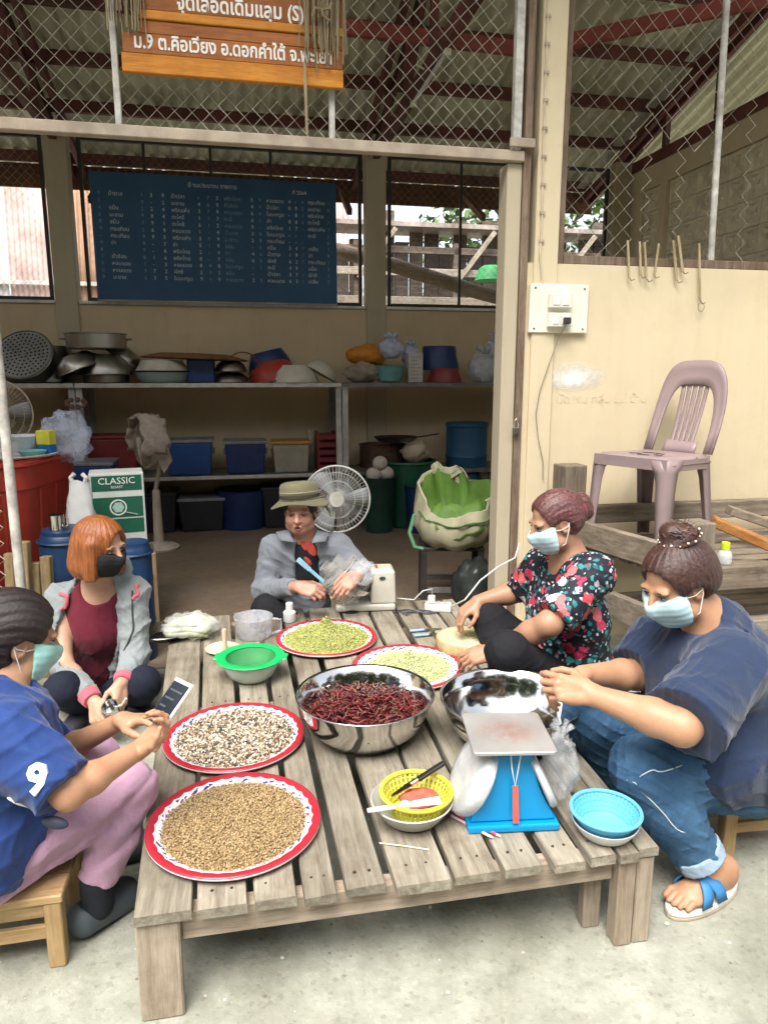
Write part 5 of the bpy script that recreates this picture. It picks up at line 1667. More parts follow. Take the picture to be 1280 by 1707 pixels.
# ------------------------------------------------------------------ fans
M_fang = basic("fan_grey", (0.30, 0.31, 0.31), 0.45, var=0.1)
M_fanp = basic("fan_pole", (0.48, 0.42, 0.33), 0.5, var=0.15, grime=0.3)
def fan(name, label, base, head, aim, r=0.2, blade=M_fang, cover=False, ring=M_fang):
    t_ = thing(name, label, "fan", loc=(base[0], base[1], base[2]))
    h = Vector(head) - Vector(base)
    aim = Vector(aim).normalized()
    MB().lathe([(0.0, 0), (0.16, 0), (0.165, 0.015), (0.13, 0.035), (0.05, 0.05), (0.04, 0.06), (0.0, 0.06)], 32).build("base", M_fanp, t_, smooth=True)
    p0 = Vector((h.x, h.y, 0)) * 0
    MB().lathe([(0.042, 0.06), (0.03, h.z * 0.55)], 14).build("pole", M_fanp, t_, smooth=True)
    MB().tube([(0, 0, h.z * 0.55), h * .85 - Vector((aim.x, aim.y, 0)) * .1, h - aim * 0.12], 0.017, 10).build("neck", M_fanp, t_, smooth=True)
    q = aim.to_track_quat('Z', 'Y').to_matrix().to_4x4()
    Mh = Matrix.Translation(h) @ q
    MB().lathe([(0.0, -0.19), (0.05, -0.185), (0.065, -0.12), (0.06, -0.06), (0.0, -0.05)], 24).build("motor", M_fang, t_, smooth=True, M=Mh)
    for k in range(3):
        b = MB()
        vs = []
        for j in range(7):
            f = j / 6
            rr = 0.03 + (r - .035) * f
            for a, z in ((-0.42 + .1 * f, -.028), (0.0, -0.008), (0.5 - .05 * f, .016)):
                an = a * (1.0 - .15 * f) + k * 2 * PI / 3
                vs.append((rr * math.cos(an), rr * math.sin(an), z))
        fs = [(j * 3 + i, j * 3 + i + 1, (j + 1) * 3 + i + 1, (j + 1) * 3 + i) for j in range(6) for i in range(2)]
        ob = b.add(vs, fs).build("blade", blade, t_, smooth=True, M=Mh)
        sdm = ob.modifiers.new("solid", 'SOLIDIFY')
        sdm.thickness = 0.003
    MB().lathe([(0.0, 0.062), (0.045, 0.06), (0.048, 0.05), (0.03, 0.03), (0, 0.03)], 28).build("hub_badge", basic("hub_cream", (0.50, 0.48, 0.42), 0.4), t_, smooth=True, M=Mh)
    w = MB()
    for s, z0, dz in ((1, 0.055, -.05), (-1, -0.07, .06)):
        for k in range(56):
            a = 2 * PI * k / 56
            c_, s_ = math.cos(a), math.sin(a)
            w.tube([(0.045 * c_, 0.045 * s_, z0), (r * .6 * c_, r * .6 * s_, z0 + .006 * s), (r * .9 * c_, r * .9 * s_, z0 + dz * .45), (r * c_, r * s_, 0)], 0.0011, 3, caps=False)
        for f in (0.55, 0.8):
            w.tube([(r * f * math.cos(2 * PI * k / 40), r * f * math.sin(2 * PI * k / 40), z0 + (0.004 if f < .6 else .012 * -s)) for k in range(40)], 0.0016, 4, closed=True)
    tag(w.build("guard_wires", ring, t_, smooth=True, M=Mh), kind="stuff")
    MB().tube([(r * math.cos(2 * PI * k / 48), r * math.sin(2 * PI * k / 48), 0) for k in range(48)], 0.006, 8, closed=True).build("guard_ring", ring, t_, smooth=True, M=Mh)
    return t_, Mh
M_pale = basic("fan_ring_pale", (0.55, 0.55, 0.52), 0.4)
c2 = W(561, 832, 4.3)
fan("pedestal_fan", "grey pedestal fan facing out behind the hat woman", (c2.x + .03, c2.y + .16, 0.006), c2, (0.05, -1, 0.12), r=0.205, ring=M_pale)
c1 = W(243, 738, 5.55)
f1, M1 = fan("pedestal_fan", "pedestal fan draped with a pale cloth cover by the rack", (-1.86, 5.70, 0.006), c1, (-0.75, -0.55, 0.05), r=0.2, ring=M_fanp)
cvt = MB()
vs, fs = [], []
for j in range(9):
    f = j / 8
    for i in range(25):
        a = -0.4 + (PI + 0.8) * i / 24
        rr = 0.205 + 0.02 * math.sin(i * 2.1 + j)
        zz = 0.09 - 0.2 * f
        rr2 = rr * (1.02 - 0.10 * abs(f - .45))
        vs.append((rr2 * math.cos(a), rr2 * math.sin(a) + .004, zz + .012 * math.sin(i * 1.3)))
for j in range(8):
    for i in range(24):
        fs.append((j * 25 + i, j * 25 + i + 1, (j + 1) * 25 + i + 1, (j + 1) * 25 + i))
fcv = thing("fan_cover", "pale pinkish cloth cover over the top of the standing fan", "fan cover", loc=f1.location)
ob = cvt.add(vs, fs).build("cloth", basic("pale_cloth", (0.50, 0.42, 0.36), 0.85, var=0.2, scale=20), fcv, smooth='all')
# turn the open side down
hq = c1 - f1.location
aim = Vector((-0.75, -0.55, 0.05)).normalized()
zax = aim
xax = Vector((0, 0, 1)).cross(zax).normalized()
yax = zax.cross(xax)
ob.matrix_local = Matrix.Translation(hq) @ Matrix((xax, yax, zax)).transposed().to_4x4()
ob.modifiers.new("solid", 'SOLIDIFY').thickness = 0.004
fl_ = MB().add([(0, 0, 0), (.07, .01, -.05), (.10, .02, -.20), (.03, .015, -.30), (-.02, 0, -.16)], [(0, 1, 2, 3, 4)]).build("flap", basic("pale_cloth", (0.5, 0.42, 0.36)), fcv, M=Matrix.Translation(hq + Vector((0.10, -.02, .06))))
fl_.modifiers.new("solid", 'SOLIDIFY').thickness = 0.004
# third fan: only the edge of its guard shows left of the pole
c3 = W(-8, 690, 4.6)
fan("pedestal_fan", "fan cut off by the left edge behind the red bin", (c3.x, c3.y + .16, 0.006), c3, (0.35, -1, 0.0), r=0.22, ring=M_fanp)

# ------------------------------------------------------------------ left corner
rb = W(40, 770, 3.75)
rt = thing("red_bin", "big square red plastic bin behind the pale pole", "bin", loc=(rb.x - 0.30, 3.95, 0.006))
hB = rb.z - 0.006
MB().lathe([(0, 0), (0.30, 0), (0.315, 0.03), (0.375, hB - .14), (0.385, hB - 0.135), (0.39, hB - .02), (0.41, hB - 0.01), (0.41, hB + .008), (0.38, hB + .008), (0.36, hB - .14), (0.28, 0.05), (0, 0.04)], 56,
           sq=lambda a: 1.0 / (abs(math.cos(a)) ** 7 + abs(math.sin(a)) ** 7) ** (1 / 7) * 0.93).build("tub", basic("bright_red_plastic", (0.40, 0.04, 0.022), 0.38, var=0.12, grime=0.15), rt, smooth=True)
for a in [2 * PI * k / 12 + .1 for k in range(12)]:
    q = 1.0 / (abs(math.cos(a)) ** 7 + abs(math.sin(a)) ** 7) ** (1 / 7) * 0.93
    MB().bar((0.325 * q * math.cos(a), 0.325 * q * math.sin(a), .06), (0.377 * q * math.cos(a), .377 * q * math.sin(a), hB - .15), .012, .008, up=(math.cos(a), math.sin(a), 0)).build("rib", M_red, rt)
tr = thing("round_tray", "white edged round tray resting on the red bin", "tray", loc=(rb.x - 0.20, 3.88, rb.z + 0.012))
MB().lathe([(0, 0), (0.26, 0), (0.30, 0.012), (0.305, 0.02), (0.295, 0.022), (0.255, 0.006), (0, 0.006)], 44).build("dish", basic("tray_white", (0.55, 0.55, 0.5), 0.4), tr, smooth=True)
for k, (u, v, Y, r, mt, lb) in enumerate(((55, 764, 3.82, 0.07, M_teal, "small teal dish on the round tray"), (35, 742, 3.95, 0.12, clear_film("milky_bowl", (0.6, 0.62, 0.66), 0.8, 0.3), "milky bowl at the back of the round tray"))):
    p = W(u, v, Y)
    o = thing("dish" if k == 0 else "milky_bowl", lb, "dish" if k == 0 else "bowl", loc=(p.x, p.y, rb.z + .02))
    h = 0.03 if k == 0 else 0.10
    MB().lathe([(0, 0), (r * .7, 0), (r, h), (r * 1.03, h + .004), (r * .95, h), (r * .65, .008), (0, .006)], 32).build("dish", mt, o, smooth=True)
p = W(77, 735, 3.92)
yb = thing("sauce_pack", "yellow and blue pack standing on the round tray", "pack", loc=(p.x, p.y, rb.z + .02), rz=R(-12))
MB().box(-.042, .042, -.03, .03, 0.0, 0.055).build("blue_base", basic("pack_blue", (0.01, 0.10, 0.30), 0.35), yb, bevel=0.004)
MB().box(-.042, .042, -.03, .03, 0.056, 0.135).build("yellow_top", basic("pack_yellow", (0.55, 0.52, 0.06), 0.4), yb, bevel=0.004)
p = W(98, 715, 4.0)
film_bag("plastic_bag", "bluish clear bag flopped behind the yellow pack", "bag", (p.x, 4.08, rb.z + .10), (0.14, 0.10, 0.15), clear_film("blue_film2", (0.50, 0.56, 0.70), 0.34, 0.22, .7), 11.0, knot=False)

# blue drum with a tin cup, blue barrel, white bag, carton
gd = W(108, 880, 3.45)
d1 = thing("blue_barrel", "blue barrel carrying a tin cup behind the redhead", "barrel", loc=(gd.x, 3.45, 0.006))
hb = gd.z - 0.01
M_bar = basic("barrel_blue", (0.009, 0.035, 0.095), 0.38, var=0.12)
def barrel(t_, r, h):
    MB().lathe([(0, 0), (r * .95, 0), (r, .02), (r, h * .3), (r * 1.04, h * .33), (r, h * .36), (r, h * .66), (r * 1.04, h * .69), (r, h * .72), (r, h - .06), (r * .92, h - .025), (r * .88, h - .02), (r * .88, h), (r * .8, h + .004), (0, h + .004)], 40).build("barrel", M_bar, t_, smooth=True)
    MB().tube([(r * 1.03 * math.cos(2 * PI * k / 32), r * 1.03 * math.sin(2 * PI * k / 32), h - .055) for k in range(32)], .008, 6, closed=True).build("ring", M_bar, t_, smooth=True)
barrel(d1, 0.125, hb)
cu = thing("tin_cup", "small tin cup standing on the blue barrel", "cup", loc=(gd.x - .015, 3.40, gd.z + .0005))
MB().lathe([(0, 0), (.034, 0), (.036, .075), (.039, .078), (.034, .078), (.032, .005), (0, .005)], 24).build("cup", M_steel, cu, smooth=True)
MB().tube([(.036, 0, .06), (.055, 0, .055), (.055, 0, .025), (.036, 0, .015)], .004, 6).build("handle", M_steel, cu, smooth=True)
g2 = W(228, 905, 3.4)
d2 = thing("blue_barrel", "blue barrel half hidden behind the redhead's shoulder", "barrel", loc=(g2.x - .02, 3.4, 0.006))
barrel(d2, 0.085, g2.z)
d3 = thing("plastic_bag", "white shopping bag hanging in front of the green box", "bag", loc=W(135, 850, 3.62))
b = MB()
vs, fs = [], []
for j in range(9):
    f = j / 8
    w_ = 0.05 + 0.035 * f
    for i in range(16):
        a = 2 * PI * i / 16
        vs.append((w_ * math.cos(a) * (1 + .18 * math.sin(5 * a + j)), .04 * math.sin(a) * (.6 + .6 * f), 0.15 - 0.30 * f + .012 * math.sin(3 * a)))
for j in range(8):
    for i in range(16):
        fs.append((j * 16 + i, j * 16 + (i + 1) % 16, (j + 1) * 16 + (i + 1) % 16, (j + 1) * 16 + i))
fs.append(tuple(8 * 16 + i for i in range(16)))
b.add(vs, fs).build("film", basic("white_film", (0.62, 0.62, 0.60), 0.4, var=0.1), d3, smooth='all')
for s in (-1, 1):
    MB().tube([(s * .03, 0, .14), (s * .04, 0, .17), (s * .02, 0, .19)], .012, 6).build("handle", basic("white_film", (0.62, .62, .6)), d3, smooth=True)
# green carton with white panels
gc = W(191, 790, 3.85)
gx = thing("green_carton", "green and white carton with white lettering and a round emblem", "carton", loc=(gc.x, 3.87, 0.0), rz=R(21))
cw = 0.142
M_gc = basic("carton_green", (0.01, 0.105, 0.06), 0.55, var=0.08)
M_cw = basic("carton_white", (0.60, 0.62, 0.58), 0.6, var=0.08)
MB().box(-cw, cw, 0, 0.22, 0.42, gc.z).build("box", M_cw, gx, bevel=0.003)
for z0, z1 in ((gc.z - .010 - .085, gc.z - .012), (gc.z - 0.245, gc.z - .132), (gc.z - .335, gc.z - .255)):
    MB().box(-cw + .012, cw - .012, -.003, -.0006, z0, z1).build("green_panel", M_gc, gx)
text("CLASSIC", 0.052, M_white, gx, Matrix.Translation((0, -.0045, gc.z - .058)) @ UP, align='CENTER')
text("ROAST", 0.02, M_white, gx, Matrix.Translation((0, -.0045, gc.z - .082)) @ UP, align='CENTER')
MB().lathe([(0.045, 0), (0.045, .002), (0.038, .002), (0.038, 0)], 28, Matrix.Translation((.0, -.0035, gc.z - .19)) @ UP, cap0=False, cap1=False).build("emblem_ring", M_white, gx)
MB().lathe([(0.032, 0), (0.032, .0015), (0, .0015)], 6, Matrix.Translation((.0, -.0032, gc.z - .19)) @ UP).build("emblem", basic("emblem_pale", (0.35, 0.5, 0.45)), gx)
MB().bar((.03, -.004, gc.z - .215), (.10, -.004, gc.z - .235), .012, .002).build("emblem_tail", M_white, gx)
stq = thing("cardboard_box", "brown box under the green carton", "carton", loc=(gc.x - .03, 3.98, 0.006), rz=R(21))
MB().box(-.17, .17, -.13, .13, 0, 0.41).build("box", basic("cardboard", (0.28, 0.19, 0.11), .8), stq, bevel=.003)
# firewood stakes
fwm = wood("firewood", (0.22, 0.15, 0.07), (0.36, 0.27, 0.15), (0.48, 0.38, 0.24), 'Z')
for k, (u, v, l) in enumerate(((8, 925, .55), (28, 905, .6), (50, 940, .5), (72, 930, .52), (40, 955, .45), (15, 950, .48))):
    p = W(u, v, 3.15 + .04 * (k % 3))
    o = thing("wooden_stake", ("leftmost", "second from the left, taller,", "fourth from the left, thick", "rightmost", "short middle", "second from the left, shorter,")[k] + " wooden stake behind the pale pole", "stake", loc=(p.x, p.y, 0.0), group="wooden stakes behind the pale pole")
    MB().bar((0, 0, 0), (random.uniform(-.02, .02), .03, p.z), .045, .04, up=(0, 1, 0)).build("stake", fwm, o, bevel=.004)
# flowers tied on the rack leg
cr = W(130, 672, 5.95)
gd_ = thing("dried_garland", "dry flower garland tied round the left rack leg", "garland", loc=cr)
for k in range(9):
    a = 2 * PI * k / 9
    MB().sphere((.06 * math.cos(a) * 1.3, -.03, .03 * math.sin(a)), .022, 8, 6).build("flower", basic("dry_flower", (0.22, 0.12, 0.09), .9, var=.4), gd_, smooth=True)

# ------------------------------------------------------------------ green and beige bag on a stool
sk_c = W(760, 850, 4.15)
stl = thing("metal_stool", "dark metal stool holding the open beige bag", "stool", loc=(sk_c.x - .02, 4.25, 0.006))
sz_ = 0.40
MB().box(-.19, .19, -.16, .16, sz_ - .02, sz_).build("seat", M_darksteel, stl, bevel=.003)
for x in (-.17, .17):
    for y in (-.14, .14):
        MB().box(x - .018, x + .018, y - .018, y + .018, 0, sz_ - .021).build("leg", M_darksteel, stl)
for y in (-.14, .14):
    MB().box(-.151, .151, y - .012, y + .012, .12, .15).build("rail", M_rack, stl)
bagt = thing("canvas_bag", "beige bag with bright green lining lying open on the stool", "bag", loc=(sk_c.x, 4.15, sz_ + .008))
def ring_strip(rows, closed=True):
    b = MB()
    n = len(rows[0])
    vs = [p for r_ in rows for p in r_]
    fs = []
    for j in range(len(rows) - 1):
        for i in range(n if closed else n - 1):
            fs.append((j * n + i, j * n + (i + 1) % n, (j + 1) * n + (i + 1) % n, (j + 1) * n + i))
    return b.add(vs, fs)
def bagrow(w, d, z, tilt, ph, cy=0.0):
    return [(w * math.cos(a) * (1 + .05 * math.sin(3 * a + ph)), cy + d * math.sin(a) * (1 + .06 * math.sin(2 * a + ph)), z + tilt * math.sin(a) + .012 * math.sin(5 * a + ph * 2)) for a in [2 * PI * k / 36 for k in range(36)]]
M_bagb = basic("bag_beige", (0.40, 0.38, 0.25), 0.8, var=0.2, scale=9, bmp=.3, bscale=30)
M_bagg = basic("bag_green", (0.10, 0.20, 0.03), 0.6, var=0.2, scale=9, bmp=.3, bscale=30)
rim_ = (.215, .15, .325, .125, 1.2)
ring_strip([bagrow(.02, .02, .01, 0, 0), bagrow(.15, .12, .0, 0, 0), bagrow(.215, .15, .05, .0, .4), bagrow(.25, .17, .14, .03, .8), bagrow(.24, .165, .24, .08, 1.0), bagrow(*rim_)]).build("shell", M_bagb, bagt, smooth='all')
ring_strip([bagrow(.214, .149, .325, .125, 1.2), bagrow(.211, .147, .331, .126, 1.2), bagrow(.206, .142, .326, .124, 1.2), bagrow(.203, .138, .30, .115, 1.2)]).build("hem", M_bagb, bagt, smooth='all')
ring_strip([bagrow(.204, .139, .312, .12, 1.2), bagrow(.20, .13, .22, .07, 1.0), bagrow(.17, .11, .13, .02, .6), bagrow(.06, .05, .10, 0, .3), bagrow(.002, .002, .10, 0, .3)]).build("lining", M_bagg, bagt, smooth='all')
MB().tube([(.24 * math.cos(a), .166 * math.sin(a) - .004, .235 + .085 * math.sin(a)) for a in [PI + PI * k / 20 for k in range(21)]], .006, 6).build("piping", basic("hem_green", (0.06, 0.12, 0.03), .7), bagt, smooth=True)
fl2 = [[(-.15 + .30 * i / 8, -.05 - .02 * j + .01 * math.sin(i), .27 - .028 * j - .05 * (1 - ((i - 4) / 4) ** 2) * (j / 5) + .012 * math.sin(i * 1.7 + j)) for i in range(9)] for j in range(6)]
ob = ring_strip(fl2, False).build("pocket_flap", M_bagg, bagt, smooth='all')
ob.modifiers.new("solid", 'SOLIDIFY').thickness = .004
for o_ in list(bagt.children):
    for v_ in o_.data.vertices:
        q = v_.co.copy()
        n1, n2 = mnoise.noise(q * 5.5 + Vector((3, 1, 2))), mnoise.noise(q * 13 + Vector((1, 5, 2)))
        up_ = max(0, q.z) / .4
        an_ = math.atan2(q.y, q.x)
        pl_ = (.030 * math.sin(7 * an_ + 3 * n1) + .016 * math.sin(13 * an_ + 2)) * up_
        v_.co.x += math.cos(an_) * pl_
        v_.co.y += math.sin(an_) * pl_
        v_.co.x += (.07 * n1 + .03 * n2) * up_
        v_.co.y += (.035 * n2) * up_
        v_.co.z += (.10 * mnoise.noise(q * 6 + Vector((8, 2, 7))) + .02 * n2 - .03 * up_ * (q.x < -.1)) * up_
MB().tube([(-.25, -.05, .2), (-.28, -.09, .10), (-.25, -.12, .02), (-.2, -.13, .01)], .012, 7).build("strap", basic("strap_green", (0.10, 0.22, 0.12), .7), bagt, smooth=True)
film_bag("dark_bag", "dark plastic bag slumped on the floor beside the stool", "bag", (sk_c.x + .12, 4.05, .17), (.14, .12, .18), basic("dark_film", (0.03, 0.035, 0.03), .35), 7.7, knot=False)

# ------------------------------------------------------------------ right wall fittings
sp0, sp1 = RP(881, 473, 0), RP(974, 556, 0)
swt = room("socket_panel", "white square panel with two switch boxes on the cream wall", "switch panel", (sp0.x + sp1.x) / 2, -0.003, (sp0.z + sp1.z) / 2)
sw_, sh_ = (sp1.x - sp0.x) / 2, (sp0.z - sp1.z) / 2
M_panel = basic("panel_white", (0.78, 0.76, 0.64), 0.45, var=0.05, grime=0.12)
MB().box(-sw_, sw_, -0.024, -.0005, -sh_, sh_).build("plate", M_panel, swt, bevel=0.004)
for z in (0.035, -0.055):
    sbx = MB().box(-0.065, 0.055, -0.054, -0.0245, z - 0.034, z + 0.034).build("switch_box", basic("switch_cream", (0.72, 0.70, 0.62), .4), swt, bevel=.005, seg=2)
    for x in (-.03, .02):
        MB().box(x - .017, x + .017, -.058, -.0545, z - .02, z + .02).build("rocker", basic("rocker_white", (0.78, 0.76, .7), .35), sbx, bevel=.002)
for x in (-1, 1):
    for z in (-1, 1):
        MB().lathe([(.005, 0), (.004, .003), (0, .003)], 8, Matrix.Translation((x * (sw_ - .025), -.0245, z * (sh_ - .02))) @ UP).build("screw", basic("screw_dark", (0.08, 0.07, 0.06), .5, .5), swt)
MB().box(.005, .04, -.082, -.0585, -.075, -.045).build("plug", M_darksteel, swt, bevel=.004)
wc = thing("thin_wire", "thin dark wire drooping from the switch panel down the wall", "wire")
MB().tube([RM @ Vector((swt.matrix_world.translation.x * 0 + (sp0.x + sp1.x) / 2 + .02, -.075, (sp0.z + sp1.z) / 2 - .075))] + [RM @ RP(u, v, -.026) for u, v in ((932, 560), (914, 610), (900, 650), (893, 690), (897, 730), (905, 770), (905, 800))], .0022, 5).build("wire", basic("wire_grey", (0.20, 0.18, 0.15), .5), wc, smooth=True)
cd = thing("conduit", "thin cable clipped down the pillar to the switch panel", "cable")
pts = [RM @ RP(u, v, -.022) for u, v in ((915, -30), (912, 60), (908, 170), (905, 270), (903, 370), (900, 430), (905, 474))]
MB().tube(pts, .005, 6).build("cable", basic("cable_cream", (0.60, 0.50, 0.36), .5), cd, smooth=True)
for i in range(9):
    p = RM @ RP(914 - 1.4 * i, 25 + 47 * i, -.024)
    MB().box(-.012, .012, -.004, .004, -.006, .006).build("clip", M_beam, cd, M=Matrix.Translation(p) @ Matrix.Rotation(YAW, 4, 'Z'))
pl = room("padlock", "small steel padlock hanging on the door post", "padlock", *RP(860, 712, -.03))
MB().box(-.017, .017, -.009, .009, -.035, 0.0).build("body", M_alud, pl, bevel=.004, seg=2)
MB().tube([(-.011, 0, 0), (-.011, 0, .028), (0, 0, .042), (.011, 0, .028), (.011, 0, 0)], .0035, 7).build("shackle", M_steel, pl, smooth=True)
MB().tube([(0, 0, .04), (.004, .01, .09), (0, .016, .12)], .003, 6).build("chain", M_steel, pl, smooth=True)
# bamboo clips hooked on the window rail
for k, (u, y0, y1, dx) in enumerate(((1046, 400, 466, 3), (1066, 402, 462, 2), (1074, 403, 468, 4), (1098, 405, 462, -8), (1122, 400, 470, 6), (1130, 392, 455, 8), (1165, 405, 505, 2))):
    a, b_ = RP(u, y0, -.02), RP(u + dx, y1, -.02)
    o = room("bamboo_peg", ("bamboo peg with a string ring hanging last at the right" if k == 6 else ("leftmost", "second from the left of the", "third from the left of the", "slanting", "thick right-leaning", "thickest and tallest", "")[k] + " bamboo peg hooked on the window rail"), "peg", a.x, a.y, a.z, group="bamboo pegs on the window rail")
    d = b_ - a
    MB().bar((0, 0, 0), d * 0.96, .014 if k in (4, 5) else .010, .006, up=(0, 1, 0)).build("stick", wood("peg_bamboo", (0.30, 0.23, 0.12), (0.46, 0.37, 0.22), (0.58, 0.5, 0.34), 'Z'), o)
    MB().tube([d * .94, d + Vector((.008, -.006, -.004)), d + Vector((.024, -.008, .003))], .003, 5).build("hook", basic("peg_dark", (0.2, 0.16, 0.1)), o, smooth=True)
    if k == 6:
        MB().tube([(d.x + .018 * math.cos(t_), -.01, d.z - .02 + .022 * math.sin(t_)) for t_ in [2 * PI * i / 14 for i in range(14)]], .0016, 5, closed=True).build("string_ring", basic("peg_dark", (.2, .16, .1)), o)
M_faint = basic("faded_ink", (0.635, 0.535, 0.36), 0.8, var=.12, scale=30)
fw_ = room("faded_lettering", "faded row of painted lettering under the white patch", "lettering", *RP(900, 672, -.0015))
text("จุด นัด พบ กลุ่ม แม่ บ้าน", .062, M_faint, fw_, UP, "letters", extrude=.0004)
wp = room("wiped_patch", "white paint patch rubbed over old lettering on the wall", "paint patch", *RP(955, 627, -.001))
def patch_mat():
    m, nt, b = new_mat("paint_patch")
    v = coords(nt, jitter=False)
    tc = nd(nt, "ShaderNodeTexCoord")
    mp = nd(nt, "ShaderNodeMapping")
    mp.inputs["Scale"].default_value = (5.2, 5, 13)
    nt.links.new(tc.outputs["Object"], mp.inputs[0])
    gr_ = nd(nt, "ShaderNodeTexGradient", gradient_type='SPHERICAL')
    nt.links.new(mp.outputs[0], gr_.inputs[0])
    ml = nd(nt, "ShaderNodeMath", operation='MULTIPLY')
    nt.links.new(gr_.outputs[1], ml.inputs[0])
    nt.links.new(ramp(nt, noise(nt, v, 6, 6, .7), [(0.3, (0.3,) * 3), (0.65, (2.2,) * 3)]), ml.inputs[1])
    ml.use_clamp = True
    nt.links.new(ml.outputs[0], b.inputs["Alpha"])
    b.inputs["Base Color"].default_value = (0.80, 0.77, 0.70, 1)
    b.inputs["Roughness"].default_value = .7
    return m
MB().add([(-.2, -.003, -.08), (.2, -.003, -.08), (.2, -.003, .08), (-.2, -.003, .08)], [(0, 1, 2, 3)]).build("paint", patch_mat(), wp)

# ------------------------------------------------------------------ timber bench frame at the right
M_bw = wood("bench_wood", (0.12, 0.10, 0.075), (0.24, 0.20, 0.155), (0.36, 0.31, 0.25), 'X', stain=.7)
M_bwy = wood("bench_wood_y", (0.12, 0.10, 0.075), (0.24, 0.20, 0.155), (0.36, 0.31, 0.25), 'Y', stain=.7)
M_bwz = wood("bench_wood_z", (0.14, 0.11, 0.085), (0.27, 0.23, 0.18), (0.40, 0.35, 0.28), 'Z', stain=.6)
bq = RMI @ W(1160, 900, 2.78)
bn = room("timber_bench", "heavy old timber bench frame along the cream wall", "bench", bq.x, bq.y, 0)
BWid, BDep, BZt = 1.9, 0.80, 0.66
def bbx(nm, x0, x1, y0, y1, z0, z1, m):
    return MB().box(x0, x1, y0, y1, z0, z1).build(nm, m, bn, bevel=.006, seg=2)
bbx("post", -0.065, 0.075, -0.02, 0.09, 0, 0.835, M_bwz)
bbx("post", -0.26, -0.13, BDep - .11, BDep, 0, 0.985, M_bwz)
bbx("post", BWid - .14, BWid, -.02, .09, 0, .8, M_bwz)
bbx("front_rail", 0.077, BWid - .142, -0.01, 0.085, 0.545, 0.645, M_bw)
bbx("lower_rail", 0.077, BWid - .142, 0.0, 0.07, 0.31, 0.40, M_bw)
bbx("lower_rail", 0.077, BWid - .142, 0.0, 0.07, 0.20, 0.29, M_bw)
bbx("back_rail", -0.128, BWid, BDep - .06, BDep, 0.68, 0.77, M_bw)
bbx("back_rail", -0.128, BWid, BDep - .05, BDep, 0.52, 0.60, M_bw)
# left side board with a sloping pale face
MB().bar((-0.03, 0.08, 0.66), (-0.16, BDep - .10, 0.655), 0.04, 0.12).build("side_board", M_bwy, bn, bevel=.004)
MB().bar((-0.03, 0.08, 0.36), (-0.16, BDep - .10, 0.36), 0.04, 0.12).build("side_board", M_bwy, bn, bevel=.004)
for k in range(5):
    y = 0.11 + k * 0.115
    bbx("slat", 0.08 if k == 0 else -0.02 - .21 * y, BWid - .15, y, y + 0.085, 0.575, 0.60, M_bw)
for k in range(4):
    y = 0.09 + k * 0.16
    bbx("slat", 0.08, BWid - .15, y, y + 0.13, 0.30, 0.325, M_bw)
a, c = W(1188, 868, 3.0), W(1330, 930, 2.9)
opl = thing("orange_plank", "varnished orange brown plank lying across the bench", "plank")
MB().bar(a, c, .10, .04).build("plank", wood("varnished", (0.33, 0.13, 0.03), (0.46, 0.21, 0.06), (0.55, 0.29, 0.10), 'X', .4, stain=.3), opl, bevel=.004)
a, c = W(1215, 850, 3.35), W(1340, 892, 3.3)
opl = thing("grey_plank", "dark grey plank behind the orange plank on the bench", "plank")
MB().bar(a, c, .09, .04).build("plank", M_bw, opl, bevel=.004)
p = RM @ Vector((bq.x + .17, bq.y + .04, 0.648))
bo = thing("small_bottle", "small clear bottle with a lime green cap on the bench rail", "bottle", loc=p)
MB().lathe([(0, 0), (.026, 0), (.029, .005), (.029, .035), (.024, .05), (.014, .058), (.013, .064), (0, .064)], 24).build("body", clear_film("bottle_clear", (0.75, 0.78, 0.76), .45, .1, .2), bo, smooth=True)
MB().lathe([(.017, .06), (.017, .088), (.015, .09), (0, .09)], 18).build("cap", basic("lime_cap", (0.45, 0.62, 0.02), .4), bo, smooth=True)

# ------------------------------------------------------------------ plastic chair on the bench
CF = Vector((-0.80, -0.60, 0)).normalized()            # the way it faces
CR = Vector((-CF.y, CF.x, 0))
ccen = (W(1000, 752, 3.38) + W(1105, 775, 3.1)) / 2 - CF * 0.19
seat_z = 1.06
chr_ = thing("plastic_chair", "mauve plastic chair with a slotted back standing on the bench", "chair", loc=(ccen.x, ccen.y, 0.602), rz=math.atan2(CF.y, CF.x) + PI / 2)
M_ch = basic("mauve_plastic", (0.27, 0.20, 0.20), 0.42, var=0.08, scale=5, grime=.15)
sh = seat_z - 0.602
# local frame: faces -y, x to its side
def sheet(rows, nm, mat, th=0.006, par=None):
    n = len(rows[0])
    b = MB()
    vs = [p for r_ in rows for p in r_]
    fs = [(j * n + i, j * n + i + 1, (j + 1) * n + i + 1, (j + 1) * n + i) for j in range(len(rows) - 1) for i in range(n - 1)]
    o = b.add(vs, fs).build(nm, mat, par, smooth='all')
    m = o.modifiers.new("solid", 'SOLIDIFY')
    m.thickness = th
    m.offset = -1
    return o
rows = []
for j in range(13):
    f = j / 12
    y = -0.20 + 0.40 * f
    hw_ = 0.205 - 0.03 * f
    if j == 0:
        hw_ -= .02
    r_ = []
    for i in range(13):
        x = -hw_ + 2 * hw_ * i / 12
        e = abs(i - 6) / 6
        dz = -0.012 * (1 - e * e) * math.sin(PI * f) + (-0.035 if i in (0, 12) else 0)
        if j == 0:
            dz -= 0.03
        r_.append((x * (1.01 if i in (0, 12) else 1), y, sh + dz - .012 * f))
    rows.append(r_)
seat_o = sheet(rows, "seat", M_ch, .006, chr_)
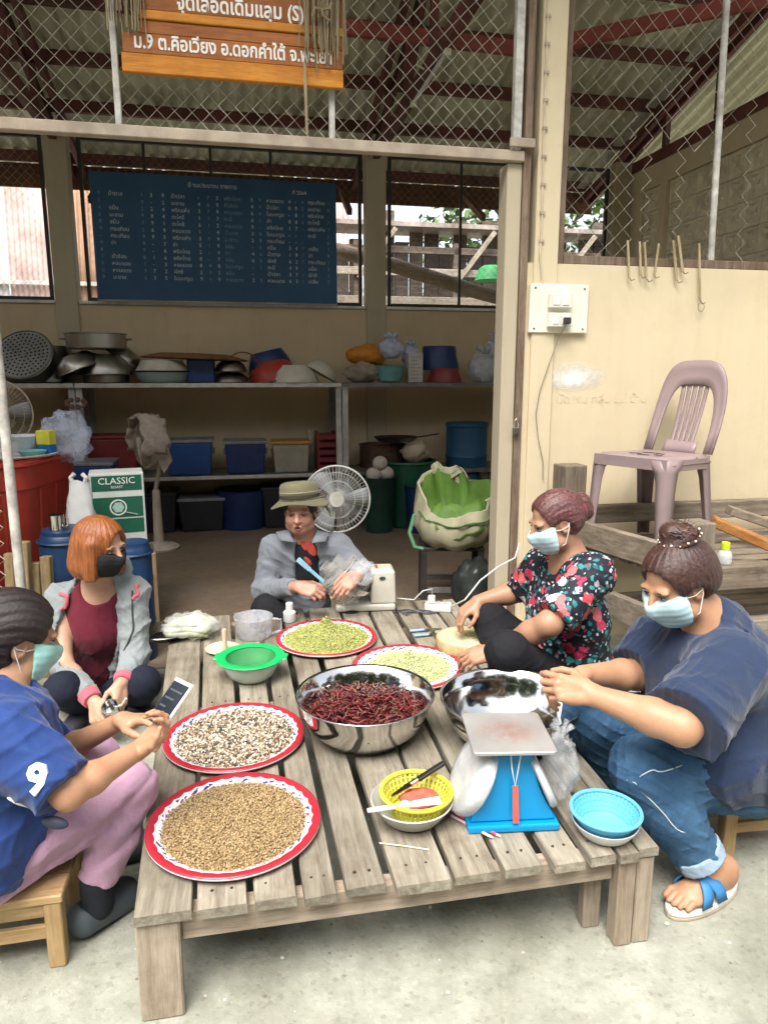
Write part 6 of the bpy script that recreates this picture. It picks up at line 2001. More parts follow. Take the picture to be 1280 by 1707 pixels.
# leaf decoration slots in the seat
for k, (x, y, a_) in enumerate(((-.06, -.06, .5), (.0, -.09, 0), (.06, -.06, -.5), (-.03, 0, .4), (.03, 0, -.4))):
    MB().box(-.028, .028, -.006, .006, sh - .0105 + .002, sh - .0055, Matrix.Translation((x, y, 0)) @ Matrix.Rotation(a_, 4, 'Z')).build("slot", basic("slot_dark", (.06, .045, .04)), seat_o)
def leg(x, y, dx, dy, wid=0.062):
    # L-section leg flaring outward, broad at the seat
    r1, r2 = [], []
    sx, sy = (1 if x > 0 else -1), (1 if y > 0 else -1)
    rows_ = []
    for j in range(9):
        f = j / 8
        z = (sh - .015) * (1 - f)
        w_ = wid * (1.75 - 1.6 * min(1, f * 5) ** .6 * .55 if f < .2 else 1.0 - .42 * f)
        px, py = x + dx * f, y + dy * f
        rows_.append([(px - sx * w_, py, z), (px - sx * w_ * .5, py + sy * .004, z), (px, py, z), (px - sx * .004, py - sy * w_ * .5, z), (px, py - sy * w_, z)])
    return sheet(rows_, "leg", M_ch, .007, chr_)
leg(-.198, -.19, -.012, -.02)
leg(.198, -.19, .012, -.02)
leg(-.172, .19, -.02, .055)
leg(.172, .19, .02, .055)
# apron
for (a, c) in (((-.19, -.196, sh - .035), (.19, -.196, sh - .035)), ((-.198, -.17, sh - .04), (-.172, .17, sh - .05)), ((.198, -.17, sh - .04), (.172, .17, sh - .05))):
    MB().bar(a, c, .006, .05).build("apron", M_ch, chr_)
# back: hoop band leaning back, top panel, slats
def bk_pt(x, h):
    lean = 0.19 + 0.13 * (h / .43) + .02 * math.sin(PI * h / .43) - 0.18 * x * x
    return Vector((x, lean, sh - .01 + h))
hoop = []
HB = 0.44
outer_, inner_ = [], []
for k in range(25):
    t_ = k / 24
    a = PI * t_
    # superellipse arch
    cx, sx = math.cos(a), math.sin(a)
    X = 0.178 * math.copysign(abs(cx) ** 0.55, cx)
    Hh = HB * abs(sx) ** 0.62
    X2 = 0.128 * math.copysign(abs(cx) ** 0.5, cx)
    H2 = (HB - 0.115) * abs(sx) ** 0.7
    X *= 1.0 + .06 * (Hh / HB)
    outer_.append(bk_pt(X, Hh))
    inner_.append(bk_pt(X2 * 1.06, H2))
rows = [[o_.lerp(i_, q) + Vector((0, .008 * math.sin(PI * q), 0)) for o_, i_ in zip(outer_, inner_)] for q in (0, .33, .66, 1)]
sheet(rows, "back_frame", M_ch, .009, chr_)
for k in range(5):
    xt = -0.062 + .031 * k
    xb = xt * .8
    rr_ = []
    for j in range(7):
        f = j / 6
        x = xb + (xt - xb) * f
        w_ = .0095
        h = .0 + (HB - .10) * f
        rr_.append([bk_pt(x - w_, h) + Vector((0, .012, 0)), bk_pt(x, h) + Vector((0, .014, 0)), bk_pt(x + w_, h) + Vector((0, .012, 0))])
    sheet(rr_, "slat", M_ch, .006, chr_)
rr_ = [[bk_pt(-.085 + .17 * i / 8, h) + Vector((0, .01, 0)) for i in range(9)] for h in (-.01, .02, .05)]
sheet(rr_, "slat_base", M_ch, .007, chr_)
rr_ = [[bk_pt(-.09 + .18 * i / 8, h) + Vector((0, .01, 0)) for i in range(9)] for h in (HB - .125, HB - .09)]
sheet(rr_, "slat_top", M_ch, .007, chr_)

# ------------------------------------------------------------------ stools
def stool(name, label, c, w, d, h, rz, mx, mz, planks=3):
    t_ = thing(name, label, "stool", loc=c, rz=rz)
    pw_ = 2 * d / planks
    for k in range(planks):
        MB().box(-w, w, -d + k * pw_ + .002, -d + (k + 1) * pw_ - .002, h - .022, h).build("plank", mx, t_, bevel=.003)
    for y in (-d + .012, d - .034):
        MB().box(-w + .045, w - .045, y, y + .022, h - .062, h - .023).build("rail", mx, t_, bevel=.002)
        MB().box(-w + .045, w - .045, y + .003, y + .018, h * .38, h * .38 + .035).build("stretcher", mx, t_, bevel=.002)
    for x in (-w + .005, w - .045):
        for y in (-d + .005, d - .045):
            MB().box(x, x + .04, y, y + .04, 0, h - .023).build("leg", mz, t_, bevel=.003)
    return t_
M_new = wood("new_pine", (0.40, 0.25, 0.11), (0.55, 0.38, 0.19), (0.66, 0.49, 0.28), 'X', .55, stain=.2)
M_newz = wood("new_pine_z", (0.40, 0.25, 0.11), (0.55, 0.38, 0.19), (0.66, 0.49, 0.28), 'Z', .55, stain=.2)
sc0 = G(112, 1612, 0)
srz = R(12)
SH = 0.20
swd, sdp = 0.20, 0.13
sx_ = Vector((math.cos(srz), math.sin(srz), 0))
sy_ = Vector((-math.sin(srz), math.cos(srz), 0))
stc = sc0 - sx_ * (swd - .004) + sy_ * (sdp - .004)
stool("low_stool", "new pine stool under the woman holding the phone", stc, swd, sdp, SH, srz, M_new, M_newz)
# ================================================================== implicit bodies: smooth unions on a grid, meshed as one surface
def npv(p):
    return np.array((p[0], p[1], p[2]), np.float32)

class Field:
    def __init__(self, lo, hi, res):
        self.lo, self.res = npv(lo), float(res)
        self.n = np.maximum(2, np.ceil((npv(hi) - self.lo) / res).astype(int) + 1)
        self.D = np.full(self.n, 0.5, np.float32)

    def sub(self, lo, hi):
        a = np.clip(np.floor((npv(lo) - self.lo) / self.res).astype(int), 0, self.n)
        b = np.clip(np.ceil((npv(hi) - self.lo) / self.res).astype(int) + 1, 0, self.n)
        if np.any(b <= a):
            return None, None
        sl = tuple(slice(int(i), int(j)) for i, j in zip(a, b))
        g = np.meshgrid(*[self.lo[k] + self.res * np.arange(a[k], b[k], dtype=np.float32) for k in range(3)], indexing='ij', sparse=True)
        return sl, g

    def op(self, fn, lo, hi, k=0.02, mode='add'):
        m = k + 4 * self.res
        sl, g = self.sub(npv(lo) - m, npv(hi) + m)
        if sl is None:
            return self
        d = fn(*g).astype(np.float32)
        A = self.D[sl]
        if mode == 'cut':
            d = -d
            if k > 1e-4:
                h = np.maximum(k - np.abs(A - d), 0) / k
                self.D[sl] = np.maximum(A, d) + h * h * k * .25
            else:
                self.D[sl] = np.maximum(A, d)
            return self
        if mode == 'keep':
            N_ = np.full_like(self.D, .5)
            N_[sl] = np.maximum(A, d)
            self.D = N_
            return self
        if k > 1e-4:
            h = np.maximum(k - np.abs(A - d), 0) / k
            self.D[sl] = np.minimum(A, d) - h * h * k * .25
        else:
            self.D[sl] = np.minimum(A, d)
        return self

    def cone(self, a, b, ra, rb, k=0.02, mode='add', flat=False, flat0=False):
        """tapered round limb; flat: the far end is cut square (a hem)"""
        a, b = npv(a), npv(b)
        ab = b - a
        L2 = float(ab @ ab) + 1e-9
        L = L2 ** .5
        def fn(x, y, z):
            t = ((x - a[0]) * ab[0] + (y - a[1]) * ab[1] + (z - a[2]) * ab[2]) / L2
            tc = np.clip(t, 0, 1)
            d = np.sqrt((x - a[0] - tc * ab[0]) ** 2 + (y - a[1] - tc * ab[1]) ** 2 + (z - a[2] - tc * ab[2]) ** 2) - (ra + (rb - ra) * tc)
            if flat:
                d = np.maximum(d, (t - 1) * L)
            if flat0:
                d = np.maximum(d, -t * L)
            return d
        r = max(ra, rb)
        return self.op(fn, np.minimum(a, b) - r, np.maximum(a, b) + r, k, mode)

    def chain(self, pts, rs, k=0.02):
        for i in range(len(pts) - 1):
            self.cone(pts[i], pts[i + 1], rs[i], rs[i + 1], k)
        return self

    def ell(self, c, r, F=None, k=0.02, mode='add'):
        """ellipsoid at c with radii r; F: 3x3 frame whose columns are the axes"""
        c, r = npv(c), npv(r)
        F = np.eye(3, dtype=np.float32) if F is None else np.array(F, np.float32)
        ext = np.abs(F) @ r
        def fn(x, y, z):
            dx, dy, dz = x - c[0], y - c[1], z - c[2]
            u = [(dx * F[0, i] + dy * F[1, i] + dz * F[2, i]) / r[i] for i in range(3)]
            k0 = np.sqrt(u[0] ** 2 + u[1] ** 2 + u[2] ** 2) + 1e-6
            k1 = np.sqrt((u[0] / r[0]) ** 2 + (u[1] / r[1]) ** 2 + (u[2] / r[2]) ** 2) + 1e-6
            return k0 * (k0 - 1.0) / k1
        return self.op(fn, c - ext, c + ext, k, mode)

    def plane_cut(self, p, n):
        """remove everything on the side the normal points to"""
        p, n = npv(p), npv(n)
        n = n / np.linalg.norm(n)
        g = np.meshgrid(*[self.lo[k] + self.res * np.arange(self.n[k], dtype=np.float32) for k in range(3)], indexing='ij', sparse=True)
        d = (g[0] - p[0]) * n[0] + (g[1] - p[1]) * n[1] + (g[2] - p[2]) * n[2]
        self.D = np.maximum(self.D, d)
        return self

    def wrinkle(self, amp, fn):
        """displace the surface by amp * fn(x, y, z)"""
        g = np.meshgrid(*[self.lo[k] + self.res * np.arange(self.n[k], dtype=np.float32) for k in range(3)], indexing='ij', sparse=True)
        near = np.abs(self.D) < 0.05
        idx = np.nonzero(near)
        x, y, z = (g[k].ravel()[idx[k]] for k in range(3))
        self.D[idx] += (amp * fn(x, y, z)).astype(np.float32)
        return self

    def mesh(self, name, smooth_iters=1):
        D = self.D
        D[0], D[-1], D[:, 0], D[:, -1], D[:, :, 0], D[:, :, -1] = [np.maximum(q, 1e-3) for q in (D[0], D[-1], D[:, 0], D[:, -1], D[:, :, 0], D[:, :, -1])]
        S = D < 0
        c = S[:-1, :-1, :-1].astype(np.int8)
        for dx in (0, 1):
            for dy in (0, 1):
                for dz in (0, 1):
                    if dx or dy or dz:
                        c = c + S[dx:S.shape[0] - 1 + dx, dy:S.shape[1] - 1 + dy, dz:S.shape[2] - 1 + dz]
        act = np.nonzero((c > 0) & (c < 8))
        ids = np.full(c.shape, -1, np.int32)
        ids[act] = np.arange(len(act[0]), dtype=np.int32)
        ci = np.stack(act, 1)
        corners = [(i, j, k) for i in (0, 1) for j in (0, 1) for k in (0, 1)]
        val = np.stack([D[ci[:, 0] + i, ci[:, 1] + j, ci[:, 2] + k] for i, j, k in corners], 1)
        acc = np.zeros((len(ci), 3), np.float32)
        cnt = np.zeros(len(ci), np.float32)
        for ia, a in enumerate(corners):
            for ib, b in enumerate(corners):
                if ib > ia and sum(abs(a[q] - b[q]) for q in range(3)) == 1:
                    va, vb = val[:, ia], val[:, ib]
                    x = (va < 0) != (vb < 0)
                    t = np.where(x, va / np.where(x, va - vb, 1), 0)[:, None]
                    p = np.array(a, np.float32) + t * (np.array(b, np.float32) - np.array(a, np.float32))
                    acc += np.where(x[:, None], p, 0)
                    cnt += x
        V = self.lo + self.res * (ci + acc / cnt[:, None])
        faces = []
        for ax in range(3):
            o1, o2 = [q for q in range(3) if q != ax]
            A = np.take(S, range(0, S.shape[ax] - 1), ax)
            B = np.take(S, range(1, S.shape[ax]), ax)
            e = np.stack(np.nonzero(A != B), 1)
            ok = (e[:, o1] > 0) & (e[:, o2] > 0) & (e[:, o1] < S.shape[o1] - 1) & (e[:, o2] < S.shape[o2] - 1)
            e = e[ok]
            up = A[tuple(e.T)]
            q = []
            for d1, d2 in ((0, 0), (-1, 0), (-1, -1), (0, -1)):
                f = e.copy()
                f[:, o1] += d1
                f[:, o2] += d2
                q.append(ids[tuple(f.T)])
            q = np.stack(q, 1)
            flip = up if ax != 1 else ~up
            q[~flip] = q[~flip][:, ::-1]
            faces.append(q)
        Fq = np.concatenate(faces)
        # a little relaxation takes out the grid steps
        for _ in range(smooth_iters):
            s_ = np.zeros_like(V)
            n_ = np.zeros(len(V), np.float32)
            for i in range(4):
                np.add.at(s_, Fq[:, i], V[Fq[:, (i + 1) % 4]])
                np.add.at(n_, Fq[:, i], 1)
            V = 0.5 * V + 0.5 * s_ / np.maximum(n_, 1)[:, None]
        me = bpy.data.meshes.new(name)
        me.vertices.add(len(V))
        me.vertices.foreach_set("co", V.astype(np.float32).ravel())
        me.loops.add(Fq.size)
        me.loops.foreach_set("vertex_index", Fq.astype(np.int32).ravel())
        me.polygons.add(len(Fq))
        me.polygons.foreach_set("loop_start", np.arange(0, Fq.size, 4, dtype=np.int32))
        me.polygons.foreach_set("use_smooth", np.ones(len(Fq), bool))
        me.update(calc_edges=True)
        return me

def bounds(pts, pad):
    P = np.array([npv(p) for p in pts])
    return P.min(0) - pad, P.max(0) + pad

def frame(fwd, up=(0, 0, 1)):
    """columns: right, forward, up"""
    f = Vector(fwd).normalized()
    r = f.cross(Vector(up)).normalized()
    u = r.cross(f).normalized()
    return Matrix((r, f, u)).transposed()

_wr = np.random.default_rng(3)
_k = [(_wr.normal(size=3), _wr.uniform(0, 6.28)) for _ in range(14)]
def folds(scale=1.0, stretch=(1, 1, 1), seed=0):
    """soft cloth folds: a few warped waves"""
    def fn(x, y, z):
        x, y, z = x * stretch[0], y * stretch[1], z * stretch[2]
        w = 0
        px = x + 0.03 * np.sin(17 * y + 9 * z + seed)
        py = y + 0.03 * np.sin(15 * z + 8 * x + seed * 2)
        pz = z + 0.03 * np.sin(16 * x + 7 * y + seed * 3)
        for i in range(7):
            d, ph = _k[(i + seed) % 14]
            f = (18 + 9 * i) * scale
            s_ = np.sin(f * (d[0] * px + d[1] * py + d[2] * pz) + ph)
            # narrow crests with slack cloth between them, fading in and out along their length
            m_ = .5 + .5 * np.sin(f * .31 * (d[1] * px + d[2] * py + d[0] * pz) + 2.3 * ph)
            w = w + (np.maximum(0, 1 - 1.5 * np.abs(s_)) ** 1.4 * m_ - .09) * (1.0 / (1 + .30 * i))
        return -w * 0.8
    return fn

# ------------------------------------------------------------------ materials for people
def skin(name, c, warm=0.12):
    m, nt, b = new_mat(name)
    v = coords(nt, jitter=False)
    n = noise(nt, v, 16, 6, .6)
    lo = (c[0] * .92, c[1] * .84, c[2] * .80)
    colr = ramp(nt, n, [(.35, lo), (.65, c)])
    sp2 = ramp(nt, noise(nt, v, 160, 4, .7), [(.35, (.86, .80, .78)), (.6, (1, 1, 1))])
    colr = mixc(nt, .45, colr, sp2, 'MULTIPLY')
    nt.links.new(colr, b.inputs["Base Color"])
    b.inputs["Roughness"].default_value = .48
    spec(b, .38)
    b.inputs["Subsurface Weight"].default_value = .12
    b.inputs["Subsurface Radius"].default_value = (.012, .005, .003)
    b.inputs["Subsurface Scale"].default_value = 0.6
    bump(nt, b, noise(nt, v, 320, 3), .12, .001, bump(nt, b, noise(nt, v, 45, 4), .12, .003))
    return m

def cloth(name, c, weave=900, var=.12, rough=.85, fuzz=.15, fold=.35):
    m, nt, b = new_mat(name)
    v = coords(nt, jitter=False)
    n = noise(nt, v, 6, 6, .6)
    colr = ramp(nt, n, [(.3, tuple(x * (1 - var) for x in c)), (.7, tuple(min(1, x * (1 + var)) for x in c))])
    fine = ramp(nt, noise(nt, v, weave * .25, 3, .7), [(.3, (.82, .82, .82)), (.65, (1.06, 1.06, 1.06))])
    colr = mixc(nt, .6, colr, fine, 'MULTIPLY')
    nt.links.new(colr, b.inputs["Base Color"])
    b.inputs["Roughness"].default_value = rough
    spec(b, .2)
    b.inputs["Sheen Weight"].default_value = fuzz if max(c) > .05 else 0.0
    b.inputs["Sheen Roughness"].default_value = .5
    bump(nt, b, noise(nt, v, weave * .4, 2), .15, .001, bump(nt, b, noise(nt, v, 13, 5, .55, 1.2), fold, .012))
    return m

def floral():
    m, nt, b = new_mat("floral_cloth")
    v = coords(nt, jitter=False)
    # petals: distorted cells at two sizes on a black ground
    dist = nd(nt, "ShaderNodeTexNoise")
    dist.inputs["Scale"].default_value = 26
    nt.links.new(v, dist.inputs["Vector"])
    mx = nd(nt, "ShaderNodeMix", data_type='RGBA')
    mx.inputs[0].default_value = .035
    nt.links.new(v, mx.inputs[6])
    nt.links.new(dist.outputs[1], mx.inputs[7])
    vv = mx.outputs[2]
    base = (.012, .014, .022)
    def spots(scale, thr, stops, prev, ring=None):
        vo = nd(nt, "ShaderNodeTexVoronoi")
        vo.inputs["Scale"].default_value = scale
        vo.inputs["Randomness"].default_value = .95
        nt.links.new(vv, vo.inputs["Vector"])
        s_ = nd(nt, "ShaderNodeSeparateColor")
        nt.links.new(vo.outputs["Color"], s_.inputs[0])
        pet = ramp(nt, s_.outputs[0], stops, 'CONSTANT')
        sh = ramp(nt, vo.outputs["Distance"], [(0.0, (.45, .45, .45)), (.25, (1, 1, 1)), (.33, (.6, .6, .6)), (.45, (1.1, 1.1, 1.1))])
        pet = mixc(nt, .7, pet, sh, 'MULTIPLY')
        msk = ramp(nt, vo.outputs["Distance"], [(thr, (1, 1, 1)), (thr + .03, (0, 0, 0))])
        sel = ramp(nt, s_.outputs[1], [(0, (0, 0, 0)), (.36, (1, 1, 1))], 'CONSTANT')
        mm = mixc(nt, 1.0, msk, sel, 'MULTIPLY')
        return mixc(nt, mm, prev, pet)
    c = spots(34, .40, [(0, (.03, .20, .22)), (.35, (.04, .28, .27)), (.6, (.35, .38, .42)), (.8, (.02, .10, .13))], mixc(nt, 0.0, base, base))
    c = spots(60, .34, [(0, (.55, .58, .62)), (.3, (.30, .06, .10)), (.55, (.62, .64, .66)), (.8, (.05, .25, .27))], c)
    c = spots(19, .42, [(0, (.62, .07, .09)), (.45, (.70, .16, .17)), (.7, (.52, .04, .10)), (.9, (.62, .55, .58))], c)
    nt.links.new(c, b.inputs["Base Color"])
    b.inputs["Roughness"].default_value = .7
    spec(b, .25)
    bump(nt, b, noise(nt, v, 13, 5, .55, 1.2), .3, .012)
    return m

def denim(name, c, c2):
    m, nt, b = new_mat(name)
    v = coords(nt, jitter=False)
    n = noise(nt, v, 5, 7, .65)
    colr = ramp(nt, n, [(.3, c), (.7, c2)])
    tw = noise(nt, coords(nt, "Object", (260, 260, 900), False), 1.0, 3, .6)
    colr = mixc(nt, .5, colr, ramp(nt, tw, [(.3, (.65, .65, .68)), (.65, (1.15, 1.15, 1.15))]), 'MULTIPLY')
    nt.links.new(colr, b.inputs["Base Color"])
    b.inputs["Roughness"].default_value = .85
    spec(b, .2)
    bump(nt, b, tw, .2, .001, bump(nt, b, noise(nt, v, 14, 5, .55, 1.2), .45, .012))
    return m

def hair_mat(name, dark, mid, light, stretch=(90, 90, 6), rough=.42):
    m, nt, b = new_mat(name)
    tc = nd(nt, "ShaderNodeUVMap") if False else None
    v = coords(nt, "Object", stretch, False)
    n = noise(nt, v, 2.2, 6, .7)
    c = ramp(nt, n, [(.25, dark), (.5, mid), (.78, light)])
    n2 = noise(nt, coords(nt, "Object", (1, 1, 1), False), 18, 4, .6)
    c = mixc(nt, .6, c, ramp(nt, n2, [(.3, (.6, .6, .6)), (.65, (1.1, 1.1, 1.1))]), 'MULTIPLY')
    nt.links.new(c, b.inputs["Base Color"])
    b.inputs["Roughness"].default_value = rough
    spec(b, .45)
    bump(nt, b, n, .7, .004)
    return m

M_sclera = basic("eye_white", (.45, .42, .40), .25, var=.03)
M_iris = basic("eye_dark", (.02, .012, .008), .12, var=.05)
M_brow = basic("brow_hair", (.035, .022, .016), .8)
M_lip = basic("lip", (.36, .14, .12), .4, var=.1)
M_mouth = basic("mouth_dark", (.07, .012, .012), .5)
M_maskb = cloth("mask_blue", (.42, .58, .62), 500, .05, .75, .1, .12)
M_maskg = cloth("mask_mint", (.31, .57, .52), 500, .05, .75, .1, .12)
M_maskk = cloth("mask_black", (.018, .018, .02), 500, .1, .8, .1, .12)
M_loop = basic("ear_loop", (.75, .75, .73), .6, var=.05)

class Head:
    """a head frame: x to the face's right-hand side of the picture of itself, y out of the face, z up"""
    def __init__(self, c, fwd, up=(0, 0, 1), s=1.0):
        self.c, self.F, self.s = Vector(c), frame(fwd, up), s
    def P(self, x, y, z):
        return self.c + self.F @ (Vector((x, y, z)) * self.s)
    def M(self):
        return Matrix.Translation(self.c) @ self.F.to_4x4() @ Matrix.Scale(self.s, 4)
    def shape(self, f, jowl=0.0, ears=True, mouth=False, k=.02):
        s, F = self.s, self.F
        E = lambda x, y, z, rx, ry, rz, k=.02, mode='add': f.ell(self.P(x, y, z), (rx * s, ry * s, rz * s), F, k * s, mode)
        C = lambda a, b, ra, rb, k=.012: f.cone(self.P(*a), self.P(*b), ra * s, rb * s, k * s)
        E(0, -.012, .030, .074, .094, .083)
        E(0, .030, -.028, .061 + jowl * .5, .060, .080)
        E(0, .052, -.083, .034 + jowl, .032, .028)
        for q in (-1, 1):
            E(q * .036, .056, -.030, .026 + jowl * .5, .026, .028)
            E(q * .046, .022, -.070, .024 + jowl, .034, .030)
            E(q * .030, .079, .022, .026, .014, .010, .014)
            E(q * .031, .092, .003, .0155, .012, .0085, .010, 'cut')
            if ears:
                E(q * .074, -.008, -.008, .010, .020, .032, .010)
                E(q * .081, -.004, -.004, .006, .011, .018, .006, 'cut')
        C((0, .086, .016), (0, .106, -.022), .008, .0125)
        for q in (-1, 1):
            C((q * .008, .096, -.026), (q * .012, .092, -.026), .009, .008, .008)
        if mouth:
            E(0, .092, -.056, .022, .014, .013, .008)
            E(0, .101, -.058, .013, .012, .0075, .004, 'cut')
        else:
            E(0, .087, -.051, .022, .011, .0055, .006)
            E(0, .085, -.060, .019, .011, .0065, .006)
    def smooth_face(self, f, grow, jowl=0.0):
        s, F = self.s, self.F
        E = lambda x, y, z, rx, ry, rz, k=.03: f.ell(self.P(x, y, z), ((rx + grow) * s, (ry + grow) * s, (rz + grow) * s), F, k * s)
        E(0, .030, -.028, .061 + jowl * .5, .060, .080)
        E(0, .052, -.083, .034 + jowl, .032, .028)
        E(0, .084, -.034, .022, .036, .032)
        for q in (-1, 1):
            E(q * .046, .022, -.070, .024 + jowl, .034, .030)
            E(q * .036, .056, -.030, .026 + jowl * .5, .026, .028)
    def eyes(self, root, lid=1.0, look=(0, -.3)):
        for q in (-1, 1):
            M = self.M() @ Matrix.Translation((q * .031, .0775, .0025))
            MB().sphere((0, 0, 0), (.0130, .0112, .0062 * lid), 16, 10).build("eye", M_sclera, root, smooth='all', M=rel(root, M))
            MB().sphere((look[0] * .004, .0068, look[1] * .003), (.0058, .0050, .0056 * lid), 14, 8).build("iris", M_iris, root, smooth='all', M=rel(root, M))
            pts = [(-.016, .001, .001), (-.008, .0105, .0062 * lid), (.0, .0122, .0074 * lid), (.008, .0105, .0062 * lid), (.016, .001, .001)]
            MB().tube(pts, [.0008, .0016, .0018, .0016, .0008], 6).build("lash", M_brow, root, smooth=True, M=rel(root, M))
            pts = [(-.019, .003, .017), (-.008, .0125, .0215), (.004, .0135, .0215), (.019, .003, .017)]
            MB().tube(pts, [.0012, .0028, .0030, .0012], 6).build("eyebrow", M_brow, root, smooth=True, M=rel(root, M))
    def mask(self, root, mat, jowl=0.0, low=-.115, high=-.022, back=.030, res=.0028):
        lo, hi = bounds([self.P(x, y, z) for x in (-.1, .1) for y in (-.02, .14) for z in (-.14, .05)], .0)
        f = Field(lo, hi, res)
        self.smooth_face(f, .0075, jowl)
        Fm = self.F
        # top edge rises over the nose, sides reach back towards the ears
        f.plane_cut(self.P(0, .10, high + .012), Fm @ Vector((0, .28, 1)))
        f.plane_cut(self.P(0, .05, low), Fm @ Vector((0, .05, -1)))
        f.plane_cut(self.P(0, back, 0), Fm @ Vector((0, -1, -.10)))
        c = npv(self.c)
        F3 = np.array(Fm)
        s = self.s
        def pl(x, y, z):
            zz = ((x - c[0]) * F3[0, 2] + (y - c[1]) * F3[1, 2] + (z - c[2]) * F3[2, 2]) / s
            return np.sin(zz * 300) * .5
        f.wrinkle(.0008 * s, pl)
        o = link_mesh("face_mask", f.mesh("face_mask", 1), mat, root, smooth='all', M=rel(root, Matrix.Identity(4)))
        for q in (-1, 1):
            for z0 in (-.012, -.085):
                pts = [self.P(q * (.064 + jowl * .6), back + .004, z0), self.P(q * (.076 + jowl * .5), back * .3, z0 * .8 - .004), self.P(q * .083, -.016, -.004 + z0 * .2), self.P(q * .08, -.026, .006)]
                MB().tube(pts, .0014 * s, 5).build("ear_loop", M_loop, o, smooth=True)
        return o

def rel(root, M):
    return Matrix.Translation(-root.location) @ M

def hand(f, wrist, d, nrm, side, curl=(.5, .5, .5, .5), thumb=.6, s=1.0, spread=.12, k=.008):
    """palm and five fingers; d: towards the fingertips, nrm: out of the back of the hand, side: +1 puts the thumb on d x nrm"""
    d = Vector(d).normalized()
    nrm = Vector(nrm)
    nrm = (nrm - d * nrm.dot(d)).normalized()
    r = d.cross(nrm).normalized() * side
    F = Matrix((r, d, nrm)).transposed()
    W_ = Vector(wrist)
    P = lambda x, y, z: W_ + (r * x + d * y + nrm * z) * s
    f.ell(P(.0, .048, 0), (.037 * s, .050 * s, .0145 * s), F, .012)
    f.cone(P(-.012, -.005, 0), P(-.024, .075, .002), .015 * s, .0105 * s, .012)
    f.cone(P(.012, -.005, 0), P(.024, .078, .002), .016 * s, .0105 * s, .012)
    f.cone(P(.014, .008, -.006), P(.030, .045, -.010), .016 * s, .012 * s, .012)
    L = ((.043, .026, .020), (.047, .030, .021), (.044, .028, .020), (.034, .021, .017))
    X = (.0275, .0092, -.0092, -.0265)
    Y0 = (.084, .089, .085, .075)
    R_ = (.0086, .0090, .0086, .0076)
    for i in range(4):
        sp_ = spread * (1.5 - i) / 1.5
        p = P(X[i], Y0[i], .002)
        q = P(X[i] * .8, Y0[i] - .03, 0)
        f.cone(q, p, R_[i] * s * 1.02, R_[i] * s * 1.08, .006)
        a = 0.0
        dirv = (d + r * math.tan(sp_)).normalized()
        for j in range(3):
            a += curl[i] * (1.0, 1.15, .7)[j]
            v_ = dirv * math.cos(a) - nrm * math.sin(a)
            p2 = p + v_ * L[i][j] * s
            f.cone(p, p2, R_[i] * s * (1.06, .98, .92)[j], R_[i] * s * (.98, .92, .78)[j], .004)
            p = p2
    p = P(.026, .018, -.008)
    t1 = (r * .62 + d * .72 - nrm * .35 * (0.4 + thumb)).normalized()
    t2 = (r * (.35 - .45 * thumb) + d * .9 - nrm * .35 * (.4 + thumb)).normalized()
    t3 = (r * (.15 - .6 * thumb) + d * .95 - nrm * .35 * (.4 + thumb)).normalized()
    p1 = p + t1 * .040 * s
    p2 = p1 + t2 * .032 * s
    p3 = p2 + t3 * .025 * s
    f.cone(p, p1, .0135 * s, .0105 * s, .012)
    f.cone(p1, p2, .0105 * s, .0098 * s, .004)
    f.cone(p2, p3, .0098 * s, .0080 * s, .004)
    return P

def strands(f, me, root, flow, mat, n=350, steps=6, step=.011, r=.0009, lift=.0012, seed=1, where=None, fly=.12):
    """single hairs that follow the surface of the hair along a flow"""
    rs = random.Random(seed)
    vs_ = me.vertices
    D, lo, res = f.D, f.lo, f.res
    def at(p):
        i = [min(max(int(round((p[k] - lo[k]) / res)), 1), f.n[k] - 2) for k in range(3)]
        g = Vector((D[i[0] + 1, i[1], i[2]] - D[i[0] - 1, i[1], i[2]], D[i[0], i[1] + 1, i[2]] - D[i[0], i[1] - 1, i[2]], D[i[0], i[1], i[2] + 1] - D[i[0], i[1], i[2] - 1]))
        return float(D[i[0], i[1], i[2]]), (g.normalized() if g.length > 1e-9 else Vector((0, 0, 1)))
    b = MB()
    made = 0
    for _ in range(n * 6):
        if made >= n:
            break
        v = vs_[rs.randrange(len(vs_))]
        p = Vector(v.co)
        if where is not None and not where(p):
            continue
        pts = []
        free = rs.random() < fly
        for k in range(steps):
            d, g = at(p)
            if not (free and k > steps // 2):
                p = p - g * (max(-.012, min(.012, d)) - lift * (1 + rs.random()))
            pts.append(p.copy())
            w = flow(p)
            w = w - g * w.dot(g)
            if w.length < 1e-5:
                break
            w.normalize()
            p = p + w * step * rs.uniform(.8, 1.2) + Vector((rs.gauss(0, .0009), rs.gauss(0, .0009), rs.gauss(0, .0009)))
        if len(pts) > 3:
            m_ = len(pts)
            b.tube(pts, [r * (.5 if k in (0, m_ - 1) else 1) for k in range(m_)], 3, caps=False)
            made += 1
    o = b.build("loose_hair", mat, root, smooth='all', M=rel(root, Matrix.Identity(4)))
    tag(o, kind="stuff")
    return o

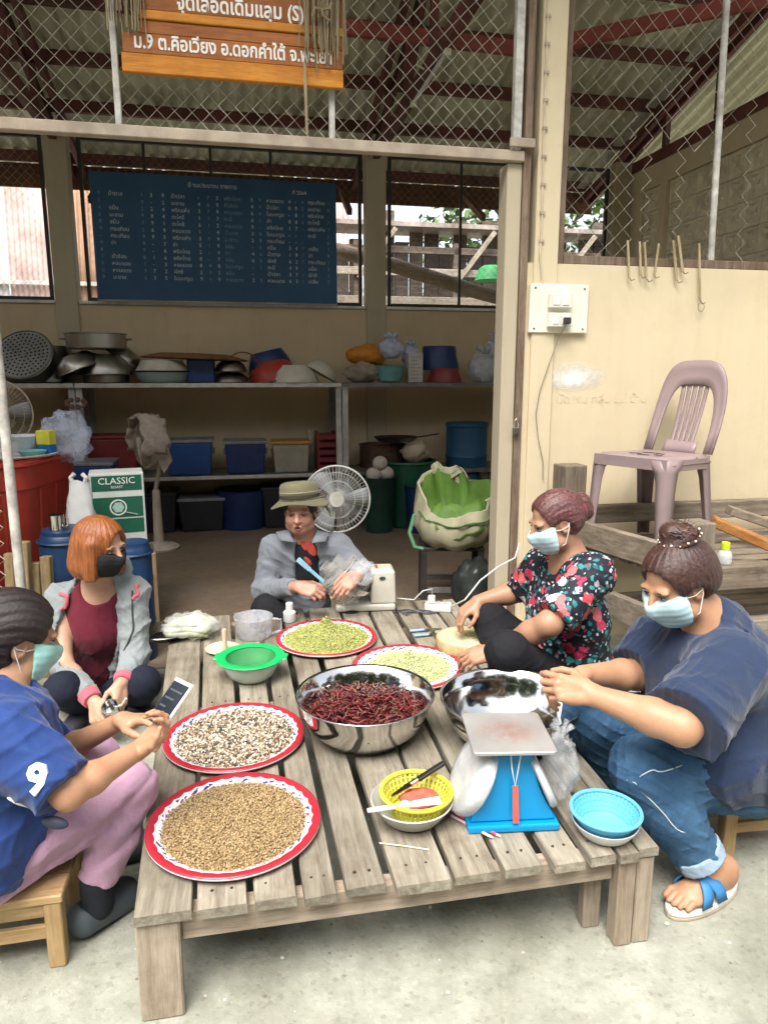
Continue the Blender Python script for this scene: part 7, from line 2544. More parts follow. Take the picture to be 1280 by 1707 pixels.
def onto(f, pts, lift=0.0, smooth=3):
    """lay a line of points on a surface"""
    out = []
    D = f.D
    for p in pts:
        p = Vector(p)
        for _ in range(5):
            i_ = [min(max(int(round((p[k] - f.lo[k]) / f.res)), 1), f.n[k] - 2) for k in range(3)]
            g = Vector((D[i_[0] + 1, i_[1], i_[2]] - D[i_[0] - 1, i_[1], i_[2]], D[i_[0], i_[1] + 1, i_[2]] - D[i_[0], i_[1] - 1, i_[2]], D[i_[0], i_[1], i_[2] + 1] - D[i_[0], i_[1], i_[2] - 1]))
            if g.length > 1e-6:
                p = p - g.normalized() * (max(-.05, min(.05, float(D[tuple(i_)]))) - lift)
        out.append(p)
    for _ in range(smooth):
        out = [out[0]] + [(out[q - 1] + out[q] * 2 + out[q + 1]) / 4 for q in range(1, len(out) - 1)] + [out[-1]]
    return out

def along(pts, n=6):
    pts = [Vector(p) for p in pts]
    return [pts[i].lerp(pts[i + 1], k / n) for i in range(len(pts) - 1) for k in range(n)] + [pts[-1]]

def head_ridges(hd, axis='back'):
    c0, F3 = npv(hd.c), np.array(hd.F)
    def fn(x, y, z):
        l = [(x - c0[0]) * F3[0, k] + (y - c0[1]) * F3[1, k] + (z - c0[2]) * F3[2, k] for k in range(3)]
        a = np.arctan2(l[0], l[2] + .05)
        return np.sin(a * 23 + 2.2 * np.sin(l[1] * 17 + 2)) * .5 + np.sin(a * 51 + 2 * np.sin(l[1] * 13) + l[2] * 12) * .4 + .5 * np.sin(a * 7 + l[1] * 22)
    return fn

def strand_mat(name, cols, rough=.38):
    return island_mat(name, [(i / len(cols), c) for i, c in enumerate(cols)], rough, .5)

def person(label, loc):
    return thing("person", label, "person", loc=loc)

def put(name, f, mat, root, it=1):
    return link_mesh(name, f.mesh(name, it), mat, root, smooth='all', M=rel(root, Matrix.Identity(4)))

def collar_cut(f, neck, hd, r=.078, drop=.0):
    """a neck hole round the throat, following the line from collar to head"""
    up = (hd.P(0, -.02, -.06) - Vector(neck)).normalized()
    f.cone(Vector(neck) + up * (.035 - drop), Vector(neck) + up * .16, r, r * 1.25, .012, 'cut')

def torso(f, pel, chest, neck, shL, shR, w, d, grow=0.0, k=.06, belly=0.0, fwd=None):
    """elliptic stations from the pelvis to the collar"""
    pel, chest, neck, shL, shR = map(Vector, (pel, chest, neck, shL, shR))
    ax = (shR - shL).normalized()
    up = (neck - pel).normalized()
    fw = up.cross(ax) * -1
    if fwd is not None and fw.dot(Vector(fwd)) < 0:
        fw = -fw
    F = frame(fw, up)
    mid_ = pel.lerp(chest, .5)
    f.ell(pel, (w * 1.0 + grow, d * 1.02 + grow, .125 + grow), F, k)
    f.ell(mid_ + fw * belly, (w * .90 + grow, d * .95 + belly + grow, .15 + grow), F, k)
    f.ell(chest, (w * .98 + grow, d * .98 + grow, .155 + grow), F, k)
    f.cone(shL, shR, .052 + grow, .052 + grow, k)
    f.cone(neck, chest, .06 + grow, .10 + grow, k)
    return F, fw
SK1 = skin("skin_fair", (.49, .30, .205))
SK2 = skin("skin_tan", (.39, .22, .138))
SK4 = skin("skin_ruddy", (.50, .275, .20))
SK3 = skin("skin_warm", (.44, .25, .15))

def arm(f, sh, el, wr, r=(.045, .040, .034, .0245), k=.02):
    sh, el, wr = map(Vector, (sh, el, wr))
    f.cone(sh, el, r[0], r[1], k)
    m = el.lerp(wr, .3)
    f.cone(el, m, r[1], r[1] * 1.0, k)
    f.cone(m, wr, r[1] * 1.0, r[3], k)

# ------------------------------------------------------------------ the woman in the hat (far end of the table, facing out)
def hat_woman():
    Y = 3.42
    pel = W(500, 1065, Y + .20)
    chest = W(505, 950, Y + .12)
    neck = W(505, 893, Y + .06)
    shR_ = W(458, 915, Y + .06)       # her right arm, on the left of the picture
    shL_ = W(562, 912, Y + .06)
    root = person("woman in a khaki bucket hat and grey open shirt feeding the grinder", (pel.x, pel.y, 0))
    hd = Head(W(500, 850, Y), (-.05, -1, -.18), s=.98)
    elR, wrR = W(440, 985, Y + .02), W(497, 978, Y - .22)
    elL, wrL = W(612, 965, Y + .02), W(596, 958, Y - .20)
    pts = [hd.c, pel, chest, shR_, shL_, elR, wrR, elL, wrL]
    lo, hi = bounds(pts, .22)
    f = Field(lo, hi, .0042)
    hd.shape(f, .004, mouth=True)
    f.cone(hd.P(0, -.02, -.06), neck, .048, .056, .02)
    torso(f, pel, chest, neck, shR_, shL_, .155, .10, -.012)
    arm(f, shR_, elR, wrR)
    arm(f, shL_, elL, wrL)
    hand(f, wrR, (.75, -.35, -.1), (-.2, -.6, .7), -1, (.75, .8, .85, .9), .7)
    hand(f, wrL, (-.6, -.5, -.45), (.3, -.5, .8), 1, (.5, .5, .55, .6), .5)
    put("body", f, SK4, root)
    hd.eyes(root, .55)
    # mouth
    MB().sphere((0, .0915, -.0575), (.0135, .010, .008), 14, 8).build("mouth", M_mouth, root, smooth='all', M=rel(root, hd.M()))
    lp = MB()
    lp.tube([(.020 * math.cos(a), .0985 - .008 * abs(math.cos(a)), -.0575 + .0105 * math.sin(a)) for a in [2 * PI * i / 20 for i in range(20)]], .0030, 6, closed=True)
    lp.build("lips", M_lip, root, smooth=True, M=rel(root, hd.M()))
    # hair under the hat
    lo, hi = bounds([hd.P(x, y, z) for x in (-.1, .1) for y in (-.13, .1) for z in (-.12, .13)], .01)
    h = Field(lo, hi, .0035)
    h.ell(hd.P(0, -.016, .03), (.083, .102, .088), hd.F, .01)
    h.ell(hd.P(0, -.04, -.02), (.078, .07, .075), hd.F, .02)
    h.ell(hd.P(0, .105, -.01), (.070, .085, .090), hd.F, .008, 'cut')
    put("hair", h, hair_mat("hair_black", (.008, .006, .006), (.02, .015, .013), (.05, .04, .035)), root)
    # bucket hat
    hm_ = hd.M() @ Matrix.Translation((0, -.014, .056)) @ Matrix.Rotation(R(13), 4, 'X') @ Matrix.Rotation(R(4), 4, 'Y')
    M_hat = cloth("hat_khaki", (.15, .14, .08), 600, .18, .85, .2, .3)
    sqh = lambda a: 1 + .03 * math.cos(2 * a)
    MB().lathe([(.0, .085), (.07, .083), (.088, .076), (.094, .06), (.098, .012), (.100, .0)], 48, cap0=False, cap1=False, sq=sqh).build("crown", M_hat, root, smooth='all', M=rel(root, hm_))
    br = MB()
    n = 56
    vs, fs = [], []
    for j in range(6):
        q = j / 5
        for i in range(n):
            a = 2 * PI * i / n
            rr = .100 + .046 * q
            z = -.002 - .024 * q - .006 * q * math.sin(3 * a + .5) - .010 * q * math.cos(2 * a)
            vs.append((rr * math.cos(a) * 1.02, rr * math.sin(a), z))
    for j in range(5):
        for i in range(n):
            fs.append((j * n + i, (j + 1) * n + i, (j + 1) * n + (i + 1) % n, j * n + (i + 1) % n))
    o = br.add(vs, fs).build("brim", cloth("hat_brim", (.13, .12, .07), 600, .18), root, smooth='all', M=rel(root, hm_))
    o.modifiers.new("solid", 'SOLIDIFY').thickness = .004
    MB().lathe([(.0995, .006), (.1015, .008), (.1005, .024), (.098, .026)], 48, cap0=False, cap1=False).build("hat_band", cloth("hat_band_m", (.05, .045, .03), 600), root, smooth=True, M=rel(root, hm_))
    MB().lathe([(.0985, .034), (.0995, .035), (.099, .040)], 48, cap0=False, cap1=False).build("hat_piping", cloth("hat_pipe_m", (.33, .30, .2), 600), root, smooth=True, M=rel(root, hm_))
    MB().tube([hd.P(-.125, -.02, .02), hd.P(-.15, -.01, -.015), hd.P(-.155, .01, -.03)], [.006, .008, .004], 6).build("hat_string", M_hat, root, smooth=True, M=rel(root, Matrix.Identity(4)))
    # dark tee with a red print, then the open grey shirt
    lo, hi = bounds([pel, chest, neck, shR_, shL_], .24)
    t = Field(lo, hi, .006)
    torso(t, pel, chest, neck, shR_, shL_, .155, .10, .0)
    collar_cut(t, neck, hd, .066)
    put("tee", t, cloth("tee_black", (.02, .02, .024)), root)
    for (u, v), (rx, rz_), tilt in (((503, 905), (.014, .05), -22), ((518, 918), (.022, .045), -30), ((512, 938), (.012, .03), -35)):
        q = Field(*bounds([W(u, v, Y - .05)], .12), .004)
        torso(q, pel, chest, neck, shR_, shL_, .155, .10, .0032)
        q.ell(W(u, v, Y - .03), (rx, .12, rz_), Matrix.Rotation(R(tilt), 3, 'Y'), .0, 'keep')
        put("red_print", q, cloth("print_red%d" % u, (.50, .07, .05)), root)
    f = Field(*bounds([pel, chest, neck, shR_, shL_, elR, wrR, elL, wrL], .24), .0055)
    torso(f, pel, chest, neck, shR_, shL_, .16, .105, .014)
    for s_, e_, w_ in ((shR_, elR, wrR), (shL_, elL, wrL)):
        f.cone(s_, e_, .072, .058, .03)
        f.cone(e_, e_.lerp(w_, .86), .058, .043, .03, flat=True)
    # open front: a wedge down the chest
    f.cone(W(508, 885, Y + .01), W(517, 990, Y - .03), .042, .085, .01, 'cut')
    f.ell(neck + Vector((0, -.07, .06)), (.066, .08, .075), None, .01, 'cut')
    f.wrinkle(.008, folds(1.0, (1, 1, .7), 1))
    gshirt = cloth("shirt_grey", (.18, .195, .22), 800, .12)
    put("shirt", f, gshirt, root)
    for s_ in (-1, 1):
        b = MB()
        a0, a1, a2 = W(505 + s_ * 24, 884, Y - .01), W(505 + s_ * 14, 905, Y - .075), W(505 + s_ * 38, 902, Y - .05)
        b.add([a0, a1, a2, W(505 + s_ * 44, 888, Y + .01)], [(0, 1, 2, 3)])
        o = b.build("collar", gshirt, root, smooth='all', M=rel(root, Matrix.Identity(4)))
        o.modifiers.new("solid", 'SOLIDIFY').thickness = .007
    # legs crossed in front, mostly hidden by the table
    f = Field(*bounds([pel, W(430, 1010, Y - .12), W(590, 1030, Y - .10)], .2), .007)
    f.ell(pel, (.17, .14, .12), None, .05)
    kR, kL = W(445, 1015, Y - .12), W(585, 1035, Y - .08)
    f.cone(pel + Vector((-.08, 0, 0)), kR, .095, .07, .04)
    f.cone(pel + Vector((.08, 0, 0)), kL, .095, .07, .04)
    f.cone(kR, W(540, 1075, Y - .15), .07, .05, .03)
    f.cone(kL, W(470, 1075, Y - .15), .07, .05, .03)
    f.wrinkle(.006, folds(1, (1, 1, 1), 2))
    put("trousers", f, cloth("black_trousers", (.014, .014, .017)), root)
    # what she holds
    a, c = W(496, 932, Y - .26), W(535, 966, Y - .26)
    kn = thing("blue_scraper", "light blue plastic scraper held in the hat woman's hand", "scraper")
    d = (c - a).normalized()
    MB().bar(a, a + d * .075, .026, .010, up=(0, -1, .3), w2=.022).build("blade", basic("scraper_blue", (.22, .42, .52), .4), kn, bevel=.002)
    MB().bar(a + d * .074, c + d * .02, .016, .012, up=(0, -1, .3)).build("handle", basic("scraper_blue", (.22, .42, .52), .4), kn, bevel=.002)
    film_bag("plastic_bag", "clear bag in the hat woman's left hand above the grinder", "bag", W(604, 955, Y - .24), (.06, .05, .06), M_film, 4.9, knot=False)

# ------------------------------------------------------------------ the redhead
def redhead():
    Y = 2.84
    pel = W(160, 1150, Y + .22)
    chest = W(160, 1045, Y + .10)
    neck = W(166, 950, Y + .07)
    shR_ = W(104, 999, Y + .08)
    shL_ = W(222, 988, Y + .08)
    root = person("woman with ginger bob, black mask and grey hoodie crouching left of the table", (pel.x, pel.y, 0))
    hd = Head(W(168, 912, Y - .01), (.92, -.38, -.14), s=.97)
    elR, wrR = W(106, 1105, Y - .06), W(158, 1172, Y - .26)
    elL, wrL = W(226, 1090, Y - .02), W(203, 1140, Y - .20)
    f = Field(*bounds([hd.c, pel, chest, shR_, shL_, elR, wrR, elL, wrL, wrR + Vector((.05, -.1, -.1))], .2), .004)
    hd.shape(f, .0, ears=True)
    f.cone(hd.P(0, -.02, -.06), neck, .046, .054, .02)
    torso(f, pel, chest, neck, shR_, shL_, .15, .095, -.006)
    arm(f, shR_, elR, wrR, (.04, .036, .03, .023))
    arm(f, shL_, elL, wrL, (.04, .036, .03, .023))
    hand(f, wrR, (.30, -.65, -.35), (-.7, -.2, .6), -1, (.55, .6, .65, .7), .5, .95)
    hand(f, wrL, (.05, -.6, -.7), (.8, -.3, .4), 1, (.35, .4, .45, .5), .4, .95)
    put("body", f, SK1, root)
    hd.eyes(root)
    hd.mask(root, M_maskk)
    # bob: cap of hair with straight sides, cut level at the jaw
    h = Field(*bounds([hd.P(x, y, z) for x in (-.14, .14) for y in (-.16, .12) for z in (-.19, .14)], .0), .0032)
    h.ell(hd.P(0, -.014, .034), (.092, .112, .098), hd.F, .01)
    h.ell(hd.P(0, -.035, -.03), (.098, .098, .10), hd.F, .03)
    h.ell(hd.P(0, -.04, -.085), (.100, .092, .075), hd.F, .03)
    for q in (-1, 1):
        h.cone(hd.P(q * .078, .025, .03), hd.P(q * .083, .030, -.11), .026, .026, .02)
    h.ell(hd.P(-.022, .118, -.004), (.066, .084, .094), hd.F, .012, 'cut')
    h.ell(hd.P(-.022, .10, -.11), (.060, .07, .10), hd.F, .012, 'cut')
    h.plane_cut(hd.P(0, 0, -.128), hd.F @ Vector((0, .12, -1)))
    c0, F3 = npv(hd.c), np.array(hd.F)
    def ridges(x, y, z):
        lx = (x - c0[0]) * F3[0, 0] + (y - c0[1]) * F3[1, 0] + (z - c0[2]) * F3[2, 0]
        ly = (x - c0[0]) * F3[0, 1] + (y - c0[1]) * F3[1, 1] + (z - c0[2]) * F3[2, 1]
        lz = (x - c0[0]) * F3[0, 2] + (y - c0[1]) * F3[1, 2] + (z - c0[2]) * F3[2, 2]
        a = np.arctan2(ly + .02, lx)
        return np.sin(a * 26 + 1.2 * np.sin(lz * 22)) * .5 + np.sin(a * 61 + 2 * np.sin(lz * 15 + 1)) * .5
    h.wrinkle(.0022, ridges)
    M_hr = hair_mat("hair_ginger", (.11, .030, .008), (.25, .075, .018), (.44, .17, .05), (70, 70, 5), .36)
    put("hair", h, M_hr, root)
    hm_ = root.children[-1].data
    ctr = hd.P(0, -.02, .125)
    def flow(p):
        q = p - ctr
        out = Vector((q.x, q.y, 0))
        k_ = max(0.0, min(1.0, (ctr.z - p.z) / .07))
        return out.normalized() * (1 - k_) * .8 + Vector((0, 0, -1)) * (.25 + k_)
    strands(h, hm_, root, flow, strand_mat("ginger_strand", [(.16, .045, .010), (.32, .11, .03), (.52, .24, .08), (.22, .07, .016), (.08, .022, .006)]), 800, 9, .012, .0013, .0012, 4)
    # maroon top with a scoop neck
    t = Field(*bounds([pel, chest, neck, shR_, shL_], .22), .005)
    torso(t, pel, chest, neck, shR_, shL_, .152, .098, .003)
    t.ell(neck + Vector((0.008, -.08, -.02)), (.090, .15, .115), None, .008, 'cut')
    collar_cut(t, neck, hd, .075)
    t.wrinkle(.006, folds(1.0, (1.2, 1.2, .5), 4))
    put("tank_top", t, cloth("maroon_knit", (.13, .012, .026), 700, .15), root)
    # hoodie hanging open
    f = Field(*bounds([pel, chest, neck, shR_, shL_, elR, wrR, elL, wrL], .24), .005)
    torso(f, pel, chest, neck, shR_, shL_, .165, .108, .016)
    f.cone(neck + Vector((-.07, .06, .0)), neck + Vector((.07, .06, .0)), .045, .045, .03)
    for s_, e_, w_ in ((shR_, elR, wrR), (shL_, elL, wrL)):
        f.cone(s_, e_, .066, .055, .03)
        f.cone(e_, e_.lerp(w_, .80), .055, .042, .03, flat=True)
    nb = (shL_ - shR_).normalized()
    f.cone(neck + Vector((0, -.10, .03)), chest + Vector((.01, -.13, .0)), .10, .128, .012, 'cut')
    f.cone(chest + Vector((.01, -.13, .0)), pel + Vector((.02, -.18, -.02)), .128, .10, .012, 'cut')
    f.ell(neck + Vector((0, -.03, .04)), (.074, .09, .10), None, .012, 'cut')
    f.wrinkle(.013, folds(.9, (1.1, 1.1, .7), 6))
    f.wrinkle(.004, folds(2.0, (1, 1, .8), 1))
    M_hood = cloth("hoodie_grey", (.21, .235, .24), 700, .12, .9, .2)
    M_pink = cloth("hoodie_pink", (.48, .11, .14), 700, .12, .9, .2)
    put("hoodie", f, M_hood, root)
    for e_, w_ in ((elR, wrR), (elL, wrL)):
        c = Field(*bounds([e_, w_], .08), .004)
        c.cone(e_.lerp(w_, .795), e_.lerp(w_, .95), .0435, .037, .0, flat=True, flat0=True)
        c.wrinkle(.002, folds(2, (1, 1, 1), 2))
        put("cuff", c, M_pink, root)
    for s_, pts in ((1, ((222, 965, -.03), (236, 985, -.04), (216, 1000, -.055))), (-1, ((96, 985, .0), (106, 1000, -.03), (104, 1020, -.045)))):
        P_ = onto(f, along([W(u, v, Y + dy) for u, v, dy in pts]), .0, 1)
        MB().tube(P_, .0085, 8).build("pink_trim", M_pink, root, smooth=True, M=rel(root, Matrix.Identity(4)))
    MB().tube(onto(f, along([W(216, 985, Y - .05), W(219, 1010, Y - .055), W(214, 1050, Y - .07), W(206, 1085, Y - .07)]), .0), .0045, 6).build("zip", M_darksteel, root, smooth=True, M=rel(root, Matrix.Identity(4)))
    # dark trousers: knees up towards the camera
    kR, kL = W(105, 1150, Y - .22), W(238, 1140, Y - .14)
    aR, aL = Vector((kR.x + .02, kR.y + .10, .07)), Vector((kL.x - .05, kL.y + .1, .07))
    f = Field(*bounds([pel, kR, kL, aR, aL], .14), .0055)
    f.ell(pel - Vector((0, 0, .02)), (.17, .13, .12), None, .05)
    for s_, kk, aa in ((-1, kR, aR), (1, kL, aL)):
        f.cone(pel + Vector((s_ * .08, -.02, -.02)), kk, .085, .066, .04)
        f.cone(kk, aa, .068, .048, .03)
    f.wrinkle(.005, folds(1, (1, 1, 1), 3))
    put("trousers", f, cloth("navy_trousers", (.012, .015, .028), 700, .2), root)
    for aa in (aR, aL):
        f = Field(*bounds([aa, aa + Vector((0, -.16, -.05))], .06), .0045)
        f.ell(aa + Vector((0.0, -.05, -.035)), (.042, .11, .030), None, .02)
        f.cone(aa, aa + Vector((0, -.01, -.03)), .035, .035, .02)
        f.plane_cut((0, 0, .006), (0, 0, -1))
        put("shoe", f, basic("shoe_dark", (.03, .03, .035), .6), root)
    # steel cup in her hand
    cp = W(186, 1183, Y - .33)
    cu_ = thing("steel_cup", "small steel cup held by the ginger haired woman", "cup", loc=cp)
    MB().lathe([(0, -.02), (.026, -.02), (.030, .022), (.033, .024), (.028, .024), (.024, -.015), (0, -.015)], 28).build("cup", M_steel, cu_, smooth=True, M=Matrix.Rotation(R(35), 4, 'X'))
    MB().tube([cp + Vector((.02, .0, .01)) - cp, Vector((.05, -.02, .03)), Vector((.07, -.03, .06))], .004, 6).build("spoon", M_wp, cu_, smooth=True)
    sb_ = Vector((pel.x, pel.y + .02, 0))
    stool("low_stool", "low stool hidden beneath the ginger haired woman", sb_, .15, .11, .10, 0, M_bw, M_bwz)

# ------------------------------------------------------------------ the woman with the phone
def phone_woman():
    pel = Vector((W(-42, 1430, 1.52).x, 1.52, .31))
    neck = W(-16, 1140, 1.66)
    chest = pel.lerp(neck, .62) + Vector((.02, .01, 0))
    shN = W(14, 1236, 1.47)            # near shoulder (her right)
    shF = W(14, 1192, 1.84)
    root = person("woman in blue polo and pink trousers looking at her phone", (pel.x, pel.y, 0))
    hd = Head(W(27, 1064, 1.72), (.74, .60, -.26), (0, 0, 1), s=.95)
    elN, wrN = W(114, 1322, 1.42), W(232, 1250, 1.60)
    elF, wrF = W(95, 1258, 1.90), W(206, 1200, 1.78)
    f = Field(*bounds([hd.c, chest, shN, shF, elN, wrN, elF, wrF, W(300, 1150, 1.8)], .14), .0034)
    hd.shape(f, .003)
    f.cone(hd.P(0, -.022, -.06), neck, .050, .060, .025)
    torso(f, pel, chest, neck, shN, shF, .165, .115, -.012)
    arm(f, shN, elN, wrN, (.044, .035, .031, .023))
    arm(f, shF, elF, wrF, (.044, .035, .031, .023))
    # near hand cups the phone from below, far hand taps it
    hand(f, wrN, (.62, .25, .55), (.45, .55, -.70), -1, (.75, .8, .85, .9), .75, .86)
    hand(f, wrF, (.86, -.25, .12), (-.1, .35, .9), 1, (.35, .75, .85, .9), .5, .98)
    put("body", f, SK3, root)
    hd.eyes(root)
    hd.mask(root, M_maskg, low=-.112)
    h = Field(*bounds([hd.P(x, y, z) for x in (-.12, .12) for y in (-.16, .11) for z in (-.16, .15)], .0), .0034)
    h.ell(hd.P(0, -.018, .036), (.088, .108, .095), hd.F, .01)
    h.ell(hd.P(0, -.062, -.035), (.074, .062, .075), hd.F, .04)
    h.ell(hd.P(0, .122, -.005), (.088, .088, .098), hd.F, .012, 'cut')
    for q in (-1, 1):
        h.ell(hd.P(q * .085, .012, -.028), (.03, .040, .042), hd.F, .01, 'cut')
    h.wrinkle(.0026, head_ridges(hd))
    M_h2 = hair_mat("hair_dark_brown", (.006, .004, .004), (.016, .010, .010), (.045, .028, .025), (60, 40, 60), .5)
    put("hair", h, M_h2, root)
    ctr = hd.P(0, .02, .12)
    nape = hd.P(0, -.12, -.06)
    strands(h, root.children[-1].data, root, lambda p: (nape - p).normalized() + (p - ctr).normalized() * .5, strand_mat("brown_strand", [(.008, .006, .006), (.026, .016, .015), (.075, .045, .038), (.012, .008, .008)]), 600, 7, .012, .0013, .0013, 5)
    # blue polo
    f = Field(*bounds([pel, chest, neck, shN, shF, elN, elF], .26), .005)
    torso(f, pel, chest, neck, shN, shF, .185, .135, .012, belly=.03, fwd=(1, 0, 0))
    f.cone(neck + Vector((-.02, 0, -.02)), neck + Vector((0, 0, .012)), .088, .066, .03)
    for s_, e_ in ((shN, elN), (shF, elF)):
        f.cone(s_, s_.lerp(e_, .92), .080, .074, .05, flat=True)
    collar_cut(f, neck, hd, .072)
    f.cone(neck + Vector((.08, .0, .04)), neck + Vector((.10, .0, -.05)), .035, .006, .008, 'cut')
    f.wrinkle(.016, folds(.6, (1, 1, .8), 2))
    f.wrinkle(.002, folds(1.8, (1, .8, 1), 5))
    M_polo = cloth("polo_blue", (.015, .042, .165), 800, .14, .75, .15)
    put("polo_shirt", f, M_polo, root)
    # white number on the sleeve: a closed ring with a tail
    nrm = Vector((.45, -.85, .18)).normalized()
    sc_ = shN.lerp(elN, .72)
    ax = (elN - shN).normalized()
    cN = sc_ + (nrm - ax * nrm.dot(ax)).normalized() * .079
    t_ = ax.cross(nrm).normalized()
    nn = (nrm - ax * nrm.dot(ax)).normalized()
    Mp = Matrix((t_, -ax, nn)).transposed().to_4x4()
    Mp.translation = cN
    yv = Vector((-.12, 0, 1))
    yv = (yv - nn * yv.dot(nn)).normalized()
    Mp = Matrix((yv.cross(nn), yv, nn)).transposed().to_4x4()
    Mp.translation = cN
    text("9", .085, cloth("badge_white", (.70, .70, .67)), root, rel(root, Mp @ Matrix.Translation((0, -.03, -.006))), "sleeve_number", 'CENTER', extrude=.0075, bold=.0035)
    # white piping across the side of the shirt
    MB().tube(onto(f, along([W(-10, 1362, 1.36), W(14, 1362, 1.37), W(60, 1352, 1.42)]), .0), .005, 8).build("white_piping", cloth("badge_white", (.72, .72, .70)), root, smooth=True, M=rel(root, Matrix.Identity(4)))
    # pink trousers
    hN, hF = pel + Vector((.04, -.03, -.03)), pel + Vector((.05, .17, -.03))
    kN, kF = W(220, 1312, 1.70), W(168, 1268, 1.95)
    aN, aF = W(162, 1468, 1.60), Vector((W(150, 1440, 1.80).x, 1.84, .10))
    f = Field(*bounds([pel, hN, hF, kN, kF, aN, aF], .15), .0045)
    f.ell(pel + Vector((0, .03, -.03)), (.15, .19, .10), None, .05)
    f.cone(hN, kN, .096, .064, .02)
    f.cone(hF, kF, .096, .064, .02)
    f.cone(kN, kN.lerp(aN, .5), .064, .060, .014)
    f.cone(kN.lerp(aN, .5), aN, .060, .049, .014, flat=True)
    f.cone(kF, aF, .064, .050, .014, flat=True)
    dl = (kN - hN).normalized()
    def long_folds(x, y, z):
        # folds that run from the hip to the knee
        u = (x - hN.x) * dl.x + (y - hN.y) * dl.y + (z - hN.z) * dl.z
        q = z * 1.0 - x * .45
        return (1 - np.abs(np.sin(q * 34 + .8 * np.sin(u * 9)))) ** 2 - .35 + .25 * np.sin(q * 90 + u * 8)
    f.wrinkle(.008, long_folds)
    f.wrinkle(.007, folds(.9, (1, 1, 1), 8))
    put("trousers", f, cloth("pink_cotton", (.42, .255, .345), 900, .08, .85, .15, .3), root)
    # dark ankle and grey rubber clog
    f = Field(*bounds([aN, G(165, 1525, .03), G(215, 1490, .03)], .1), .004)
    heel, toe = G(140, 1535, .045), G(205, 1492, .035)
    f.cone(aN, heel + Vector((.03, .02, .03)), .042, .040, .02)
    put("sock", f, cloth("sock_dark", (.02, .022, .028)), root)
    f = Field(*bounds([heel, toe], .1), .004)
    f.cone(heel + Vector((0, 0, .005)), toe, .044, .046, .02)
    f.ell(heel + Vector((.02, .02, .10)), (.040, .040, .09), None, .01, 'cut')
    f.plane_cut((0, 0, .003), (0, 0, -1))
    put("clog", f, basic("clog_grey", (.06, .075, .085), .6, var=.1), root)
    f = Field(*bounds([aF, aF + Vector((.14, .05, -.1))], .08), .0045)
    f.cone(Vector((aF.x, aF.y, .045)), Vector((aF.x + .13, aF.y + .06, .035)), .042, .042, .02)
    f.cone(aF, Vector((aF.x, aF.y, .05)), .04, .04, .02)
    f.plane_cut((0, 0, .003), (0, 0, -1))
    put("clog", f, basic("clog_grey", (.06, .075, .085), .6, var=.1), root)
    # key ring and dark pouch at the waist
    MB().tube([W(112, 1343, 1.44) + Vector((.012 * math.cos(a), 0, .016 * math.sin(a))) for a in [2 * PI * i / 16 for i in range(16)]], .003, 6, closed=True).build("bracelet", basic("brass", (.45, .28, .10), .35, .8), root, smooth=True, M=rel(root, Matrix.Identity(4)))
    MB().sphere((0, 0, 0), (.030, .012, .014), 16, 10).build("pouch", basic("pouch_dark", (.03, .035, .06), .6), root, smooth='all', M=rel(root, Matrix.Translation(W(92, 1372, 1.40)) @ Matrix.Rotation(R(12), 4, 'Y')))
    # phone
    a0, a1 = W(262, 1203, 1.625), W(309, 1136, 1.69)
    up = (a1 - a0).normalized()
    nz = Vector((-.45, -.55, .70))
    nz = (nz - up * nz.dot(up)).normalized()
    sidev = up.cross(nz).normalized()
    Mph = Matrix((sidev, up, nz)).transposed().to_4x4()
    Mph.translation = (a0 + a1) / 2
    ph = thing("smartphone", "white edged smartphone held up in the blue polo woman's hands", "phone", M=Mph)
    L = (a1 - a0).length / 2
    MB().box(-.036, .036, -L, L, -.004, .004).build("case", basic("phone_white", (.76, .74, .70), .3), ph, bevel=.003, seg=2)
    for s_ in (1,):
        MB().box(-.032, .032, -L + .010, L - .010, s_ * .0042, s_ * .0056).build("screen", basic("phone_screen", (.018, .022, .03), .12, var=.2, scale=30), ph)
        for k in range(5):
            MB().box(-.024, .024 - .012 * (k % 3), L - .035 - k * .022, L - .030 - k * .022, .0058, .0062).build("screen_text", basic("phone_text", (.06, .07, .08), .4), ph)

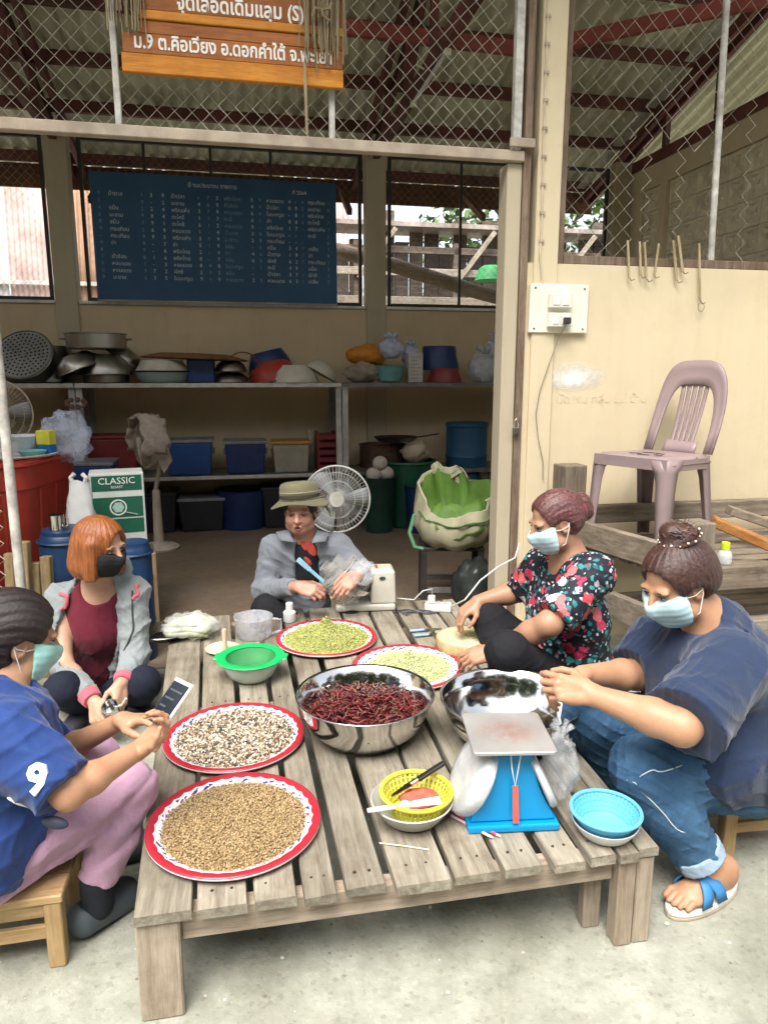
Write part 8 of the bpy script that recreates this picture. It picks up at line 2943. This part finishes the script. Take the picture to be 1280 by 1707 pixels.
# ------------------------------------------------------------------ the woman in the floral blouse
def floral_woman():
    Y = 2.55
    pel = Vector((W(965, 1080, Y + .12).x, Y + .12, .17))
    neck = W(948, 930, Y + .05)
    chest = pel.lerp(neck, .58) + Vector((-.02, 0, 0))
    shN = W(988, 958, Y - .09)
    shF = W(906, 945, Y + .20)
    root = person("woman in black floral blouse and blue mask sitting right of the table", (pel.x, pel.y, 0))
    hd = Head(W(925, 870, Y + .02), (-.93, -.18, -.30), s=.93)
    elN, wrN = W(915, 1040, Y - .20), W(822, 1087, Y - .06)
    elF, wrF = W(868, 985, Y + .30), W(795, 1003, Y + .26)
    f = Field(*bounds([hd.c, chest, shN, shF, elN, wrN, elF, wrF, W(770, 1030, Y + .2)], .13), .0038)
    hd.shape(f, .005)
    f.cone(hd.P(0, -.022, -.06), neck, .050, .060, .025)
    torso(f, pel, chest, neck, shF, shN, .165, .115, -.010)
    arm(f, shN, elN, wrN, (.05, .044, .036, .026))
    arm(f, shF, elF, wrF, (.05, .044, .036, .026))
    hand(f, wrN, (-.80, .05, -.25), (.1, -.55, .8), 1, (.45, .5, .5, .55), .5, .95)
    hand(f, wrF, (-.75, -.25, -.55), (-.35, -.2, .8), -1, (.5, .6, .65, .7), .5, .95)
    put("body", f, SK2, root)
    hd.eyes(root)
    hd.mask(root, M_maskb, .004, low=-.112)
    h = Field(*bounds([hd.P(x, y, z) for x in (-.12, .12) for y in (-.19, .11) for z in (-.12, .15)], .0), .0034)
    h.ell(hd.P(0, -.018, .034), (.081, .103, .089), hd.F, .01)
    h.ell(hd.P(0, -.05, -.01), (.072, .06, .055), hd.F, .03)
    h.ell(hd.P(0, -.128, .035), (.040, .034, .042), hd.F, .02)
    h.ell(hd.P(0, -.135, .0), (.034, .028, .035), hd.F, .02)
    h.ell(hd.P(0, .122, -.002), (.085, .090, .094), hd.F, .012, 'cut')
    for q in (-1, 1):
        h.ell(hd.P(q * .085, .004, -.03), (.03, .042, .045), hd.F, .01, 'cut')
    h.wrinkle(.0016, head_ridges(hd))
    put("hair", h, hair_mat("hair_reddish", (.035, .010, .012), (.10, .035, .035), (.24, .12, .10), (50, 30, 60), .36), root)
    bun = hd.P(0, -.135, .03)
    strands(h, root.children[-1].data, root, lambda p: (bun - p).normalized(), strand_mat("reddish_strand", [(.05, .016, .017), (.13, .05, .045), (.28, .15, .13), (.07, .024, .025)]), 420, 7, .011, .0012, .0011, 6, where=lambda p: (p - bun).length > .05)
    MB().tube([hd.P(.045 * math.cos(a), -.112, .02 + .045 * math.sin(a)) for a in [2 * PI * i / 18 for i in range(18)]], .010, 8, closed=True).build("hair_tie", cloth("scrunchie", (.16, .03, .05)), root, smooth=True, M=rel(root, Matrix.Identity(4)))
    M_fl = floral()
    f = Field(*bounds([pel, chest, neck, shN, shF, elN, elF], .25), .005)
    torso(f, pel, chest, neck, shF, shN, .185, .135, .010, belly=.02, fwd=(-1, 0, 0))
    for s_, e_ in ((shN, elN), (shF, elF)):
        f.cone(s_, s_.lerp(e_, .88), .078, .074, .05, flat=True)
    f.cone(neck + Vector((-.05, -.03, .06)), neck + Vector((-.09, -.03, -.02)), .06, .045, .01, 'cut')
    collar_cut(f, neck, hd, .068)
    f.wrinkle(.009, folds(.85, (1, 1, .8), 3))
    put("blouse", f, M_fl, root)
    # black trousers, legs folded in front
    kN, kF = W(845, 1085, Y - .22), W(815, 1030, Y + .26)
    f = Field(*bounds([pel, kN, kF, W(800, 1060, Y + .05)], .16), .0055)
    f.ell(pel, (.17, .17, .12), None, .05)
    f.cone(pel + Vector((-.02, -.08, 0)), kN, .095, .07, .04)
    f.cone(pel + Vector((-.02, .08, 0)), kF, .095, .07, .04)
    f.cone(kN, Vector((kN.x + .05, Y + .12, .09)), .068, .05, .03)
    f.cone(kF, Vector((kF.x + .08, Y - .0, .09)), .068, .05, .03)
    f.plane_cut((0, 0, .03), (0, 0, -1))
    f.wrinkle(.006, folds(1, (1, 1, 1), 5))
    put("trousers", f, cloth("black_trousers2", (.012, .012, .015)), root)
    b = room("floor_mat", "low wooden seat board under the floral blouse woman", "board", 0, 0, 0)
    o = b
    bpy.data.objects.remove(o)
    sb_ = thing("seat_board", "low wooden seat board beneath the floral blouse woman", "board", loc=(pel.x, pel.y, 0), rz=YAW)
    for k in range(3):
        MB().box(-.22, .22, -.16 + k * .11, -.06 + k * .11, .025, .05).build("plank", M_bw, sb_, bevel=.003)
    for x in (-.18, .16):
        MB().box(x, x + .03, -.16, .16, 0, .0245).build("runner", M_bwy, sb_)

# ------------------------------------------------------------------ the woman in navy at the right front
def navy_woman():
    pel = Vector((W(1225, 1290, 1.98).x, 1.98, .30))
    neck = W(1178, 1035, 1.92)
    chest = pel.lerp(neck, .55) + Vector((-.03, 0, 0))
    shN = W(1220, 1110, 1.76)
    shF = W(1098, 1075, 2.10)
    root = person("woman in navy tee and rolled jeans with a sparkling bun clip", (pel.x, pel.y, 0))
    hd = Head(W(1127, 972, 1.90), (-.86, -.34, -.40), (0, 0, 1), s=.93)
    elN, wrN = W(1136, 1212, 1.60), W(985, 1158, 1.72)
    elF, wrF = W(1062, 1125, 2.04), W(970, 1125, 1.90)
    f = Field(*bounds([hd.c, chest, shN, shF, elN, wrN, elF, wrF, W(915, 1130, 1.8)], .14), .0034)
    hd.shape(f, .008)
    f.cone(hd.P(0, -.022, -.055), neck, .054, .062, .03)
    torso(f, pel, chest, neck, shF, shN, .19, .14, -.006)
    arm(f, shN, elN, wrN, (.056, .045, .039, .027))
    arm(f, shF, elF, wrF, (.056, .045, .039, .027))
    hand(f, wrN, (-.90, .12, .16), (.05, -.85, .45), 1, (.65, .85, .95, 1.0), .7, 1.0)
    hand(f, wrF, (-.88, -.30, -.05), (-.1, .3, .9), -1, (.6, .8, .9, .95), .7, 1.0)
    put("body", f, SK3, root)
    hd.eyes(root)
    hd.mask(root, M_maskb, .008, low=-.112)
    h = Field(*bounds([hd.P(x, y, z) for x in (-.13, .13) for y in (-.18, .12) for z in (-.12, .20)], .0), .0034)
    h.ell(hd.P(0, -.022, .034), (.088, .110, .094), hd.F, .01)
    h.ell(hd.P(0, -.060, -.005), (.084, .066, .062), hd.F, .03)
    h.ell(hd.P(0, .126, -.006), (.090, .092, .094), hd.F, .012, 'cut')
    for q in (-1, 1):
        h.ell(hd.P(q * .092, .004, -.04), (.034, .040, .045), hd.F, .01, 'cut')
    h.ell(hd.P(0, -.055, .135), (.048, .046, .030), hd.F, .02)
    h.ell(hd.P(.012, -.04, .158), (.032, .030, .022), hd.F, .014)
    c0, F3 = npv(hd.c), np.array(hd.F)
    def sweep(x, y, z):
        lx = (x - c0[0]) * F3[0, 0] + (y - c0[1]) * F3[1, 0] + (z - c0[2]) * F3[2, 0]
        ly = (x - c0[0]) * F3[0, 1] + (y - c0[1]) * F3[1, 1] + (z - c0[2]) * F3[2, 1]
        lz = (x - c0[0]) * F3[0, 2] + (y - c0[1]) * F3[1, 2] + (z - c0[2]) * F3[2, 2]
        a = np.arctan2(np.hypot(lx, 0 * lx) * np.sign(lx), ly + .055)
        return np.sin(a * 34 + 3 * np.sin(lz * 20)) * .5 + np.sin(a * 71 + lz * 30) * .5
    h.wrinkle(.0018, sweep)
    M_h3 = hair_mat("hair_brown", (.018, .008, .007), (.05, .022, .018), (.13, .06, .045), (40, 40, 60), .36)
    put("hair", h, M_h3, root)
    bun = hd.P(0, -.055, .13)
    sm = strand_mat("brown_strand2", [(.015, .008, .007), (.06, .03, .022), (.17, .085, .062), (.035, .016, .013)])
    strands(h, root.children[-1].data, root, lambda p: (bun - p).normalized(), sm, 620, 8, .012, .0013, .0012, 7, where=lambda p: (p - bun).length > .06)
    st = MB()
    for i in range(90):
        a, b_ = random.uniform(0, 2 * PI), random.uniform(0, 2 * PI)
        c_ = Vector((.024 * math.cos(a), -.055 + .022 * math.sin(a), .148))
        ax_ = Vector((math.cos(b_), math.sin(b_), random.uniform(-.3, .5))).normalized()
        o_ = ax_.orthogonal().normalized()
        rr = random.uniform(.018, .030)
        st.tube([hd.P(*(c_ + (ax_ * math.cos(t_) + o_ * math.sin(t_)) * rr)) for t_ in [.45 * q - 1.2 for q in range(7)]], [.0008, .0018, .002, .002, .002, .0016, .0006], 4)
    for i in range(16):
        a = random.uniform(0, 2 * PI)
        p0 = Vector((.03 * math.cos(a), -.05 + .03 * math.sin(a), .155))
        st.tube([hd.P(*p0), hd.P(*(p0 * 1.0 + Vector((.018 * math.cos(a), .018 * math.sin(a), .014)))), hd.P(*(p0 + Vector((.03 * math.cos(a + .6), .03 * math.sin(a + .6), .010))))], [.0014, .0012, .0004], 4)
    tag(st.build("bun_strands", sm, root, smooth='all', M=rel(root, Matrix.Identity(4))), kind="stuff")
    cl = MB()
    cl.tube([hd.P(.058 * math.cos(a), -.055 + .055 * math.sin(a), .128) for a in [2 * PI * i / 24 for i in range(24)]], .005, 6, closed=True)
    o = cl.build("hair_clip", basic("clip_brown", (.06, .03, .02), .3), root, smooth=True, M=rel(root, Matrix.Identity(4)))
    gm = MB()
    for i in range(16):
        a = 2 * PI * i / 16
        gm.sphere(hd.P(.062 * math.cos(a), -.055 + .059 * math.sin(a), .131 + .004 * (i % 2)), (.0034 if i % 3 else .0022), 8, 6)
    gm.build("gem", basic("gem_white", (.85, .84, .80), .08, .3), o, smooth=True)
    # navy tee: roomy, V neck
    f = Field(*bounds([pel, chest, neck, shN, shF, elN, elF], .28), .005)
    torso(f, pel, chest, neck, shF, shN, .200, .165, .018, belly=.03, fwd=(-1, -.2, 0))
    bk = chest + Vector((.10, .0, -.04))
    f.ell(bk, (.13, .185, .18), None, .08)
    f.ell(pel + Vector((.02, 0, .02)), (.185, .225, .14), None, .08)
    f.cone(shN, shN.lerp(elN, .95), .090, .104, .06, flat=True)
    f.cone(neck + Vector((.05, .03, -.03)), chest + Vector((.06, .02, .05)), .085, .12, .05)
    f.cone(shF, shF.lerp(elF, .85), .095, .095, .06, flat=True)
    f.ell(W(1192, 1255, 1.84), (.14, .16, .13), None, .08)
    f.plane_cut((0, 0, .20), (0, 0, -1))
    collar_cut(f, neck + Vector((-.035, -.02, .012)), hd, .066)
    f.cone(neck + Vector((-.06, -.05, .05)), W(1104, 1074, 1.72), .072, .020, .008, 'cut')
    f.wrinkle(.015, folds(.55, (1, 1, .8), 9))
    put("tee", f, cloth("navy_tee", (.018, .031, .070), 900, .12, .8, .2), root)
    # jeans
    kN, kF = W(1070, 1280, 1.76), W(985, 1195, 2.02)
    aN = G(1168, 1432, .12)
    aF = Vector((kF.x + .12, 2.12, .10))
    hN, hF = pel + Vector((-.02, -.11, -.02)), pel + Vector((-.02, .10, -.02))
    f = Field(*bounds([pel, kN, kF, aN, aF], .17), .0045)
    f.ell(pel + Vector((0, 0, -.02)), (.17, .21, .12), None, .05)
    f.cone(hN, kN, .120, .084, .04)
    f.cone(kN, kN.lerp(aN, .5), .084, .078, .03)
    f.cone(kN.lerp(aN, .5), aN, .078, .064, .03, flat=True)
    f.cone(hF, kF, .115, .085, .04)
    f.cone(kF, aF, .085, .062, .03, flat=True)
    f.plane_cut((0, 0, .02), (0, 0, -1))
    f.wrinkle(.013, folds(.8, (1, 1, 1), 11))
    put("jeans", f, denim("denim_blue", (.022, .060, .125), (.065, .145, .245)), root)
    # seam stitching over the thigh and down the shin
    M_st = basic("stitch", (.45, .50, .52), .8)
    for pa, pb in (((1062, 1306, 1.60), (1142, 1276, 1.70)), ((1040, 1325, 1.60), (1150, 1408, 1.62))):
        pts = onto(f, along([W(*pa), W(*pb)], 15), .0)
        MB().tube(pts, .0018, 5).build("seam", M_st, root, smooth='all', M=rel(root, Matrix.Identity(4)))
    dn = (aN - kN).normalized()
    f = Field(*bounds([kN, aN], .12), .004)
    f.cone(aN - dn * .035, aN + dn * .006, .0715, .069, .0, flat=True, flat0=True)
    f.wrinkle(.003, folds(1.6, (1, 1, 1), 4))
    put("cuff", f, denim("denim_pale", (.22, .31, .39), (.34, .44, .53)), root)
    # foot in a blue strapped sandal
    hl_, to = G(1205, 1462, .05), G(1155, 1490, .04)
    dirf = Vector((to.x - hl_.x, to.y - hl_.y, 0)).normalized()
    to = hl_ + dirf * .17
    sd_ = Vector((-dirf.y, dirf.x, 0))
    f = Field(*bounds([aN, hl_, to + dirf * .06], .09), .0034)
    hl_ = Vector((hl_.x, hl_.y, .052))
    f.cone(aN + dn * -.02, hl_ + Vector((0, 0, .03)), .038, .036, .02)
    f.cone(hl_, hl_ + dirf * .10 + Vector((0, 0, -.002)), .034, .030, .025)
    f.cone(hl_ + dirf * .03 + Vector((0, 0, .03)), hl_ + dirf * .13 + Vector((0, 0, -.006)), .030, .024, .025)
    f.ell(hl_ + dirf * .13 + Vector((0, 0, -.008)), (.042, .042, .020), frame(dirf), .02)
    for i in range(5):
        x = (i - 2) * .0165
        L = (.048, .056, .055, .050, .040)[i if True else 0]
        p = hl_ + dirf * .135 + sd_ * x + Vector((0, 0, -.010))
        r_ = .0082 if i else .0105
        f.cone(p, p + dirf * L * .6 + Vector((0, 0, .004)), r_, r_, .004)
        f.cone(p + dirf * L * .6 + Vector((0, 0, .004)), p + dirf * L + Vector((0, 0, -.006)), r_, r_ * .9, .004)
    f.plane_cut((0, 0, .026), (0, 0, -1))
    put("foot", f, SK3, root)
    sol = []
    for i in range(28):
        a = 2 * PI * i / 28
        w_ = .046 + .006 * math.cos(a)
        p = hl_ + dirf * (.078 + .132 * math.cos(a)) + sd_ * (w_ * math.sin(a))
        sol.append((p.x, p.y))
    if True:
        area = sum(sol[i][0] * sol[(i + 1) % 28][1] - sol[(i + 1) % 28][0] * sol[i][1] for i in range(28))
        if area < 0:
            sol = sol[::-1]
    sdl = link_mesh("sandal", MB().prism(sol, .010, .026).mesh("sandal"), basic("sole_white", (.66, .64, .58), .6, var=.1), root, False, .004, rel(root, Matrix.Identity(4)), 2)
    MB().prism(sol, .0, .0095).build("outsole", basic("sole_tan", (.40, .32, .24), .7), sdl, bevel=.002)
    M_strap = basic("strap_blue", (.04, .19, .42), .6, var=.1)
    for s_, (q0, q1) in enumerate(((.060, .125), (.120, .065))):
        rows = []
        for j in range(9):
            a = PI * j / 8
            qq = q0 + (q1 - q0) * (j / 8)
            c = hl_ + dirf * qq + Vector((0, 0, -.022))
            hgt = .064 - .16 * (qq - .06)
            pA = c + sd_ * (.047 * math.cos(a)) + Vector((0, 0, hgt * math.sin(a) ** .8 if math.sin(a) > 0 else 0))
            rows.append([pA - dirf * .018, pA + Vector((0, 0, .001)), pA + dirf * .018])
        o = ring_strip(rows, False).build("strap", M_strap, sdl, smooth='all')
        o.modifiers.new("solid", 'SOLIDIFY').thickness = .004
    # far foot, hidden behind the table leg
    f = Field(*bounds([aF, aF + Vector((-.16, -.05, -.1))], .08), .005)
    f.cone(Vector((aF.x, aF.y, .045)), Vector((aF.x - .16, aF.y - .04, .035)), .042, .040, .02)
    f.cone(aF, Vector((aF.x, aF.y, .05)), .04, .04, .02)
    f.plane_cut((0, 0, .003), (0, 0, -1))
    put("foot", f, SK3, root)
    sb_ = Vector((pel.x + .05, pel.y + .03, 0))
    stool("low_stool", "low stool under the woman in the navy tee", sb_, .14, .12, .19, R(8), M_new, M_newz)

hat_woman()
redhead()
phone_woman()
floral_woman()
navy_woman()
